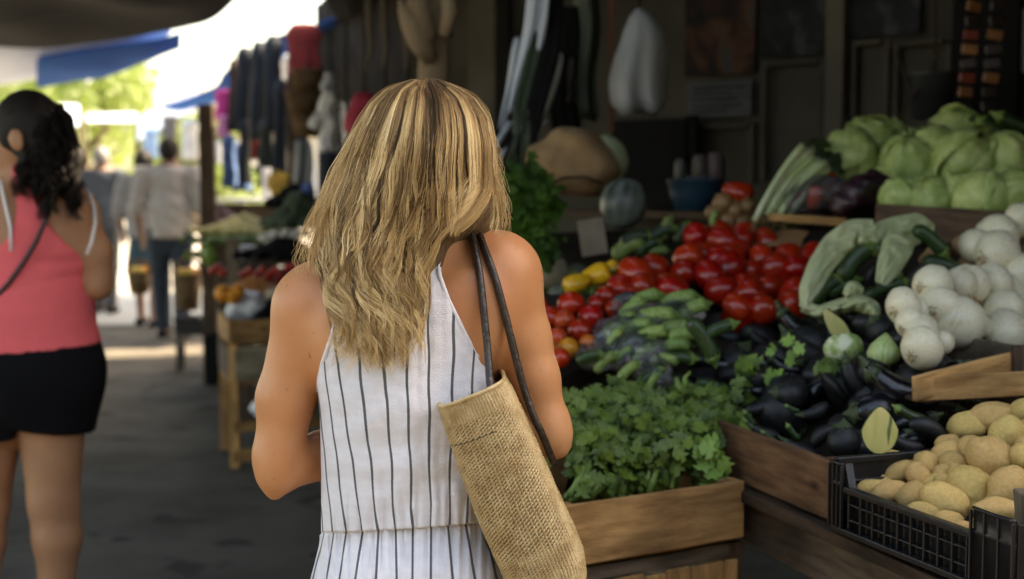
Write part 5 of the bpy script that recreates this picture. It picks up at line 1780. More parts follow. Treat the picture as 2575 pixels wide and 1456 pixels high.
eg = [(auL, 2370,1022, 2170,934, 'longest glossy aubergine, sloping to the right above the potatoes', .95),
 (auR, 2080,985, 2112,962, 'fat aubergine end-on with a small pale stem scar', 3.2),
 (auR, 1880,975, 1935,925, 'rounded bluish aubergine beneath the pale leaf', 1.45),
 (auR, 2035,992, 1942,988, 'short fat aubergine with dusty bloom left of the end-on one', .95),
 (auS, 2262,1022, 2135,1044, 'glossy round aubergine with its green stem end to the left', .98),
 (auR, 2128,1150, 2120,1062, 'upright aubergine with a green streak beside the cut squash', 1.15),
 (auM, 2040,1120, 2105,1068, 'dusky aubergine behind the crate corner', .98),
 (auM, 2290,1058, 2385,1105, 'dull aubergine just above the potatoes at the right', .9),
 (auM, 2085,1020, 2010,1048, 'small pimply aubergine in the middle of the crate', .95),
 (auM, 1945,1010, 1875,1036, 'small bluish aubergine near the crate left end', .95),
 (auM, 1870,1030, 1815,1062, 'small aubergine at the left corner of the crate', .9),
 (auL, 2076,862, 1952,783, 'glossy black aubergine tipped against the tomatoes', .98),
 (auM, 2082,918, 1965,838, 'matt grey aubergine below the glossy one by the tomatoes', .95),
 (auL, 2188,808, 2108,782, 'short glossy aubergine in front of the net bag', 1.0),
 (auR, 2235,850, 2190,800, 'round matt grey aubergine left of the onions', 1.4),
 (auR, 2160,920, 2240,955, 'dull rounded aubergine between the end-on one and the onion crate', 1.0),
 (auL, 2020,940, 1930,900, 'dark aubergine below the pale leaf', 1.0),
 (auM, 2180,1000, 2120,900, 'dark aubergine leaning behind the end-on one', .9),
 (auM, 1960,1100, 1880,1070, 'slim aubergine behind the crate front board', .8),
 (auM, 2060,1150, 1965,1110, 'aubergine against the inside of the crate front board', .85),
 (auM, 2245,1150, 2200,1075, 'aubergine in shade right of the cut squash', .9),
 (auM, 2320,1130, 2240,1100, 'aubergine touching the black crate rim', .85),
 (auM, 1880,850, 1800,840, 'aubergine beneath the front tomatoes', .95),
 (auM, 1930,870, 1880,830, 'small aubergine nearest the front tomatoes', 1.0),
 (auL, 1860,920, 1740,900, 'long aubergine right of the bagged courgettes', .85),
 (auL, 1830,990, 1690,950, 'long aubergine in the shade above the celery', .85)]
for pr, x0, y0, x1, y1, lb, ft in eg:
    d = SL_egg.d((x0 + x1) / 2, (y0 + y1) / 2)
    long_put(pr, x0, y0, x1, y1, d, lb, GE, ft)
rg = random.Random(21)
for i in range(80):
    x = rg.uniform(1720, 2380); y = rg.uniform(830, 1150)
    if y > 1020 + (x - 1762) * .36: continue
    d = SL_egg.d(x, y) + rg.uniform(.08, .12); a = rg.uniform(-60, 60); l = rg.uniform(52, 70)
    long_put((auM, auR, auL)[i % 3], x - l * math.cos(R(a)), y - l * math.sin(R(a)), x + l * math.cos(R(a)), y + l * math.sin(R(a)), d, 'aubergine underneath the upper layer in the long crate', GE, .95)
# a few courgettes among them
for x0, y0, x1, y1, lb in [(2010, 1105, 1978, 1068, 'dark courgette end with a pale green cut among the aubergines'), (1950, 1110, 1915, 1085, 'thin dark courgette with an orange tip behind the front board'), (1900, 1070, 1870, 1035, 'thin dark courgette left of the orange-tipped one'),
                           (2010, 1035, 1975, 1020, 'green-streaked courgette between two aubergines'), (2330, 1060, 2250, 1025, 'dark green courgette right behind the potatoes')]:
    long_put(zuD, x0, y0, x1, y1, SL_egg.d(x0, y0) - .02, lb, 'courgettes among the aubergines', 1.1)
# halved squash
M_flesh = mat('squash_flesh', (.66, .55, .25), rough=.5, col2=(.42, .42, .12), scale=9, stretch=(4, 4, .8), sub=.1, spots=((.10, .13, .05), 14, .68))
M_rind = mat('squash_rind', (.30, .36, .10), rough=.5, var=.3)
def half_squash(px, py, w, h, deg, label, d, mF=M_flesh, mR=M_rind):
    root = thing('cut_squash', label, 'squash', P(px, py, d))
    n = 24; out = []
    for i in range(n):
        a = 2 * PI * i / n
        sx, sz = math.sin(a), math.cos(a)
        r_ = .5 * (1 - .25 * max(0, sz) ** 1.5) * (1 if sz < .9 else 1)
        out.append((sx * .5 * (1 - .45 * max(0, sz)), sz * .5))
    M = frame(CAMR[0] * math.cos(R(deg)) - CAMR[2] * math.sin(R(deg)), (0, 0, 1))
    X_, Z_ = M.col[0], M.col[2]; Y_ = (CAMR[1]).normalized()
    c = P(px, py, d); ww, hh = W(w, d), W(h, d)
    fr = [c + X_ * x * ww + Z_ * z * hh for x, z in out]
    vs_ = fr + [c + X_ * x * ww * .6 + Z_ * z * hh * .6 - Y_ * ww * .03 for x, z in out] + [c - Y_ * .0 + Y_ * ww * .0]
    fs_ = [(i, n + i, n + (i + 1) % n, (i + 1) % n) for i in range(n)] + [(2 * n, n + (i + 1) % n, n + i) for i in range(n)]
    mk('cut_face', vs_, fs_, mF, root)
    vs_, fs_ = [], []
    K = 7
    for k in range(K + 1):
        t = k / K * PI / 2
        for x, z in out:
            vs_.append(c + (X_ * x * ww + Z_ * z * hh) * (math.cos(t) * 1.03) + Y_ * ww * .42 * math.sin(t))
    for k in range(K):
        for i in range(n): fs_.append((k * n + i, k * n + (i + 1) % n, (k + 1) * n + (i + 1) % n, (k + 1) * n + i))
    mk('rind', vs_, fs_, mR, root)
    return root
half_squash(2213, 1082, 92, 120, 0, 'halved striped squash standing cut side out between aubergines and potatoes', 2.40)
half_squash(2104, 822, 44, 115, -38, 'yellow-green wedge of squash leaning below the net bag', 3.0)
me = ellipsoid_mesh('pale_squash', mat('white_green_rind', (.66, .68, .46), rough=.4, col2=(.25, .36, .09), scale=3.5, stretch=(1, 1, .6), lo=.42, hi=.55), 4, 1, .72, .66, .05)
put('pale_squash', me, 'round white and green squash among the aubergines', 'squash', P(2121, 874, 2.92), view_axes(8), W(104, 2.92), None)
vs_, fs_ = lathe([(0, -.42), (.25, -.40), (.44, -.26), (.5, -.05), (.42, .18), (.26, .38), (.10, .54), (.03, .6), (0, .6)], 20, lambda a, t: .03 * math.cos(a * 5))
me = bpy.data.meshes.new('pointed_squash'); me.from_pydata(vs_, [], fs_); me.update(); me.polygons.foreach_set('use_smooth', [True] * len(me.polygons))
me.materials.append(mat('pale_green_rind', (.52, .60, .30), rough=.4, col2=(.30, .42, .11), scale=4, stretch=(3, 3, .6)))
put('pointed_squash', me, 'pointed pale green squash beside the lowest onion', 'squash', P(2222, 886, 2.84), Euler((R(-15), R(10), 0)).to_matrix(), W(84, 2.84))
# ---------------------------------------------------------------- tomatoes
def tomato_mesh(name, m, sx, k, calyx=False):
    prof = [(0, -.44), (.16, -.47), (.33, -.40), (.46, -.2), (.5, .02), (.46, .22), (.33, .38), (.15, .43), (.05, .40), (0, .38)]
    vs_, fs_ = lathe(prof, 18, lambda a, t: .035 * math.sin(a * 5 + k) * (t - .3) * (1 if t > .3 else 0) + .012 * math.sin(a * 2 + k))
    vs_ = [(v[0], v[1], v[2] * sx) for v in vs_]
    me = bpy.data.meshes.new(name); me.from_pydata(vs_, [], fs_); me.update()
    me.polygons.foreach_set('use_smooth', [True] * len(me.polygons)); me.materials.append(m)
    return me
tms = [tomato_mesh('tomato', M_tom, s_, i) for i, s_ in enumerate((1.0, 1.25, 1.4, 1.15))]
tmo = [tomato_mesh('tomato', M_tomo, s_, i) for i, s_ in enumerate((.95, 1.05))]
GT = 'red plum tomatoes heaped in the middle of the stall'
def inpoly(x, y, poly):
    c = False; n = len(poly)
    for i in range(n):
        (x1, y1), (x2, y2) = poly[i], poly[(i + 1) % n]
        if (y1 > y) != (y2 > y) and x < (x2 - x1) * (y - y1) / (y2 - y1) + x1: c = not c
    return c
polyT = [(1548, 680), (1640, 650), (1700, 625), (1745, 600), (1768, 575), (1800, 568), (1840, 590), (1890, 580), (1925, 590), (1935, 615), (2000, 635), (2062, 655), (2060, 690), (2025, 730), (2015, 775), (1960, 812), (1900, 800), (1850, 790), (1810, 765), (1770, 720), (1700, 745), (1640, 740), (1570, 735), (1540, 710)]
rg = random.Random(33)
for layer in range(2):
    row = 0; y = 560
    while y < 830:
        dd = SL_tom.d(1800, y); step = .062 * FPX / dd
        x = 1500 + (step / 2 if row % 2 else 0)
        while x < 2080:
            jx, jy = rg.uniform(-.2, .2) * step, rg.uniform(-.2, .2) * step
            if inpoly(x + jx, y + jy, polyT) and not (layer == 0 and ((1868 < x < 1905 and 640 < y < 720) or (1780 < x < 1830 and 700 < y < 750))):
                d = SL_tom.d(x + jx, y + jy) + layer * .05 + rg.uniform(-.015, .015)
                a = rg.uniform(-70, 70)
                ax = CAMR[0] * math.cos(R(a)) + CAMR[2] * math.sin(R(a)) + CAMR[1] * rg.uniform(-1, .6)
                Mx = frame(ax) @ Matrix(((0, 0, 1), (0, 1, 0), (-1, 0, 0)))
                band = ('at the back edge of the heap' if y < 640 else 'in the middle of the heap' if y < 730 else 'at the front edge of the heap')
                put('tomato', tms[rg.randrange(4)], 'shiny red plum tomato ' + (band if layer == 0 else 'under the top layer of the heap'), 'tomato', P(x + jx, y + jy, d), Mx, .074 * rg.uniform(.86, 1.12), GT)
            x += step * 1.0
        y += step * .74; row += 1
# dark cloth scraps between them
# round tomatoes near the arm
GR = 'round tomatoes beside the bare arm'
for x, y, w, k, lb in [(1381, 800, 62, 0, 'red round tomato right beside the bare arm'), (1436, 768, 72, 0, 'red round tomato below the yellow peppers'), (1486, 798, 66, 0, 'red round tomato left of the bagged courgettes'), (1460, 832, 66, 0, 'glossy red round tomato touching the courgette bag'),
                       (1524, 745, 56, 0, 'red round tomato where the plum tomatoes begin'), (1545, 778, 50, 0, 'red round tomato above the courgette bag'), (1418, 806, 56, 1, 'orange-tinged tomato between the red round ones'), (1400, 850, 54, 1, 'half ripe orange tomato beside the arm'),
                       (1428, 876, 56, 1, 'orange tomato lowest next to the courgette bag'), (1478, 862, 44, 1, 'yellow-orange tomato peeping from under the courgette bag'), (1380, 885, 56, 1, 'half ripe tomato against the arm at the bottom'), (1560, 728, 54, 0, 'red round tomato above the bag tip'),
                       (1590, 745, 50, 0, 'red tomato right above the bag tip'), (1500, 765, 50, 0, 'red tomato in second row left of the bag'), (1350, 770, 56, 0, 'red tomato hidden mostly by the arm'), (1350, 840, 56, 1, 'orange tomato hidden mostly by the arm'), (1410, 900, 50, 0, 'red tomato at the board edge below the orange ones')]:
    d = 3.32 + (800 - y) * .0022
    put('tomato', (tmo if k else tms)[w % 2 if k else 0], lb, 'tomato', P(x, y, d), frame(Vector((.3, -.5, .8))), W(w, d), GR)
tag(mk('round_tomato_board', *(lambda tp: (tp + [Vector((p.x, p.y, TZ)) for p in tp], [(0, 1, 2, 3), (0, 3, 7, 4), (3, 2, 6, 7), (1, 0, 4, 5), (2, 1, 5, 6)]))([P(1300, 740, 3.55), P(1640, 740, 3.55), P(1500, 930, 3.25), P(1300, 930, 3.25)]), M_board, None, False), 'dark board under the round tomatoes', 'display board')

# yellow peppers
def pepper_mesh():
    vs_, fs_ = lathe([(0, -.5), (.12, -.48), (.24, -.3), (.31, -.05), (.34, .2), (.30, .4), (.16, .5), (.05, .46), (0, .44)], 24, lambda a, t: .10 * abs(math.sin(a * 1.5)) - .05)
    me = bpy.data.meshes.new('pepper'); me.from_pydata(vs_, [], fs_); me.update(); me.polygons.foreach_set('use_smooth', [True] * len(me.polygons)); return me
yp = pepper_mesh(); yp.materials.append(M_yel); rp = pepper_mesh(); rp.materials.append(M_tom)
def pepper(me, nm, x, y, w, deg, d, lb, grp):
    root = thing(nm, lb, 'pepper', P(x, y, d), grp)
    ax = CAMR[0] * math.cos(R(deg)) + CAMR[2] * math.sin(R(deg)) - CAMR[1] * .2
    Mx = (frame(ax) @ Matrix(((0, 0, 1), (0, 1, 0), (-1, 0, 0)))).to_4x4()
    s = W(w, d)
    o = bpy.data.objects.new('fruit', me); COL.objects.link(o); o.matrix_basis = Matrix.Translation(P(x, y, d)) @ Mx @ Matrix.Diagonal((s, s, s, 1)); adopt(o, root)
    mb = MB(); mb.tube([Vector((0, 0, .42)), Vector((.01, 0, .55)), Vector((.06, 0, .66))], [.045, .035, .04], 7)
    o = mb.build('stem', M_stem, None, True); o.matrix_basis = Matrix.Translation(P(x, y, d)) @ Mx @ Matrix.Diagonal((s, s, s, 1)); adopt(o, root)
for a in [(1452, 712, 74, 200, 3.62, 'yellow pepper at the left end of its row, green stem showing'), (1495, 695, 84, 20, 3.66, 'largest yellow pepper in the middle of its row'), (1532, 682, 60, 40, 3.70, 'small yellow pepper nearest the plum tomatoes')]:
    pepper(yp, 'yellow_pepper', *a, 'yellow peppers left of the plum tomatoes')
for a in [(1855, 483, 80, -20, 4.25, 'long red pepper lying above the brown onions'), (2050, 498, 66, 80, 4.0, 'shiny red pepper in the clear bag right of the leeks'), (2012, 455, 56, 30, 4.05, 'red pepper half hidden by the leeks'), (2085, 462, 56, 70, 4.05, 'red pepper behind the clear bag'), (2000, 500, 50, 80, 4.02, 'red pepper low beside the leek roots')]:
    pepper(rp, 'red_pepper', *a, 'red peppers around the leeks')

# ---------------------------------------------------------------- courgettes in a clear bag
GZ = 'pale courgettes inside the clear plastic bag'
rg = random.Random(12)
zz = [(1560, 872, 1640, 850), (1665, 872, 1735, 866), (1590, 900, 1640, 870), (1560, 830, 1640, 812), (1600, 800, 1700, 790), (1650, 770, 1755, 745), (1560, 950, 1600, 915), (1615, 960, 1660, 930), (1640, 905, 1700, 905), (1500, 930, 1545, 890), (1530, 870, 1560, 830),
      (1640, 840, 1740, 820), (1580, 770, 1660, 735), (1700, 800, 1780, 760), (1455, 905, 1510, 890), (1630, 980, 1650, 945), (1680, 845, 1760, 840), (1545, 905, 1590, 880), (1600, 850, 1680, 830), (1520, 845, 1600, 790), (1560, 800, 1620, 750)]
for i, (x0, y0, x1, y1) in enumerate(zz):
    d = SL_zuc.d((x0 + x1) / 2, (y0 + y1) / 2) + rg.uniform(-.075, -.02)
    mx_, my_ = (x0 + x1) / 2, (y0 + y1) / 2; l = 1.0 + max(0, 42 - math.hypot(x1 - x0, y1 - y0) / 2) / 60
    long_put(zuL if i % 7 else zuD, mx_ - (mx_ - x0) * l, my_ - (my_ - y0) * l, mx_ + (x1 - mx_) * l, my_ + (y1 - my_) * l, d, 'pale green courgette lying loose near the end of the clear bag' if i in (1, 8) else 'courgette inside the clear plastic bag', GZ, 1.45)
for (x0, y0, x1, y1, lb) in [(1735, 800, 1800, 910, 'dark slender courgette leaning down from the clear bag'), (1760, 850, 1850, 810, 'dark courgette between the bag and the aubergines'), (1650, 905, 1750, 900, 'dark courgette lying level under the light one'), (1700, 1010, 1800, 985, 'dark curved courgette above the celery'), (1750, 960, 1830, 980, 'dark courgette above the left end of the long crate')]:
    long_put(zuD, x0, y0, x1, y1, 3.1, lb, 'loose dark courgettes beside the clear bag', 1.2)
# green long peppers in the shade above the celery
mb = MB(); mb.tube([P(1700, 950, 2.98), P(1708, 975, 2.97), P(1735, 985, 2.97), P(1775, 985, 2.98), P(1788, 960, 3.0)], [W(6, 3), W(9, 3), W(13, 3), W(10, 3), W(3, 3)], 8)
tag(mb.build('green_chilli', M_stem, None, True), 'bright green curled chilli pepper above the celery', 'chilli')
mb = MB(); mb.tube([P(1725, 975, 2.94), P(1722, 950, 2.94), P(1735, 935, 2.95)], [W(9, 3), W(5, 3), W(4, 3)], 8)
tag(mb.build('green_chilli', M_stem, None, True), 'small green chilli stem sticking up above the celery', 'chilli')
# clear film of the bag
def film_mat():
    m = bpy.data.materials.new('clear_film'); m.use_nodes = True
    N, L = m.node_tree.nodes, m.node_tree.links
    N.remove(N['Principled BSDF']); out = N['Material Output']
    tr_ = N.new('ShaderNodeBsdfTransparent'); tr_.inputs[0].default_value = (.93, .94, .95, 1)
    gl = N.new('ShaderNodeBsdfGlossy'); gl.inputs['Roughness'].default_value = .13; gl.inputs['Color'].default_value = (.9, .9, .92, 1)
    df = N.new('ShaderNodeBsdfDiffuse'); df.inputs['Color'].default_value = (.55, .56, .58, 1)
    m1 = N.new('ShaderNodeMixShader'); m2 = N.new('ShaderNodeMixShader')
    fr = N.new('ShaderNodeFresnel'); fr.inputs['IOR'].default_value = 1.5
    nz = N.new('ShaderNodeTexNoise'); nz.inputs['Scale'].default_value = 28; nz.inputs['Detail'].default_value = 5; nz.inputs['Distortion'].default_value = 1.2
    tc = N.new('ShaderNodeTexCoord'); L.new(tc.outputs['Object'], nz.inputs['Vector'])
    bp = N.new('ShaderNodeBump'); bp.inputs['Strength'].default_value = .9; bp.inputs['Distance'].default_value = .012; L.new(nz.outputs['Fac'], bp.inputs['Height'])
    for n_ in (gl, fr): L.new(bp.outputs[0], n_.inputs['Normal'])
    mr = N.new('ShaderNodeMapRange'); mr.inputs['From Min'].default_value = .5; mr.inputs['From Max'].default_value = .75; mr.inputs['To Min'].default_value = .05; mr.inputs['To Max'].default_value = .42
    L.new(nz.outputs['Fac'], mr.inputs['Value'])
    L.new(mr.outputs[0], m1.inputs[0]); L.new(tr_.outputs[0], m1.inputs[1]); L.new(df.outputs[0], m1.inputs[2])
    ma = N.new('ShaderNodeMath'); ma.operation = 'MULTIPLY'; ma.inputs[1].default_value = 1.1; L.new(fr.outputs[0], ma.inputs[0])
    L.new(ma.outputs[0], m2.inputs[0]); L.new(m1.outputs[0], m2.inputs[1]); L.new(gl.outputs[0], m2.inputs[2])
    L.new(m2.outputs[0], out.inputs[0]); return m
M_film = film_mat()
FB = Field((P(1400, 0, 2.9).x, 2.85, .9), (P(1800, 0, 3.3).x, 3.65, 1.25), .009)
for (x, y, rx, rz) in [(1560, 850, 80, 62), (1640, 820, 95, 60), (1620, 900, 75, 60), (1700, 790, 75, 45), (1500, 900, 60, 40), (1590, 770, 60, 40), (1650, 945, 45, 42)]:
    d = SL_zuc.d(x, y)
    FB.ell(P(x, y, d + .01), (W(rx * .97, d), .068, W(rz * .93, d)), .03)
X, Y, Z = FB.grid()
FB.V = FB.V + (.006 * np.sin(X * 95 + 40 * Z) * np.sin(Z * 120 + X * 30 + Y * 60)).astype(np.float32)
cb = FB.build('clear_bag', M_film, None, relax=1); tag(cb, 'crumpled clear plastic bag stretched over pale courgettes', 'bag')

# ---------------------------------------------------------------- pale green sheet wrapped round cucumbers
M_net = mat('pale_green_film', (.64, .67, .40), rough=.5, col2=(.52, .56, .30), scale=9, sub=.2, subcol=(.6, 1, .4), bump=.3, bscale=30)
translucent(M_net, .35, (.6, .68, .38))
nb = thing('net_bag', 'pale green plastic sheet folded round dark cucumbers left of the onions', 'bag', P(2150, 680, 3.35))
def ribbon(name, pts, parent, m):
    """pts: (x, y, half width px, d)"""
    rows_ = []
    n = len(pts); P_ = []
    for i in range(n - 1):
        for k in range(5):
            t = k / 5; P_.append([pts[i][j] + (pts[i + 1][j] - pts[i][j]) * t for j in range(4)])
    P_.append(list(pts[-1]))
    for i, (x, y, w, d) in enumerate(P_):
        a, b = P_[max(i - 1, 0)], P_[min(i + 1, len(P_) - 1)]
        tx, ty = b[0] - a[0], b[1] - a[1]; l = math.hypot(tx, ty) or 1
        nx_, ny_ = -ty / l, tx / l
        r_ = []
        for k in range(15):
            u = -1 + k / 7
            wv = .022 * u * u + .02 * noise.noise(Vector((i * .55, u * 2.6, w * .1 + 5)))
            r_.append(P(x + nx_ * w * u, y + ny_ * w * u, d + wv + .01 * noise.noise(Vector((i * .3, u, 1)))))
        rows_.append(r_)
    return sheet(name, rows_, m, parent, .003, 1)
ribbon('sheet_fold', [(2024, 775, 14, 3.14), (2034, 730, 26, 3.15), (2062, 670, 32, 3.2), (2098, 620, 36, 3.25), (2145, 590, 40, 3.28), (2200, 585, 34, 3.30)], nb, M_net)
ribbon('sheet_fold', [(2160, 595, 20, 3.26), (2205, 605, 44, 3.28), (2260, 588, 46, 3.32), (2310, 572, 38, 3.34), (2350, 575, 10, 3.36)], nb, M_net)
ribbon('sheet_fold', [(2270, 590, 38, 3.26), (2255, 625, 40, 3.22), (2235, 670, 32, 3.18), (2215, 715, 16, 3.15)], nb, M_net)
ribbon('sheet_fold', [(2016, 770, 14, 3.14), (2060, 785, 16, 3.12), (2110, 770, 18, 3.10), (2160, 760, 22, 3.08), (2195, 775, 20, 3.07), (2205, 800, 8, 3.06)], nb, M_net)
ribbon('sheet_fold', [(2125, 745, 10, 3.08), (2145, 725, 22, 3.09), (2170, 735, 10, 3.1)], nb, M_net)
GC = 'dark cucumbers in the pale green sheet'
for pr, x0, y0, x1, y1, ft, lb in [(zuD, 2113, 705, 2190, 610, 1.5, 'thickest dark cucumber under the arch of the sheet'), (zuD, 2042, 760, 2115, 695, 1.5, 'cucumber lowest left inside the sheet'), (auM, 2178, 715, 2215, 655, 1.2, 'dark matt aubergine inside the pale green sheet'),
                             (zuD, 2172, 745, 2285, 705, .9, 'slim cucumber below the hanging fold'), (auM, 2285, 730, 2325, 655, .95, 'dark aubergine right of the hanging fold'), (zuD, 2320, 652, 2428, 690, 1.3, 'glossy cucumber reaching to the onions'), (zuD, 2190, 740, 2260, 690, 1.1, 'short cucumber beside the topmost left onion'),
                             (zuD, 2080, 740, 2160, 700, 1.3, 'cucumber in the bottom of the sheet'), (zuD, 2300, 570, 2380, 640, 1.3, 'dark green cucumber behind the sheet end')]:
    long_put(pr, x0, y0, x1, y1, 3.28, lb, GC, ft)

# ---------------------------------------------------------------- cabbages
def leaf_cup(M, R_, open_, rx=1.0, seed=0, ruffle=.05, n=10):
    """one cupped leaf hugging a ball of radius R_, stalk at the bottom (-Z), centre towards +X of M"""
    vs_, fs_ = [], []
    for j in range(n + 1):
        v = j / n
        for i in range(n + 1):
            u = -1 + 2 * i / n
            wd = rx * 1.05 * math.sin(PI * (v * .62 + .14)) ** .4
            lat = -1.25 + 2.6 * v
            lon = u * wd * 1.0
            edge = max(abs(u), v) ** 4
            rr_ = R_ * (1 + open_ * (v ** 2.2) * .5 + open_ * abs(u) ** 3 * .12 + ruffle * edge * (math.sin(u * 7 + v * 9 + seed) + .6 * math.sin(u * 15 + seed)) + .02 * math.sin(u * 5 + seed))
            # midrib and side veins as relief
            rr_ += R_ * (.06 * math.exp(-(u / .07) ** 2) * (1 - v * .7)) + R_ * .018 * math.sin((abs(u) * 1.2 - v) * 22)
            p = Vector((math.cos(lat) * math.cos(lon), math.cos(lat) * math.sin(lon), math.sin(lat))) * rr_
            vs_.append(M @ p)
    for j in range(n):
        for i in range(n):
            a = j * (n + 1) + i; fs_.append((a, a + 1, a + n + 2, a + n + 1))
    return vs_, fs_
def cabbage_proto(seed, loose):
    root = thing('cabbage', 'c', 'cabbage'); r = random.Random(seed)
    kids = []
    vs_, fs_ = lathe([(0, -.5), (.2, -.46), (.4, -.28), (.5, 0), (.42, .28), (.22, .45), (0, .5)], 20)
    kids.append(mk('heart', [Vector(v) * .97 for v in vs_], fs_, M_cab, root))
    for i in range(9 if loose else 7):
        a = i * 2.4 + r.uniform(-.3, .3)
        M = Matrix.Rotation(a, 3, 'Z') @ Matrix.Rotation(r.uniform(-.35, .35), 3, 'Y')
        vs_, fs_ = leaf_cup(M, .47 + .008 * i, (.05 + .08 * (i > 3) + (.32 if loose and i > 6 else 0)) * r.uniform(.7, 1.2), r.uniform(.85, 1.15), seed + i, .06 + (.07 if loose else 0))
        o = mk('leaf', vs_, fs_, M_cab, root)
        md = o.modifiers.new('s', 'SOLIDIFY'); md.thickness = .014
        kids.append(o)
    return proto(root, kids)
cabs = [cabbage_proto(1, False), cabbage_proto(2, True), cabbage_proto(3, False), cabbage_proto(4, True)]
GB = 'green cabbages piled at the back of the stall'
cb = [(2142, 398, 118, 0, 3, 'leftmost cabbage, its outer leaf hanging loose'), (2190, 368, 116, 40, 1, 'cabbage in the upper row, second from the left end'), (2236, 350, 90, 20, 0, 'cabbage high at the back of the upper row'), (2283, 408, 118, 10, 0, 'rounded cabbage in the middle of the upper row'),
      (2346, 388, 112, -30, 1, 'cabbage right of the rounded middle one'), (2418, 410, 130, 15, 3, 'large cabbage with a long pale rib, upper row right'), (2412, 345, 118, 60, 1, 'topmost cabbage with a wide flat leaf'), (2478, 380, 104, -20, 0, 'cabbage under the dark courgettes at the right'),
      (2532, 395, 110, 30, 2, 'darker green cabbage at the right picture edge'), (2268, 500, 96, 15, 2, 'lower row cabbage furthest left, curly leaf trailing'), (2340, 502, 100, -15, 0, 'lower row cabbage in the middle'), (2466, 503, 128, 10, 2, 'biggest lower row cabbage with a white edged leaf'),
      (2400, 490, 90, 50, 1, 'lower row cabbage half hidden between its neighbours'), (2550, 490, 110, -40, 2, 'dark leafy cabbage low at the picture edge')]
for i, (x, y, w, a, k, lb) in enumerate(cb):
    d = SL_cab.d(x, y)
    place(cabs[k], P(x, y, d), Euler((R(-35 + a * .4), R(a), R(a * 3 + i * 50))).to_matrix(), W(w, d) * 1.12, lb, GB)
for i, (x, y) in enumerate([(2200, 430), (2320, 450), (2440, 450), (2520, 450), (2240, 460), (2380, 440)]):
    d = SL_cab.d(x, y) + .12
    place(cabs[i % 4], P(x, y, d), Euler((i, i * 2, 0)).to_matrix(), W(105, d), 'cabbage underneath the upper row', GB)
for (x0, y0, x1, y1, lb) in [(2450, 300, 2580, 370, 'upper dark courgette on top of the cabbages'), (2470, 325, 2590, 400, 'lower dark courgette on top of the cabbages'), (2430, 290, 2500, 320, 'short green courgette end above the topmost cabbage'), (2500, 290, 2620, 330, 'dark courgette crossing behind at the picture corner')]:
    long_put(zuD, x1, y1, x0, y0, 4.0, lb, 'dark courgettes lying on the cabbages', .95)
long_put(zuL, 2545, 445, 2620, 440, 3.7, 'pale courgette beside the cabbages at the picture edge', None, 1.0)

# ---------------------------------------------------------------- leeks / spring onions
M_leek = mat('leek_shaft', (.62, .66, .42), rough=.4, col2=(.40, .52, .20), scale=6, stretch=(3, 3, .5), sub=.1)
M_leekd = mat('leek_tops', (.025, .045, .014), rough=.5, var=.4, scale=9)
rg = random.Random(6)
for i in range(9):
    x0, y0 = 1893 + i * 10 + rg.uniform(-8, 8), 552 + rg.uniform(-18, 8)
    x1, y1 = 2020 + i * 9 + rg.uniform(-10, 10), 372 + i * 6 + rg.uniform(-10, 10)
    d = 4.0 + rg.uniform(-.04, .04)
    root = thing('leek', ['lowest left leek of the bunch', 'leek second from the bottom left', 'leek with split roots, third from the left', 'pale leek in the middle of the bunch', 'fifth leek, bending near its top', 'leek sixth from the left, thin', 'leek right of the middle of the bunch', 'leek next to the red peppers, thin', 'rightmost leek touching the clear bag'][i], 'leek', P(x0, y0, d), 'leeks leaning in a bunch by the brown onions')
    pts = [P(x0 + (x1 - x0) * t, y0 + (y1 - y0) * t - 18 * math.sin(PI * t), d + .05 * t) for t in np.linspace(0, 1, 8)]
    mb = MB(); mb.tube(pts, [W(7, 4), W(9, 4), W(8, 4), W(7.5, 4), W(8, 4), W(9, 4), W(10, 4), W(11, 4)], 10, sy=.8); mb.build('shaft', M_leek, root, True)
    mb = MB()
    for k in range(7):
        e = pts[0] + Vector((rg.uniform(-.02, .005), rg.uniform(-.01, .01), -rg.uniform(.01, .035))); mb.tube([pts[0], e], [.0014, .0006], 4)
    mb.build('roots', M_onroot, root)
    for k in range(2):
        ex, ey = x1 + rg.uniform(20, 80), y1 - rg.uniform(-30, 30)
        q_ = [pts[-1], P((x1 + ex) / 2, (y1 + ey) / 2 - 10, d + .1), P(ex, ey, d + .15)]
        mb = MB(); mb.tube(q_, [W(10, 4), W(13, 4), W(3, 4)], 8, sy=.3); mb.build('leaf', M_leekd, root, True)

# brown onions heap left of the leeks
for i, (x, y, w, lb) in enumerate([(1818, 512, 56, 'brown onion with a pale highlight, top left of its group'), (1850, 530, 50, 'brown onion in the middle of its group'), (1880, 520, 46, 'brown onion against the leek roots'), (1830, 556, 52, 'brown onion lowest left of its group'), (1868, 560, 50, 'brown onion lowest right of its group'), (1795, 535, 46, 'brown onion at the dark left side of its group')]):
    vs_, fs_ = lathe([(0, -.44), (.26, -.38), (.42, -.24), (.5, -.02), (.47, .18), (.36, .33), (.20, .42), (.07, .5), (.05, .62), (0, .62)], 16)
    d = 4.15
    me = bpy.data.meshes.new('brown_onion'); me.from_pydata(vs_, [], fs_); me.update(); me.polygons.foreach_set('use_smooth', [True] * len(me.polygons)); me.materials.append(M_brown)
    put('brown_onion', me, lb, 'onion', P(x, y, d), frame(Vector((rg.uniform(-1, 1), -.5, rg.uniform(-.4, 1)))), W(w, d), 'brown onions left of the leeks')
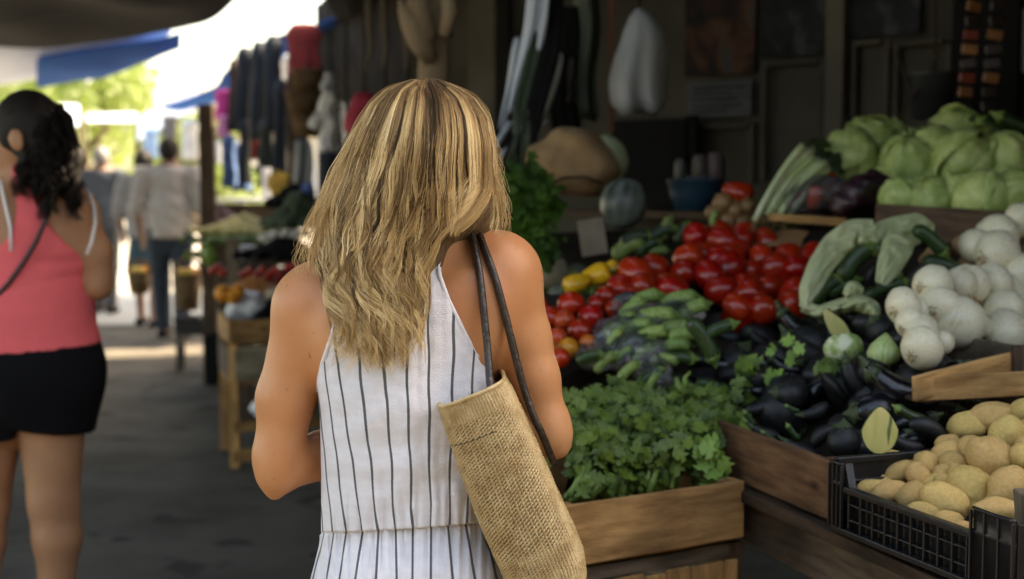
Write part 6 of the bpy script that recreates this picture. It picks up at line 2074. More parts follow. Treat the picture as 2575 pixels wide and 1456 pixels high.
# orange-brown paper and wood edge between leeks and tomatoes
rows_ = [[P(1890 + i * 45, 580 + j * 22 + 10 * math.sin(i * 2 + j), 3.98 - j * .06 + .03 * math.sin(i * 1.7 + j * 2)) for i in range(5)] for j in range(3)]
tag(sheet('cardboard_sheet', rows_, mat('brown_cardboard', (.36, .18, .075), rough=.8, var=.25, scale=10), None, .004), 'crumpled brown cardboard between the leeks and the tomatoes', 'cardboard')
o = plank('crate_board', P(1935, 545, 3.95), P(2130, 560, 3.9), .012, .022, M_wood); tag(o, 'thin wooden slat in front of the leek roots', 'board')
FD = Field((P(2080, 0, 3.9).x, 3.7, 1.2), (P(2260, 0, 4.2).x, 4.2, 1.45), .01)
for (x, y, r_) in [(2130, 500, 36), (2170, 490, 44), (2200, 460, 36), (2150, 470, 30), (2110, 520, 26)]: FD.ell(P(x, y, 3.92), (W(r_, 3.92), .05, W(r_ * .9, 3.92)), .02)
X, Y, Z = FD.grid(); FD.V = FD.V + (.008 * np.sin(X * 80 + Z * 50) * np.sin(Z * 90)).astype(np.float32)
tag(FD.build('purple_cabbage', mat('dark_purple_leaf', (.035, .010, .015), rough=.4, var=.6, scale=12), None, relax=1), 'dark purple leafy cabbage in shade left of the green cabbages', 'cabbage')
FD = Field((P(1960, 0, 3.9).x, 3.7, 1.2), (P(2140, 0, 4.2).x, 4.2, 1.45), .01)
for (x, y, r_) in [(2000, 510, 34), (2045, 490, 46), (2095, 480, 40)]: FD.ell(P(x, y, 4.0), (W(r_, 4), .07, W(r_, 4)), .03)
X, Y, Z = FD.grid(); FD.V = FD.V + (.006 * np.sin(X * 90 + Z * 60) * np.sin(Z * 110 + Y * 50)).astype(np.float32)
tag(FD.build('clear_bag', M_film, None, relax=1), 'clear plastic bag holding red peppers behind the leek roots', 'bag')

# ---------------------------------------------------------------- celery: stalks and leaves
rg = random.Random(77)
def cel_d(x, y): return SL_cel.d(x, y)
heap_base('dark board inside the celery crate', [(1400, 1265), (1850, 1210), (1810, 1050), (1700, 1000), (1450, 1000)], SL_cel, .10, low=.72)
bunches = [(1440, 1250, 36, 'celery bunch lying by the straw bag'), (1490, 1245, 30, 'celery bunch second from the straw bag'), (1545, 1238, 24, 'celery bunch left of the crate middle'), (1605, 1230, 15, 'celery bunch in the middle of the crate'), (1675, 1222, 6, 'celery bunch right of the crate middle'), (1750, 1212, -14, 'celery bunch with the fewest leaves, near the right end'), (1795, 1204, -10, 'celery bunch at the right end of the crate')]
def celery_leaf(c, n_, s, rg, seed):
    """one lobed, folded leaf: 13 verts"""
    x = n_.orthogonal().normalized(); x.rotate(Matrix.Rotation(rg.uniform(0, 6.28), 3, n_)); y = n_.cross(x)
    out = [(0, 0), (.18, -.42), (.42, -.30), (.40, -.62), (.75, -.40), (.72, -.14), (1.05, 0), (.72, .14), (.75, .40), (.40, .62), (.42, .30), (.18, .42)]
    cup = rg.uniform(-.3, .5)
    vs_ = [c + x * ((.45 - .45) * s) + n_ * .0]
    vs_ = [c + x * (.45 * s)]
    for a, b in out:
        vs_.append(c + x * (a * s) + y * (b * s) + n_ * (cup * s * (b * b * .9 + (a - .45) ** 2 * .6) + rg.uniform(-.06, .06) * s))
    return vs_, [(0, i, i + 1) for i in range(1, 12)] + [(0, 12, 1)]
for bi, (bx, by, ang, lb) in enumerate(bunches):
    root = thing('celery_bunch', lb, 'celery', P(bx, by, cel_d(bx, by)), 'celery bunches in the pale crate')
    lv, lf = [], []
    ns = 15
    for k in range(ns):
        x0 = bx + rg.uniform(-26, 26); y0 = by + rg.uniform(-8, 14)
        a = R(ang + rg.uniform(-16, 16)); L_ = rg.uniform(130, 205)
        x1 = x0 + math.sin(a) * L_ + rg.uniform(-12, 12); y1 = y0 - math.cos(a) * L_
        d0 = cel_d(x0, y0) + rg.uniform(-.03, .04)
        pts = [P(x0 + (x1 - x0) * t + 8 * math.sin(t * 3 + k), y0 + (y1 - y0) * t, cel_d(x0 + (x1 - x0) * t, max(1000, y0 + (y1 - y0) * t)) - .05 * math.sin(PI * t) + rg.uniform(-.01, .01) + (d0 - cel_d(x0, y0))) for t in np.linspace(0, 1, 6)]
        w_ = rg.uniform(6, 14)
        mb = MB(); mb.tube(pts, [W(w_ * q_, 2.8) for q_ in (1.1, 1, .9, .7, .5, .3)], 7, sy=.6); mb.build('stalk', M_stalk, root, True)
        for t_i in range(40):
            t = .70 + .42 * rg.random() ** .9
            i = min(int(t * 5), 5)
            base = pts[i] + Vector((rg.gauss(0, .026), rg.gauss(0, .02) - .02, rg.gauss(0, .018) + .008))
            n_ = Vector((rg.gauss(0, .6), -1 + rg.gauss(0, .5), .9 + rg.gauss(0, .5))).normalized()
            v_, f_ = celery_leaf(base, n_, rg.uniform(.015, .036), rg, k)
            n0 = len(lv); lv += v_; lf += [tuple(z + n0 for z in q_) for q_ in f_]
    o = mk('leaves', lv, lf, M_leaf, root, True); o['kind'] = 'stuff'
# loose leaves at the far rim and over the crate edge
def leafy(label, pts, dfun, n, smin, smax, m=None, seed=1, name='leaf_tuft', cat='leaves', spread=14):
    rr_ = random.Random(seed); lv, lf = [], []
    for k in range(n):
        i = rr_.randrange(len(pts) - 1); t = rr_.random()
        x = pts[i][0] + (pts[i + 1][0] - pts[i][0]) * t + rr_.gauss(0, spread); y = pts[i][1] + (pts[i + 1][1] - pts[i][1]) * t + rr_.gauss(0, spread * .8)
        n_ = Vector((rr_.gauss(0, .5), -1, .7 + rr_.gauss(0, .4))).normalized()
        v_, f_ = celery_leaf(P(x, y, dfun(x, y) + rr_.gauss(0, .012)), n_, rr_.uniform(smin, smax), rr_, k)
        n0 = len(lv); lv += v_; lf += [tuple(z + n0 for z in q_) for q_ in f_]
    return tag(mk(name, lv, lf, m or M_leaf, None, True), label, cat, kind='stuff')
leafy('celery leaves curling over the top of the pale crate', [(1430, 1010), (1520, 1000), (1600, 990), (1690, 1020), (1750, 1055), (1775, 1120), (1790, 1185)], lambda x, y: cel_d(x, y) - .03, 420, .014, .032, seed=5, spread=15)
M_leafb = mat('bright_leaf', (.20, .34, .06), rough=.5, var=.25, scale=10, spec=.4)
def big_leaf(pts, d, label, m=M_leafb, cat='leaf', name='torn_leaf'):
    c = sum((Vector((x, y, 0)) for x, y in pts), Vector()) / len(pts)
    vs_ = [P(c.x, c.y, d - .015)]
    for k, (x, y) in enumerate(pts): vs_.append(P(x, y, d + (.025 if k % 2 else .0)))
    n = len(pts)
    o = mk(name, vs_, [(0, i + 1, (i + 1) % n + 1) for i in range(n)], m, None, True)
    md = o.modifiers.new('s', 'SOLIDIFY'); md.thickness = .0012
    ms = o.modifiers.new('u', 'SUBSURF'); ms.levels = 1; ms.render_levels = 1
    return tag(o, label, cat)
leafy('bright green torn leaves lying on the aubergines', [(1930, 872), (1965, 900), (1990, 885), (1955, 955)], lambda x, y: 3.0, 8, .020, .038, M_leafb, 31, 'torn_leaf', 'leaf', 9)
leafy('darker green leaves left of the bright torn ones', [(1855, 890), (1895, 912), (1865, 935)], lambda x, y: 3.05, 7, .028, .050, M_leaf, 32, 'torn_leaf', 'leaf', 10)
leafy('celery leaf hanging over the right end of its crate', [(1745, 1110), (1785, 1160), (1795, 1205)], lambda x, y: 2.76, 26, .022, .042, M_leafb, 33, 'torn_leaf', 'leaf', 9)
leafy('small dark leaves between the aubergines', [(2045, 925), (2100, 925)], lambda x, y: 2.86, 7, .025, .045, M_leaf, 34, 'torn_leaf', 'leaf', 7)
# ================================================================ BACK OF THE STALL, HANGING THINGS
def drape(name, px0, px1, py0, py1, d, m, label=None, cat=None, parent=None, depth=.05, folds=5, prof=None, seed=1, n=24, m2=14, grp=None, amp=.3):
    """closed hanging body: outline half width by height (prof: list of (t, k)), vertical folds"""
    prof = prof or [(0, .9), (1, 1)]
    vs_, fs_ = [], []
    cx = (px0 + px1) / 2; hw = W(px1 - px0, d) / 2
    ph = seed * 1.7
    for j in range(m2 + 1):
        t = j / m2; k = lerp_list(prof, t)
        c = P(cx, py0 + (py1 - py0) * t, d)
        sh = .02 * noise.noise(Vector((t * 2, seed, 0)))
        for i in range(n):
            a = 2 * PI * i / n
            f_ = 1 + amp * .35 * math.sin(a * folds + ph + t * 1.2) * (.3 + .7 * t)
            vs_.append((c.x + sh + hw * k * math.cos(a) * (1 + .04 * math.sin(a * 3 + ph)), c.y + depth * k * math.sin(a) * f_ + .02 * math.sin(math.cos(a) * folds * 1.6 + ph) * t, c.z + .01 * math.sin(a * 4 + ph) * (t > .9)))
    for j in range(m2):
        for i in range(n): fs_.append((j * n + i, (j + 1) * n + i, (j + 1) * n + (i + 1) % n, j * n + (i + 1) % n))
    fs_.append(tuple(range(n))); fs_.append(tuple(range((m2 + 1) * n - 1, m2 * n - 1, -1)))
    o = mk(name, vs_, fs_, m, parent)
    if label: tag(o, label, cat, grp)
    return o
def cord(parent, a, b, m=None, r=.004):
    mb = MB(); mb.tube([a, a.lerp(b, .5) + Vector((.004, 0, 0)), b], r, 6); return mb.build('cord', m or M_dark, parent, True)
# white plastic sack hanging against the wall
M_sack = mat('white_sack_film', (.34, .36, .36), rough=.42, var=.15, scale=5, stretch=(4, 4, .6), bump=.7, bscale=14)
sk = thing('hanging_bag', 'large white plastic bag hanging before the stall wall', 'bag', P(1605, 150, 4.75))
drape('film', 1535, 1682, 22, 285, 4.75, M_sack, parent=sk, depth=.09, folds=4, prof=[(0, .12), (.08, .42), (.22, .70), (.45, .92), (.7, 1), (.92, .98), (1, .72)], amp=.5, n=40, m2=24)
cord(sk, P(1607, 24, 4.75), P(1612, -120, 4.75))
ORD = ['first', 'second', 'third', 'fourth', 'fifth', 'sixth', 'seventh', 'eighth', 'ninth']
# white plastic sheets and green-dark bundle at the left
M_blu = mat('bluish_film', (.55, .62, .70), rough=.35, var=.2, scale=5, stretch=(5, 5, .5), bump=.6, bscale=16)
def strip(name, pts, m, label, cat='plastic strip', par=None, grp=None):
    rows_ = []
    for i, (x, y, w, d) in enumerate(pts):
        rows_.append([P(x + w * (-1 + k / 3), y, d + .03 * math.sin(k * 1.9 + i)) for k in range(7)])
    o = sheet(name, rows_, m, par, .004)
    if label: tag(o, label, cat, grp)
    return o
GS = 'whitish plastic sheets hanging right of the blonde hair'
strip('plastic_sheet', [(1355, -60, 28, 4.6), (1350, 60, 30, 4.6), (1330, 150, 30, 4.6), (1318, 220, 34, 4.6), (1305, 290, 30, 4.6)], M_blu, 'long bluish-white plastic sheet hanging right of the blonde hair', 'plastic sheet', None, GS)
strip('plastic_sheet', [(1305, 90, 12, 4.7), (1300, 150, 20, 4.7), (1292, 210, 16, 4.7), (1275, 270, 12, 4.7), (1258, 330, 8, 4.7)], M_blu, 'narrow pale plastic sheet left of the longest one', 'plastic sheet', None, GS)
strip('plastic_sheet', [(1400, 130, 18, 4.8), (1385, 200, 24, 4.8), (1365, 270, 20, 4.8), (1345, 330, 12, 4.8)], M_sack, 'dull plastic sheet right of the longest one', 'plastic sheet', None, GS)
for i, (a, b, w) in enumerate([((1285, 300), (1240, 380), 7), ((1345, 300), (1262, 400), 9), ((1300, 350), (1258, 395), 9), ((1375, 300), (1290, 380), 6)]):
    strip('plastic_strip', [(a[0], a[1], w, 4.5), ((a[0] + b[0]) / 2, (a[1] + b[1]) / 2, w, 4.5), (b[0], b[1], w, 4.5)], M_blu, ['thin pale strip nearest the blonde hair', 'broader pale strip crossing the dark stems', 'short bright strip low by the hair', 'faint strip behind the dark stems'][i])
for i in range(9):
    r = random.Random(i + 40)
    x = 1375 + r.uniform(-25, 45); mb = MB()
    mb.tube([P(x, -40, 4.65), P(x - 15, 120, 4.6), P(x - 50, 260, 4.5), P(1262 + i * 10, 420, 4.4)], [.012, .014, .016, .010], 7, sy=.5)
    tag(mb.build('palm_frond', M_leekd if i % 2 else M_dark, None, True), ORD[i] + ' dark frond from the blonde hair in the bundle beside the plastic sheets', 'frond', 'dark fronds hanging in a bundle')
for i, (x, y0, y1, w, c) in enumerate([(1425, 20, 330, 40, M_dark), (1470, -20, 300, 34, M_leekd), (1440, 150, 260, 26, M_sack)]):
    drape('hung_bundle', x - w, x + w, y0, y1, 4.95, mat('dim_brown_bundle', (.05, .04, .03), rough=.8, var=.6, scale=9) if i == 2 else c, ['dark bundle hanging behind the plastic sheets', 'dark leafy bundle left of the hanging white bag', 'brownish bundle among the dark hanging ones'][i], 'bundle', seed=i, amp=.8)
mb = MB(); mb.bar(P(1597 - 60, -60, 4.9), P(1597 - 60, 330, 4.9), .015, .015, up=(0, 1, 0)); tag(mb.build('rust_rod', mat('rusty_iron', (.16, .05, .02), rough=.8)), 'thin rusty rod beside the hanging white bag', 'rod')
# burlap sack, squash, watermelon, herbs, cardboard
M_burlap = mat('burlap', (.34, .21, .10), rough=.95, col2=(.22, .13, .06), scale=14, bump=.8, bscale=150)
FB = Field((P(1290, 0, 4.3).x, 4.05, 1.2), (P(1590, 0, 4.3).x, 4.75, 1.62), .011)
for (x, y, rx, rz) in [(1430, 400, 112, 66), (1395, 430, 70, 45), (1440, 350, 62, 32), (1460, 450, 80, 50), (1500, 430, 60, 40)]:
    FB.ell(P(x, y, 4.35), (W(rx, 4.35), .14, W(rz, 4.35)), .04)
X, Y, Z = FB.grid(); FB.V = FB.V + (.010 * np.sin(X * 26 + Z * 14) * np.sin(Z * 40 + X * 10)).astype(np.float32)
bs = FB.build('burlap_sack', M_burlap, None, relax=2); tag(bs, 'slumped brown burlap sack behind the melons', 'sack')
mb = MB(); mb.tube([P(1388, 462, 4.19), P(1420, 447, 4.17), P(1470, 445, 4.17), P(1515, 462, 4.19)], .004, 6)
mb.build('sack_cord', M_dark, bs, True)
me = ellipsoid_mesh('gourd', mat('pale_gourd_skin', (.42, .46, .26), rough=.5, var=.2), 3, 1, .72, .72, .04); put('pale_gourd', me, 'pale green gourd leaning behind the burlap sack', 'gourd', P(1535, 395, 4.6), view_axes(-62), W(118, 4.6))
# watermelon with ribs
M_melon = mat('watermelon_skin', (.13, .15, .13), rough=.4, col2=(.030, .04, .032), scale=5, stretch=(6, 6, .5), lo=.4, hi=.6)
vs_, fs_ = lathe([(0, -.55), (.12, -.54), (.3, -.46), (.45, -.25), (.5, 0), (.45, .25), (.3, .46), (.12, .54), (0, .55)], 40, lambda a, t: .02 * math.cos(a * 10))
wm = mk('watermelon', [Vector(v) * W(118, 4.1) for v in vs_], fs_, M_melon); wm.location = P(1568, 512, 4.1); wm.rotation_euler = (R(-12), R(14), 0); tag(wm, 'dark ribbed watermelon standing below the pale gourd', 'watermelon')
wmst = MB(); wmst.tube([Vector((0, 0, .06)), Vector((.004, 0, .085))], .006, 6)
me = ellipsoid_mesh('melon', mat('beige_melon_skin', (.33, .30, .20), rough=.7, var=.25, scale=25, bump=.4, bscale=90), 9, 1, .95, .88, .02); put('melon', me, 'beige melon behind the right shoulder of the blonde woman', 'melon', P(1382, 683, 3.9), None, W(98, 3.9))
me = ellipsoid_mesh('melon', mat('dull_green_melon', (.10, .11, .08), rough=.6, var=.3), 12, 1, .95, .9, .03); put('melon', me, 'small dull green melon right of the beige one', 'melon', P(1452, 690, 3.95), None, W(60, 3.95))
put('melon', me, 'dark melon sunk in shade under the yellow peppers', 'melon', P(1410, 740, 3.7), None, W(60, 3.7))
o = wall_box('cardboard_piece', 1452, 552, 1525, 640, 0, .01, mat('grey_cardboard', (.30, .25, .18), rough=.85, var=.25, scale=12), bev=.002)
o.matrix_basis = Matrix.Translation(P(1490, 596, 3.95)) @ Matrix.Rotation(R(-9), 4, 'Y') @ Matrix.Diagonal((W(66, 3.95) / max(o.dimensions.x, .01), 1, W(92, 3.95) / max(o.dimensions.z, .01), 1)); tag(o, 'upright piece of grey cardboard left of the pale cucumbers', 'cardboard')
M_herb = mat('dark_herbs', (.04, .10, .008), rough=.6, spec=.2, col2=(.012, .035, .004), scale=12)
leafy('tall bunch of green herbs right behind the bare shoulder', [(1320, 440), (1330, 500), (1300, 540), (1340, 570), (1300, 610), (1360, 640), (1290, 480), (1380, 520)], lambda x, y: 3.75, 1500, .018, .036, M_herb, 9, 'herb_bunch', 'herbs', 22)
leafy('dark leaves in shade under the herbs', [(1330, 650), (1420, 730), (1480, 720)], lambda x, y: 3.9, 240, .015, .03, M_leaf, 10, 'leaf_tuft', 'leaves', 16)
for (pr, x0, y0, x1, y1, lb) in [(zuL, 1540, 645, 1620, 600, 'pale thick cucumber right of the cardboard'), (zuL, 1630, 632, 1680, 628, 'short pale courgette lying above the tomatoes'), (zuD, 1600, 640, 1660, 600, 'dark cucumber behind the pale thick one'), (zuL, 1665, 600, 1685, 545, 'pale green chayote standing up behind the tomatoes'),
                                 (zuD, 1630, 600, 1700, 570, 'dark cucumber lying behind the chayote'), (zuD, 1700, 610, 1730, 560, 'dark cucumber upright at the back'), (zuD, 1560, 610, 1640, 590, 'dark cucumber in the shade by the watermelon'), (zuL, 1790, 570, 1800, 530, 'pale green courgette left of the brown onions')]:
    long_put(pr, x0, y0, x1, y1, 4.0, lb, 'cucumbers behind the plum tomatoes', 1.6)
# dark board, blue tub, jars against the wall
o = wall_box('dark_board', 1545, 300, 1730, 520, .06, .02, M_dark); tag(o, 'near-black board leaning on the stall wall behind the gourd', 'board')
o = wall_box('dark_cloth', 1730, 290, 1758, 392, .05, .02, M_dark); tag(o, 'strip of black cloth right of the dark board', 'cloth')
tb_ = thing('blue_tub', 'blue plastic tub on the shelf left of the brown onions', 'tub', P(1748, 490, 4.5))
c = P(1748, 488, 4.5)
vs_, fs_ = lathe([(0, -.07), (.10, -.07), (.13, .0), (.145, .055), (.15, .06), (.14, .062), (.12, 0), (.0, -.05)], 28)
mk('tub_body', [Vector((v[0] * .62, v[1] * .62, v[2] * .75)) + c for v in vs_], fs_, mat('blue_plastic', (.015, .055, .09), rough=.4, var=.3, scale=9), tb_)
for i in range(5): mk('glass_pebble' if False else 'lid_knob', *(lambda L_: ([Vector(v) * .02 + c + Vector((-.05 + .025 * i, -.03, .05)) for v in L_[0]], L_[1]))(lathe([(0, -.5), (.4, -.3), (.5, 0), (.4, .3), (0, .5)], 8)), mat('pale_blue_bits', (.06, .08, .10)), tb_)
for i, (x, w, y0) in enumerate([(1712, 20, 400), (1760, 26, 390), (1800, 30, 385)]):
    cc = P(x, 460, 4.9); h_ = W(470 - y0, 4.9)
    vs_, fs_ = lathe([(0, -.5), (.5, -.5), (.5, .35), (.35, .45), (.35, .5), (0, .5)], 14)
    tag(mk('dim_jar', [Vector((v[0] * W(w * 1.6, 4.9), v[1] * W(w * 1.6, 4.9), v[2] * h_)) + P(x, (470 + y0) / 2, 4.9) for v in vs_], fs_, mat('dim_jar_%d' % i, (.09 + .02 * i, .085, .075), rough=.5)), ['narrow grey jar behind the blue tub', 'grey jar right of the narrow one', 'wide brownish jar by the notice'][i], 'jar')
# shelf under them
o = wall_box('wall_shelf', 1540, 528, 2100, 545, .02, .35, M_woodd); tag(o, 'dark shelf along the foot of the stall wall', 'shelf')
# bucket on ropes
bk = thing('hanging_bucket', 'dark metal bucket hung on two thin ropes before the pale wall', 'bucket', P(2340, 245, 4.55))
c = P(2340, 245, 4.55)
vs_, fs_ = lathe([(0, -.07), (.055, -.07), (.085, .07), (.09, .075), (.08, .07), (.05, -.06), (0, -.06)], 24)
mk('pail', [Vector(v) + c for v in vs_], fs_, mat('dull_zinc', (.06, .065, .065), rough=.45, metal=.5, var=.3), bk)
mb = MB(); mb.tube([P(2230, 95, 4.5), P(2285, 205, 4.52), P(2330, 300, 4.55)], .004, 6); mb.tube([P(2350, -60, 4.5), P(2352, 190, 4.55)], .005, 6); mb.tube([P(2400, 100, 4.5), P(2370, 115, 4.5), P(2330, 190, 4.5), P(2250, 310, 4.5)], .004, 6)
mb.build('rope', mat('brown_rope', (.04, .02, .012), rough=.9), bk, True)['kind'] = 'stuff'
# dark sheet and strings of packets at the right
o = wall_box('dark_door', 2395, -200, 2560, 440, .02, .03, M_dark); tag(o, 'black doorway curtain at the right end of the wall', 'curtain')
pkm = [mat('packet_red', (.16, .025, .012), rough=.35), mat('packet_orange', (.22, .09, .03), rough=.35), mat('packet_dark', (.03, .02, .02), rough=.35)]
for c_ in range(2):
    st_ = thing('packet_string', 'string of small red and orange packets hanging at the right, %s' % ('nearer the wall panels' if c_ == 0 else 'further right, dimmer'), 'packets', P(2430 + c_ * 60, 0, 4.35))
    mb = MB(); mb.tube([P(2452 + c_ * 60, -60, 4.35), P(2425 + c_ * 50, 300, 4.35)], .003, 5); mb.build('string', M_dark, st_, True)
    for k in range(9):
        x = 2452 + c_ * 60 - k * 3.4; y = -20 + k * 36
        for s_ in (0,):
            mb = MB(); M_ = Matrix.Rotation(R(10 * math.sin(k * 2.2 + c_)), 3, 'Y') @ Matrix.Rotation(R(20 * math.sin(k)), 3, 'Z')
            mb.box(P(x, y, 4.34), (W(40, 4.34), .012, W(26, 4.34)), M_); o = mb.build('packet', pkm[(k + c_ * 2) % 3 if c_ == 0 else 2 - (k % 3 == 0)], st_)
            md = o.modifiers.new('b', 'BEVEL'); md.width = .005; md.segments = 2

# ================================================================ LEFT-HAND BACKGROUND (further stalls, out of focus)
# tall wrapped column above the blonde head
M_husk = mat('pale_husk', (.36, .27, .17), rough=.85, col2=(.25, .18, .11), scale=3, stretch=(5, 5, .5), bump=.6, bscale=20)
col = thing('wrapped_column', 'pale bundle of husks tied to a column above the blonde head', 'column', P(1090, 100, 5.3))
def tb2(pts, rad, name='husk', m=None, n=14, parent=None, sy=.7):
    mb = MB(); mb.tube([P(*p) for p in pts], rad, n, sy=sy); return mb.build(name, m or M_husk, parent, True)
tb2([(1075, -60, 5.3), (1088, 40, 5.3), (1092, 100, 5.3), (1090, 180, 5.3), (1090, 420, 5.3)], [.055, .062, .056, .058, .06], 'shaft', parent=col)
tb2([(1010, 15, 5.2), (1035, 60, 5.2), (1060, 110, 5.22), (1085, 150, 5.25)], [.018, .042, .045, .03], parent=col)
tb2([(1045, -40, 5.18), (1062, 40, 5.2), (1080, 100, 5.2)], [.03, .036, .028], parent=col)
tb2([(1120, -60, 5.2), (1132, 30, 5.2), (1115, 90, 5.2)], [.025, .03, .02], parent=col)
tb2([(1005, 0, 5.2), (1018, 35, 5.2)], [.010, .016], parent=col); tb2([(1028, -5, 5.2), (1035, 30, 5.2)], [.010, .014], parent=col)
mb = MB()
c = P(1090, 85, 5.3)
mb.tube([c + Vector((.068 * math.cos(a), .068 * math.sin(a), .006 * math.sin(a * 2))) for a in np.linspace(0, 2 * PI, 20)], .009, 8); mb.build('tie', mat('grey_rag', (.14, .12, .10), rough=.9), col, True)
for i, (x, w) in enumerate([(925, 8), (962, 7), (1015, 6)]):
    tb2([(x, -60, 5.8), (x + 4, 60, 5.8), (x + 10, 120, 5.8), (x - 5 + i * 6, 175, 5.8)], [.014, .016, .014, .006], 'hanging_cane', mat('dim_cane', (.13, .105, .075), rough=.8), 8)
    tag(bpy.data.objects['hanging_cane' if i == 0 else 'hanging_cane.%03d' % i], ['dim cane hanging furthest left of three', 'dim cane hanging between two others', 'dim cane hanging next to the wrapped column'][i], 'cane')
# clothes
M_navy = mat('dark_navy_cloth', (.012, .018, .026), rough=.9, var=.5, scale=6)
M_redc = mat('dark_red_cloth', (.20, .012, .010), rough=.9, var=.3)
M_mag = mat('magenta_cloth', (.75, .06, .30), rough=.85)
M_blue = mat('jeans_blue', (.06, .13, .30), rough=.9, var=.4)
for i, (x0, x1, y0, y1, d, m_, lb) in enumerate([
    (590, 640, 120, 330, 11.5, M_navy, 'dark hanging garment furthest left under the awning'), (628, 672, 105, 350, 11.3, M_navy, 'dark hanging garment, second from the left'), (662, 712, 90, 330, 11.0, M_navy, 'long dark garment beside the red cloth'),
    (686, 726, 200, 470, 10.8, M_navy, 'long dark trousers hanging near the thin post'), (600, 632, 300, 460, 11.4, M_navy, 'short dark garment behind the jeans'),
    (572, 606, 150, 330, 11.9, mat('brown_cloth', (.05, .025, .015), rough=.9), 'brown hanging garment at the left end of the dark row'), (648, 690, 300, 420, 11.2, mat('grey_green_cloth', (.03, .04, .035), rough=.9), 'grey-green garment hanging below the dark ones'),
    (735, 775, 330, 470, 9.6, mat('dim_grey_cloth', (.06, .06, .065), rough=.9), 'dim grey garment hanging below the baskets'), (800, 850, 380, 500, 9.0, mat('dim_blue_cloth', (.03, .04, .06), rough=.9), 'dim blue garment under the white hooded one'),
    (716, 812, 60, 240, 10.4, M_redc, 'dark red cloth hanging above the baskets'), (540, 585, 225, 300, 12.0, M_mag, 'magenta top hanging right of the dark post'), (545, 580, 290, 345, 11.9, mat('pink_cloth', (.8, .28, .5), rough=.9), 'pink garment under the magenta top'),
    (590, 622, 250, 320, 11.8, M_redc, 'small red garment beside the magenta top'), (620, 655, 240, 400, 11.6, M_redc, 'narrow red garment in front of the dark ones'), (556, 596, 340, 470, 11.8, M_blue, 'blue jeans hanging low behind the dark post'),
    (585, 632, 360, 480, 12.0, M_blue, 'second pair of blue jeans, further right')]):
    drape('hanging_garment', x0, x1, y0, y1, d, m_, lb, 'garment', seed=i, depth=.07, prof=[(0, .55), (.12, 1), (.3, .8), (1, 1.0)], grp='clothes hanging at the far stall')
    cord(bpy.data.objects['hanging_garment' if i == 0 else 'hanging_garment.%03d' % i], P((x0 + x1) / 2, y0, d), P((x0 + x1) / 2, y0 - 30, d))
M_glow = mat('bright_white_cloth', (.85, .85, .83), rough=.8)
for i, (x0, x1, y0, y1, d, m_, lb) in enumerate([(655, 690, 345, 500, 12.5, M_glow, 'white garment hanging in the sun, left one of two'), (690, 720, 330, 480, 12.6, M_glow, 'white garment hanging in the sun, right one of two'), (530, 560, 355, 410, 13.0, M_glow, 'small white garment behind the dark post'), (360, 400, 320, 395, 16, mat('light_blue_cloth', (.35, .55, .85), rough=.8), 'light blue garment above the far walkers'), (455, 500, 300, 400, 15, M_glow, 'white garment hanging left of the dark post'), (405, 450, 290, 345, 15.5, mat('grey_cloth', (.2, .19, .18), rough=.9), 'grey garment hanging over the head of the man')]):
    drape('sunlit_garment', x0, x1, y0, y1, d, m_, lb, 'garment', seed=20 + i, depth=.08, prof=[(0, .5), (.15, 1), (.35, .8), (1, .95)])
# white hooded garment on a hook (two stacked shapes)
wh = thing('white_garment', 'white hooded garment hanging left of the blonde hair', 'garment', P(828, 280, 6.6))
drape('hood', 806, 842, 182, 235, 6.6, M_whited, parent=wh, depth=.04, prof=[(0, .5), (.4, 1), (1, .7)])
drape('bodice', 796, 858, 228, 300, 6.6, M_white, parent=wh, depth=.07, prof=[(0, .45), (.3, 1), (.7, .8), (1, .85)])
drape('skirt', 800, 858, 290, 378, 6.6, M_white, parent=wh, depth=.07, prof=[(0, .75), (1, 1.0)])
mb = MB(); mb.tube([P(808, 290, 6.58), P(790, 312, 6.56), P(782, 322, 6.56)], [.035, .03, .02], 10); mb.build('sleeve', M_white, wh, True)
strip('grey_cloth_strip', [(868, 250, 14, 6.8), (878, 320, 18, 6.8), (880, 385, 14, 6.8)], M_whited, 'greyish cloth strip right of the white hooded garment', 'cloth')
drape('crimson_bag', 866, 965, 232, 348, 6.0, M_crim, 'crimson bag hanging behind the left of the blonde hair', 'bag', prof=[(0, .35), (.15, .75), (.45, 1), (.85, .95), (1, .6)], depth=.07)
# baskets
M_wick = mat('wicker', (.17, .095, .035), rough=.8, col2=(.08, .045, .018), scale=20, stretch=(1, 1, 4), bump=.8, bscale=60)
def basket(px, py, w, h, d, label, m=None, fill=None, grp=None):
    c = P(px, py, d); r_ = W(w, d) / 2; hh = W(h, d)
    root = thing('wicker_basket', label, 'basket', c, grp)
    vs_, fs_ = lathe([(0, -.5), (.72, -.5), (.9, 0), (1, .5), (.94, .5), (.85, 0), (.68, -.42), (0, -.42)], 22, lambda a, t: .025 * math.sin(a * 22))
    mk('basket_body', [Vector((v[0] * r_, v[1] * r_, v[2] * hh)) + c for v in vs_], fs_, m or M_wick, root)
    mb = MB(); mb.tube([c + Vector((r_ * math.cos(a), r_ * math.sin(a), hh / 2)) for a in np.linspace(0, 2 * PI, 20)], r_ * .06, 6); mb.build('rim', m or M_wick, root, True)
    return root, c, r_, hh
GBK = 'wicker baskets hanging in the dark stall'
for i, (x, y, w, h, lb) in enumerate([(775, 205, 86, 55, 'uppermost hanging wicker basket under the red cloth'), (765, 262, 96, 55, 'middle hanging wicker basket'), (775, 318, 84, 52, 'lowest hanging wicker basket left of the white garment')]):
    rt, c, r_, hh = basket(x, y, w, h, 8.6, lb, grp=GBK); cord(rt, c + Vector((0, 0, hh / 2)), c + Vector((0, 0, hh)))
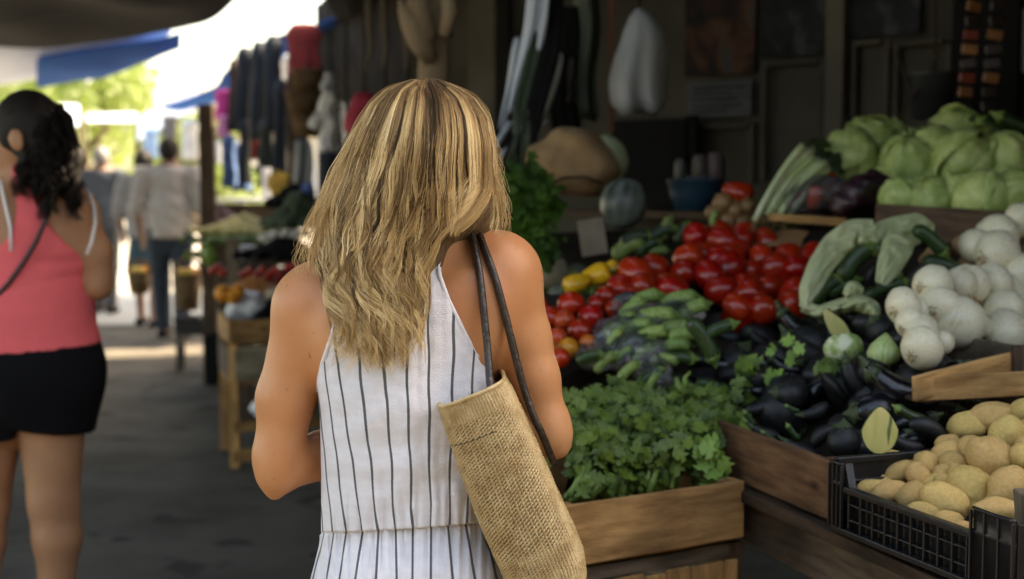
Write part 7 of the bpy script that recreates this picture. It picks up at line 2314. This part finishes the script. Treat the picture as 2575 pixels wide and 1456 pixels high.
# tables of the next stalls with goods
def btable(label, x0, x1, py, d, depth, z=None, m=M_woodd):
    a = P(x0, py, d); b = P(x1, py, d); z = a.z
    root = thing('stall_table', label, 'table', ((a.x + b.x) / 2, d, 0))
    for k in range(3):
        plank('board', (a.x, d + depth * (k + .5) / 3, z - .015), (b.x, d + depth * (k + .5) / 3, z - .015), depth / 3 * .96, .025, m, root)
    for x in (a.x + .04, b.x - .04):
        for y in (d + .04, d + depth - .04):
            plank('leg', (x, y, 0), (x, y, z - .03), .05, .05, m, root, up=(0, 1, 0))
    plank('front_panel', (a.x, d + .01, z - .26), (b.x, d + .01, z - .26), .015, .44, M_woodd, root)
    return root, z
btable('table with pale beans beyond the dark post', 545, 700, 592, 9.0, .7)
btable('table with mushrooms behind the wooden stands', 600, 800, 655, 7.9, .7)
btable('sun-lit table of cloths further down', 540, 720, 500, 12.0, 1.0, m=M_white)
def pile(name, label, cat, px, py, w, h, d, m, n, r_, seed=1, grp=None, flat=.7):
    """low heap of many tiny things, too small to part"""
    rr_ = random.Random(seed); mb = MB(); c = P(px, py, d)
    for i in range(n):
        x, y, z = rr_.gauss(0, .42), rr_.gauss(0, .42), rr_.random()
        k = max(0, 1 - math.hypot(x, y))
        p = c + Vector((x * W(w, d) / 1.6, y * W(w, d) / 2.4, (k * z) * W(h, d)))
        v_, f_ = lathe([(0, -.5), (.42, -.28), (.5, 0), (.42, .28), (0, .5)], 7)
        s_ = r_ * rr_.uniform(.8, 1.2)
        mb.add([Vector(q_) * s_ + p for q_ in v_], f_)
    o = mb.build(name, m, None, True)
    return tag(o, label, cat, grp, 'stuff')
pile('bean_heap', 'heap of pale yellow beans on the table beyond the dark post', 'beans', 612, 580, 150, 42, 9.1, mat('pale_beans', (.55, .48, .22), rough=.6, rnd=.1), 500, .045, 1)
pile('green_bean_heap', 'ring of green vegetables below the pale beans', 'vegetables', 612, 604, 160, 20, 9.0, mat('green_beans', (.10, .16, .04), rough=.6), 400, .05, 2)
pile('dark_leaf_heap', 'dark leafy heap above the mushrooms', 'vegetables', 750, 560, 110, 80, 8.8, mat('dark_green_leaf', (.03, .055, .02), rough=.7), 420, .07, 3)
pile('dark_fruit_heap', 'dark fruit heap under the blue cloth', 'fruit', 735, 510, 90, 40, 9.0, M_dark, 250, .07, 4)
for i, (x, y, w, lb) in enumerate([(665, 598, 26, 'leftmost white mushroom'), (690, 590, 28, 'white mushroom, second from the left'), (718, 588, 26, 'white mushroom in the middle'), (744, 592, 26, 'white mushroom right of the middle'), (768, 586, 24, 'rightmost white mushroom'), (702, 622, 26, 'lower white mushroom on the dark heap'), (678, 606, 24, 'white mushroom between the left ones'), (735, 606, 22, 'small white mushroom between the right ones')]):
    me = ellipsoid_mesh('garlic_bulb', mat('garlic_white', (.72, .68, .60), rough=.6), i, 1, .9, .75, .05, 2)
    put('white_mushroom', me, lb + ' on the dark heap', 'mushroom', P(x, y, 8.0), None, W(w * 1.25, 8.0), 'white mushrooms at the further stall')
for i, (x, y, w, d, m_, lb) in enumerate([(560, 640, 90, 9.3, M_leafd, 'green produce in the first box right of the dark post'), (640, 735, 100, 7.5, mat('orange_roots', (.45, .16, .03), rough=.6), 'orange roots heaped before the red tomatoes'), (745, 740, 90, 7.4, mat('pale_roots', (.45, .40, .30), rough=.6), 'pale roots heaped behind the white bag'), (560, 560, 70, 10.5, mat('plum_fruit', (.10, .02, .03), rough=.4), 'dark plums heaped beyond the pale beans')]):
    pile('produce_heap', lb, 'vegetables', x, y, w, 34, d, m_, 260, .06, 40 + i)
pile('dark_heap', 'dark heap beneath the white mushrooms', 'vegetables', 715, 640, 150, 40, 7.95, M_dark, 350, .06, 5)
rg = random.Random(2)
for i, (x, y) in enumerate([(612, 688), (628, 680), (645, 690), (660, 678), (676, 690), (692, 680), (706, 690), (725, 672), (742, 668), (758, 675), (535, 680), (548, 672), (560, 684), (640, 702), (672, 704), (700, 703)]):
    me = tms[0]; put('tomato', me, 'red tomato on the further stall', 'tomato', P(x, y, 7.6), None, W(22, 7.6), 'red tomatoes on the further stall')
o = drape('white_box', 582, 655, 618, 665, 8.4, M_whited, 'white box under the pale beans', 'box', depth=.12, folds=2, amp=.05)
tb2([(532, 615, 9.2), (528, 640, 9.2), (534, 672, 9.2)], [.05, .06, .03], 'green_bottle', mat('light_green_plastic', (.18, .30, .06), rough=.4)); tag(bpy.data.objects['green_bottle'], 'light green bottle shape right of the dark post foot', 'bottle')
# wooden stands with white bags and oranges standing in for a glowing orange spot
s_l = PZ(578, 812, .70); 
std = thing('wooden_stand', 'stacked wooden crates and stand left of the blonde woman', 'stand', (s_l.x, s_l.y, 0))
sa = Vector((s_l.x, s_l.y, 0)); su_ = Vector((.93, -.36, 0)).normalized() if False else V_
def sp(a, z, b=0.0): return sa + su_ * a + U * b + Vector((0, 0, z))
plank('front_board', sp(0, .655), sp(.75, .655), .02, .115, M_wood, std)
plank('front_board', sp(0.02, .50), sp(.75, .50), .02, .165, M_woodp, std)
plank('shelf', sp(0, .41, .25), sp(.75, .41, .25), .5, .02, M_wood, std)
plank('rail', sp(0, .20), sp(.75, .20), .02, .05, M_wood, std); plank('rail', sp(0, .06), sp(.75, .06), .02, .06, M_wood, std)
for a in (0.02, .74):
    for b in (.02, .5):
        plank('leg', sp(a, 0, b), sp(a, .60, b), .045, .045, M_wood, std, up=(0, 1, 0))
plank('side_board', sp(.0, .655, .02), sp(.0, .655, .5), .02, .11, M_wood, std); plank('side_board', sp(.0, .5, .02), sp(.0, .5, .5), .02, .15, M_woodd, std)
plank('shelf', sp(0, .60, .25), sp(.75, .60, .25), .48, .015, M_woodd, std)
bgpost(572, 600, 600, 8.2, M_woodg, 'pale wooden post rising behind the white bags')
FB = Field((P(545, 0, 6.9).x - .02, 6.6, .6), (P(720, 0, 7.2).x + .1, 7.5, 1.0), .016)
for (x, y, r_) in [(600, 785, 34), (635, 765, 36), (660, 775, 28), (615, 760, 24)]: FB.ell(P(x, y, 7.0), (W(r_, 7), .09, W(r_, 7)), .03)
X, Y, Z = FB.grid(); FB.V = FB.V + (.014 * np.sin(X * 60 + Z * 30) * np.sin(Z * 50)).astype(np.float32)
tag(FB.build('white_bag', M_whited, None, relax=1), 'crumpled white plastic bag on top of the wooden stand', 'bag')
for i, (x, y, w, lb) in enumerate([(562, 742, 36, 'orange on the stand, left one of three'), (585, 748, 34, 'orange in the middle of three on the stand'), (598, 736, 28, 'orange nearest the white bag on the stand')]):
    me = ellipsoid_mesh('orange', mat('orange_peel', (.85, .30, .02), rough=.5), i, 1, 1, 1, .01, 2); put('orange', me, lb, 'orange', P(x, y - 4, 6.9), None, W(w * 1.3, 6.9), 'oranges on the wooden stand')
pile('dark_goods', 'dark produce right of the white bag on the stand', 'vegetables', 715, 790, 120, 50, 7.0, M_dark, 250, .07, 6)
tb2([(650, 1010, 6.95), (690, 1060, 7.0)], [.06, .05], 'white_bundle', M_whited); tag(bpy.data.objects['white_bundle'], 'small white bundle inside the wooden stand', 'bundle')
# low black stool and fruit baskets by the walkers
so = P(488, 800, 10.2)
st = thing('stool', 'low black stool beside the man in the pale shirt', 'stool', (so.x, so.y, 0))
mb = MB(); mb.box((so.x, so.y, so.z), (W(90, 10.2), .22, .03)); mb.build('seat', M_black, st)
mb = MB(); mb.box((so.x, so.y, so.z - .07), (W(80, 10.2), .18, .09)); mb.build('apron', M_black, st)
for a in (-1, 1):
    for b in (-1, 1): plank('leg', (so.x + a * W(36, 10.2), so.y + b * .08, 0), (so.x + a * W(34, 10.2), so.y + b * .07, so.z - .02), .03, .03, M_black, st, up=(0, 1, 0))
o = P(560, 850, 9.6); mb = MB(); mb.box((o.x, o.y, .17), (W(70, 9.6), .3, .34)); ob = mb.build('dark_box', M_dark); md = ob.modifiers.new('b', 'BEVEL'); md.width = .01; tag(ob, 'dark box standing between the stool and the wooden stand', 'box')
for i, (x, y, w, h, lb) in enumerate([(350, 712, 60, 52, 'round basket carried low beside the woman in the skirt'), (472, 735, 72, 90, 'deeper basket of fruit beside the dark post')]):
    rt, c, r_, hh = basket(x, y, w, h, 10.8, lb)
    for k in range(12):
        a = k * 2.4; rr_ = r_ * .7 * math.sqrt(k / 12)
        me = tms[0] if k % 3 == 0 else None
        m_ = [M_tom, mat('yellow_fruit', (.75, .50, .10), rough=.5), mat('orange_peel', (.85, .30, .02), rough=.5)][k % 3]
        me = ellipsoid_mesh('fruit', m_, k, 1, 1, .95, .03, 1)
        put('fruit', me, 'small fruit on top of the %s' % ('round basket' if i == 0 else 'deeper basket'), 'fruit', c + Vector((rr_ * math.cos(a), rr_ * math.sin(a), hh * .5 + .02)), None, .075, 'fruit in the %s basket' % ('round' if i == 0 else 'deeper'))
    if True:
        mb = MB(); mb.tube([c + Vector((r_ * math.cos(a), 0, hh / 2 + r_ * 1.1 * math.sin(a))) for a in np.linspace(0, PI, 14)], .012, 6); mb.build('handle', M_wick, rt, True)
tb2([(790, 478, 9.0), (760, 482, 9.0)], [.05, .045], 'blue_bundle', mat('blue_bundle_cloth', (.08, .16, .42), rough=.8)); tag(bpy.data.objects['blue_bundle'], 'small blue cloth bundle left of the blonde hair', 'bundle')
for i, (x, y, lb) in enumerate([(698, 480, 'yellow flower bunch on the left'), (722, 470, 'yellow flower bunch beside the left one'), (742, 482, 'yellow flower bunch nearest the blonde hair')]):
    leafy(lb, [(x - 8, y - 20), (x + 8, y + 20)], lambda a, b: 9.6, 70, .03, .06, mat('yellow_petals', (.8, .5, .08), rough=.6), 60 + i, 'flower_bunch', 'flowers', 8)
strip('grey_plastic', [(760, 350, 24, 9.2), (765, 420, 28, 9.2), (760, 465, 26, 9.2)], mat('dim_grey_film', (.18, .19, .20), rough=.4), 'dim grey plastic hanging under the baskets', 'plastic sheet')
for pr_ in list(CH):
    if pr_ not in USED and pr_ in bpy.data.objects:
        print('unused prototype', pr_)
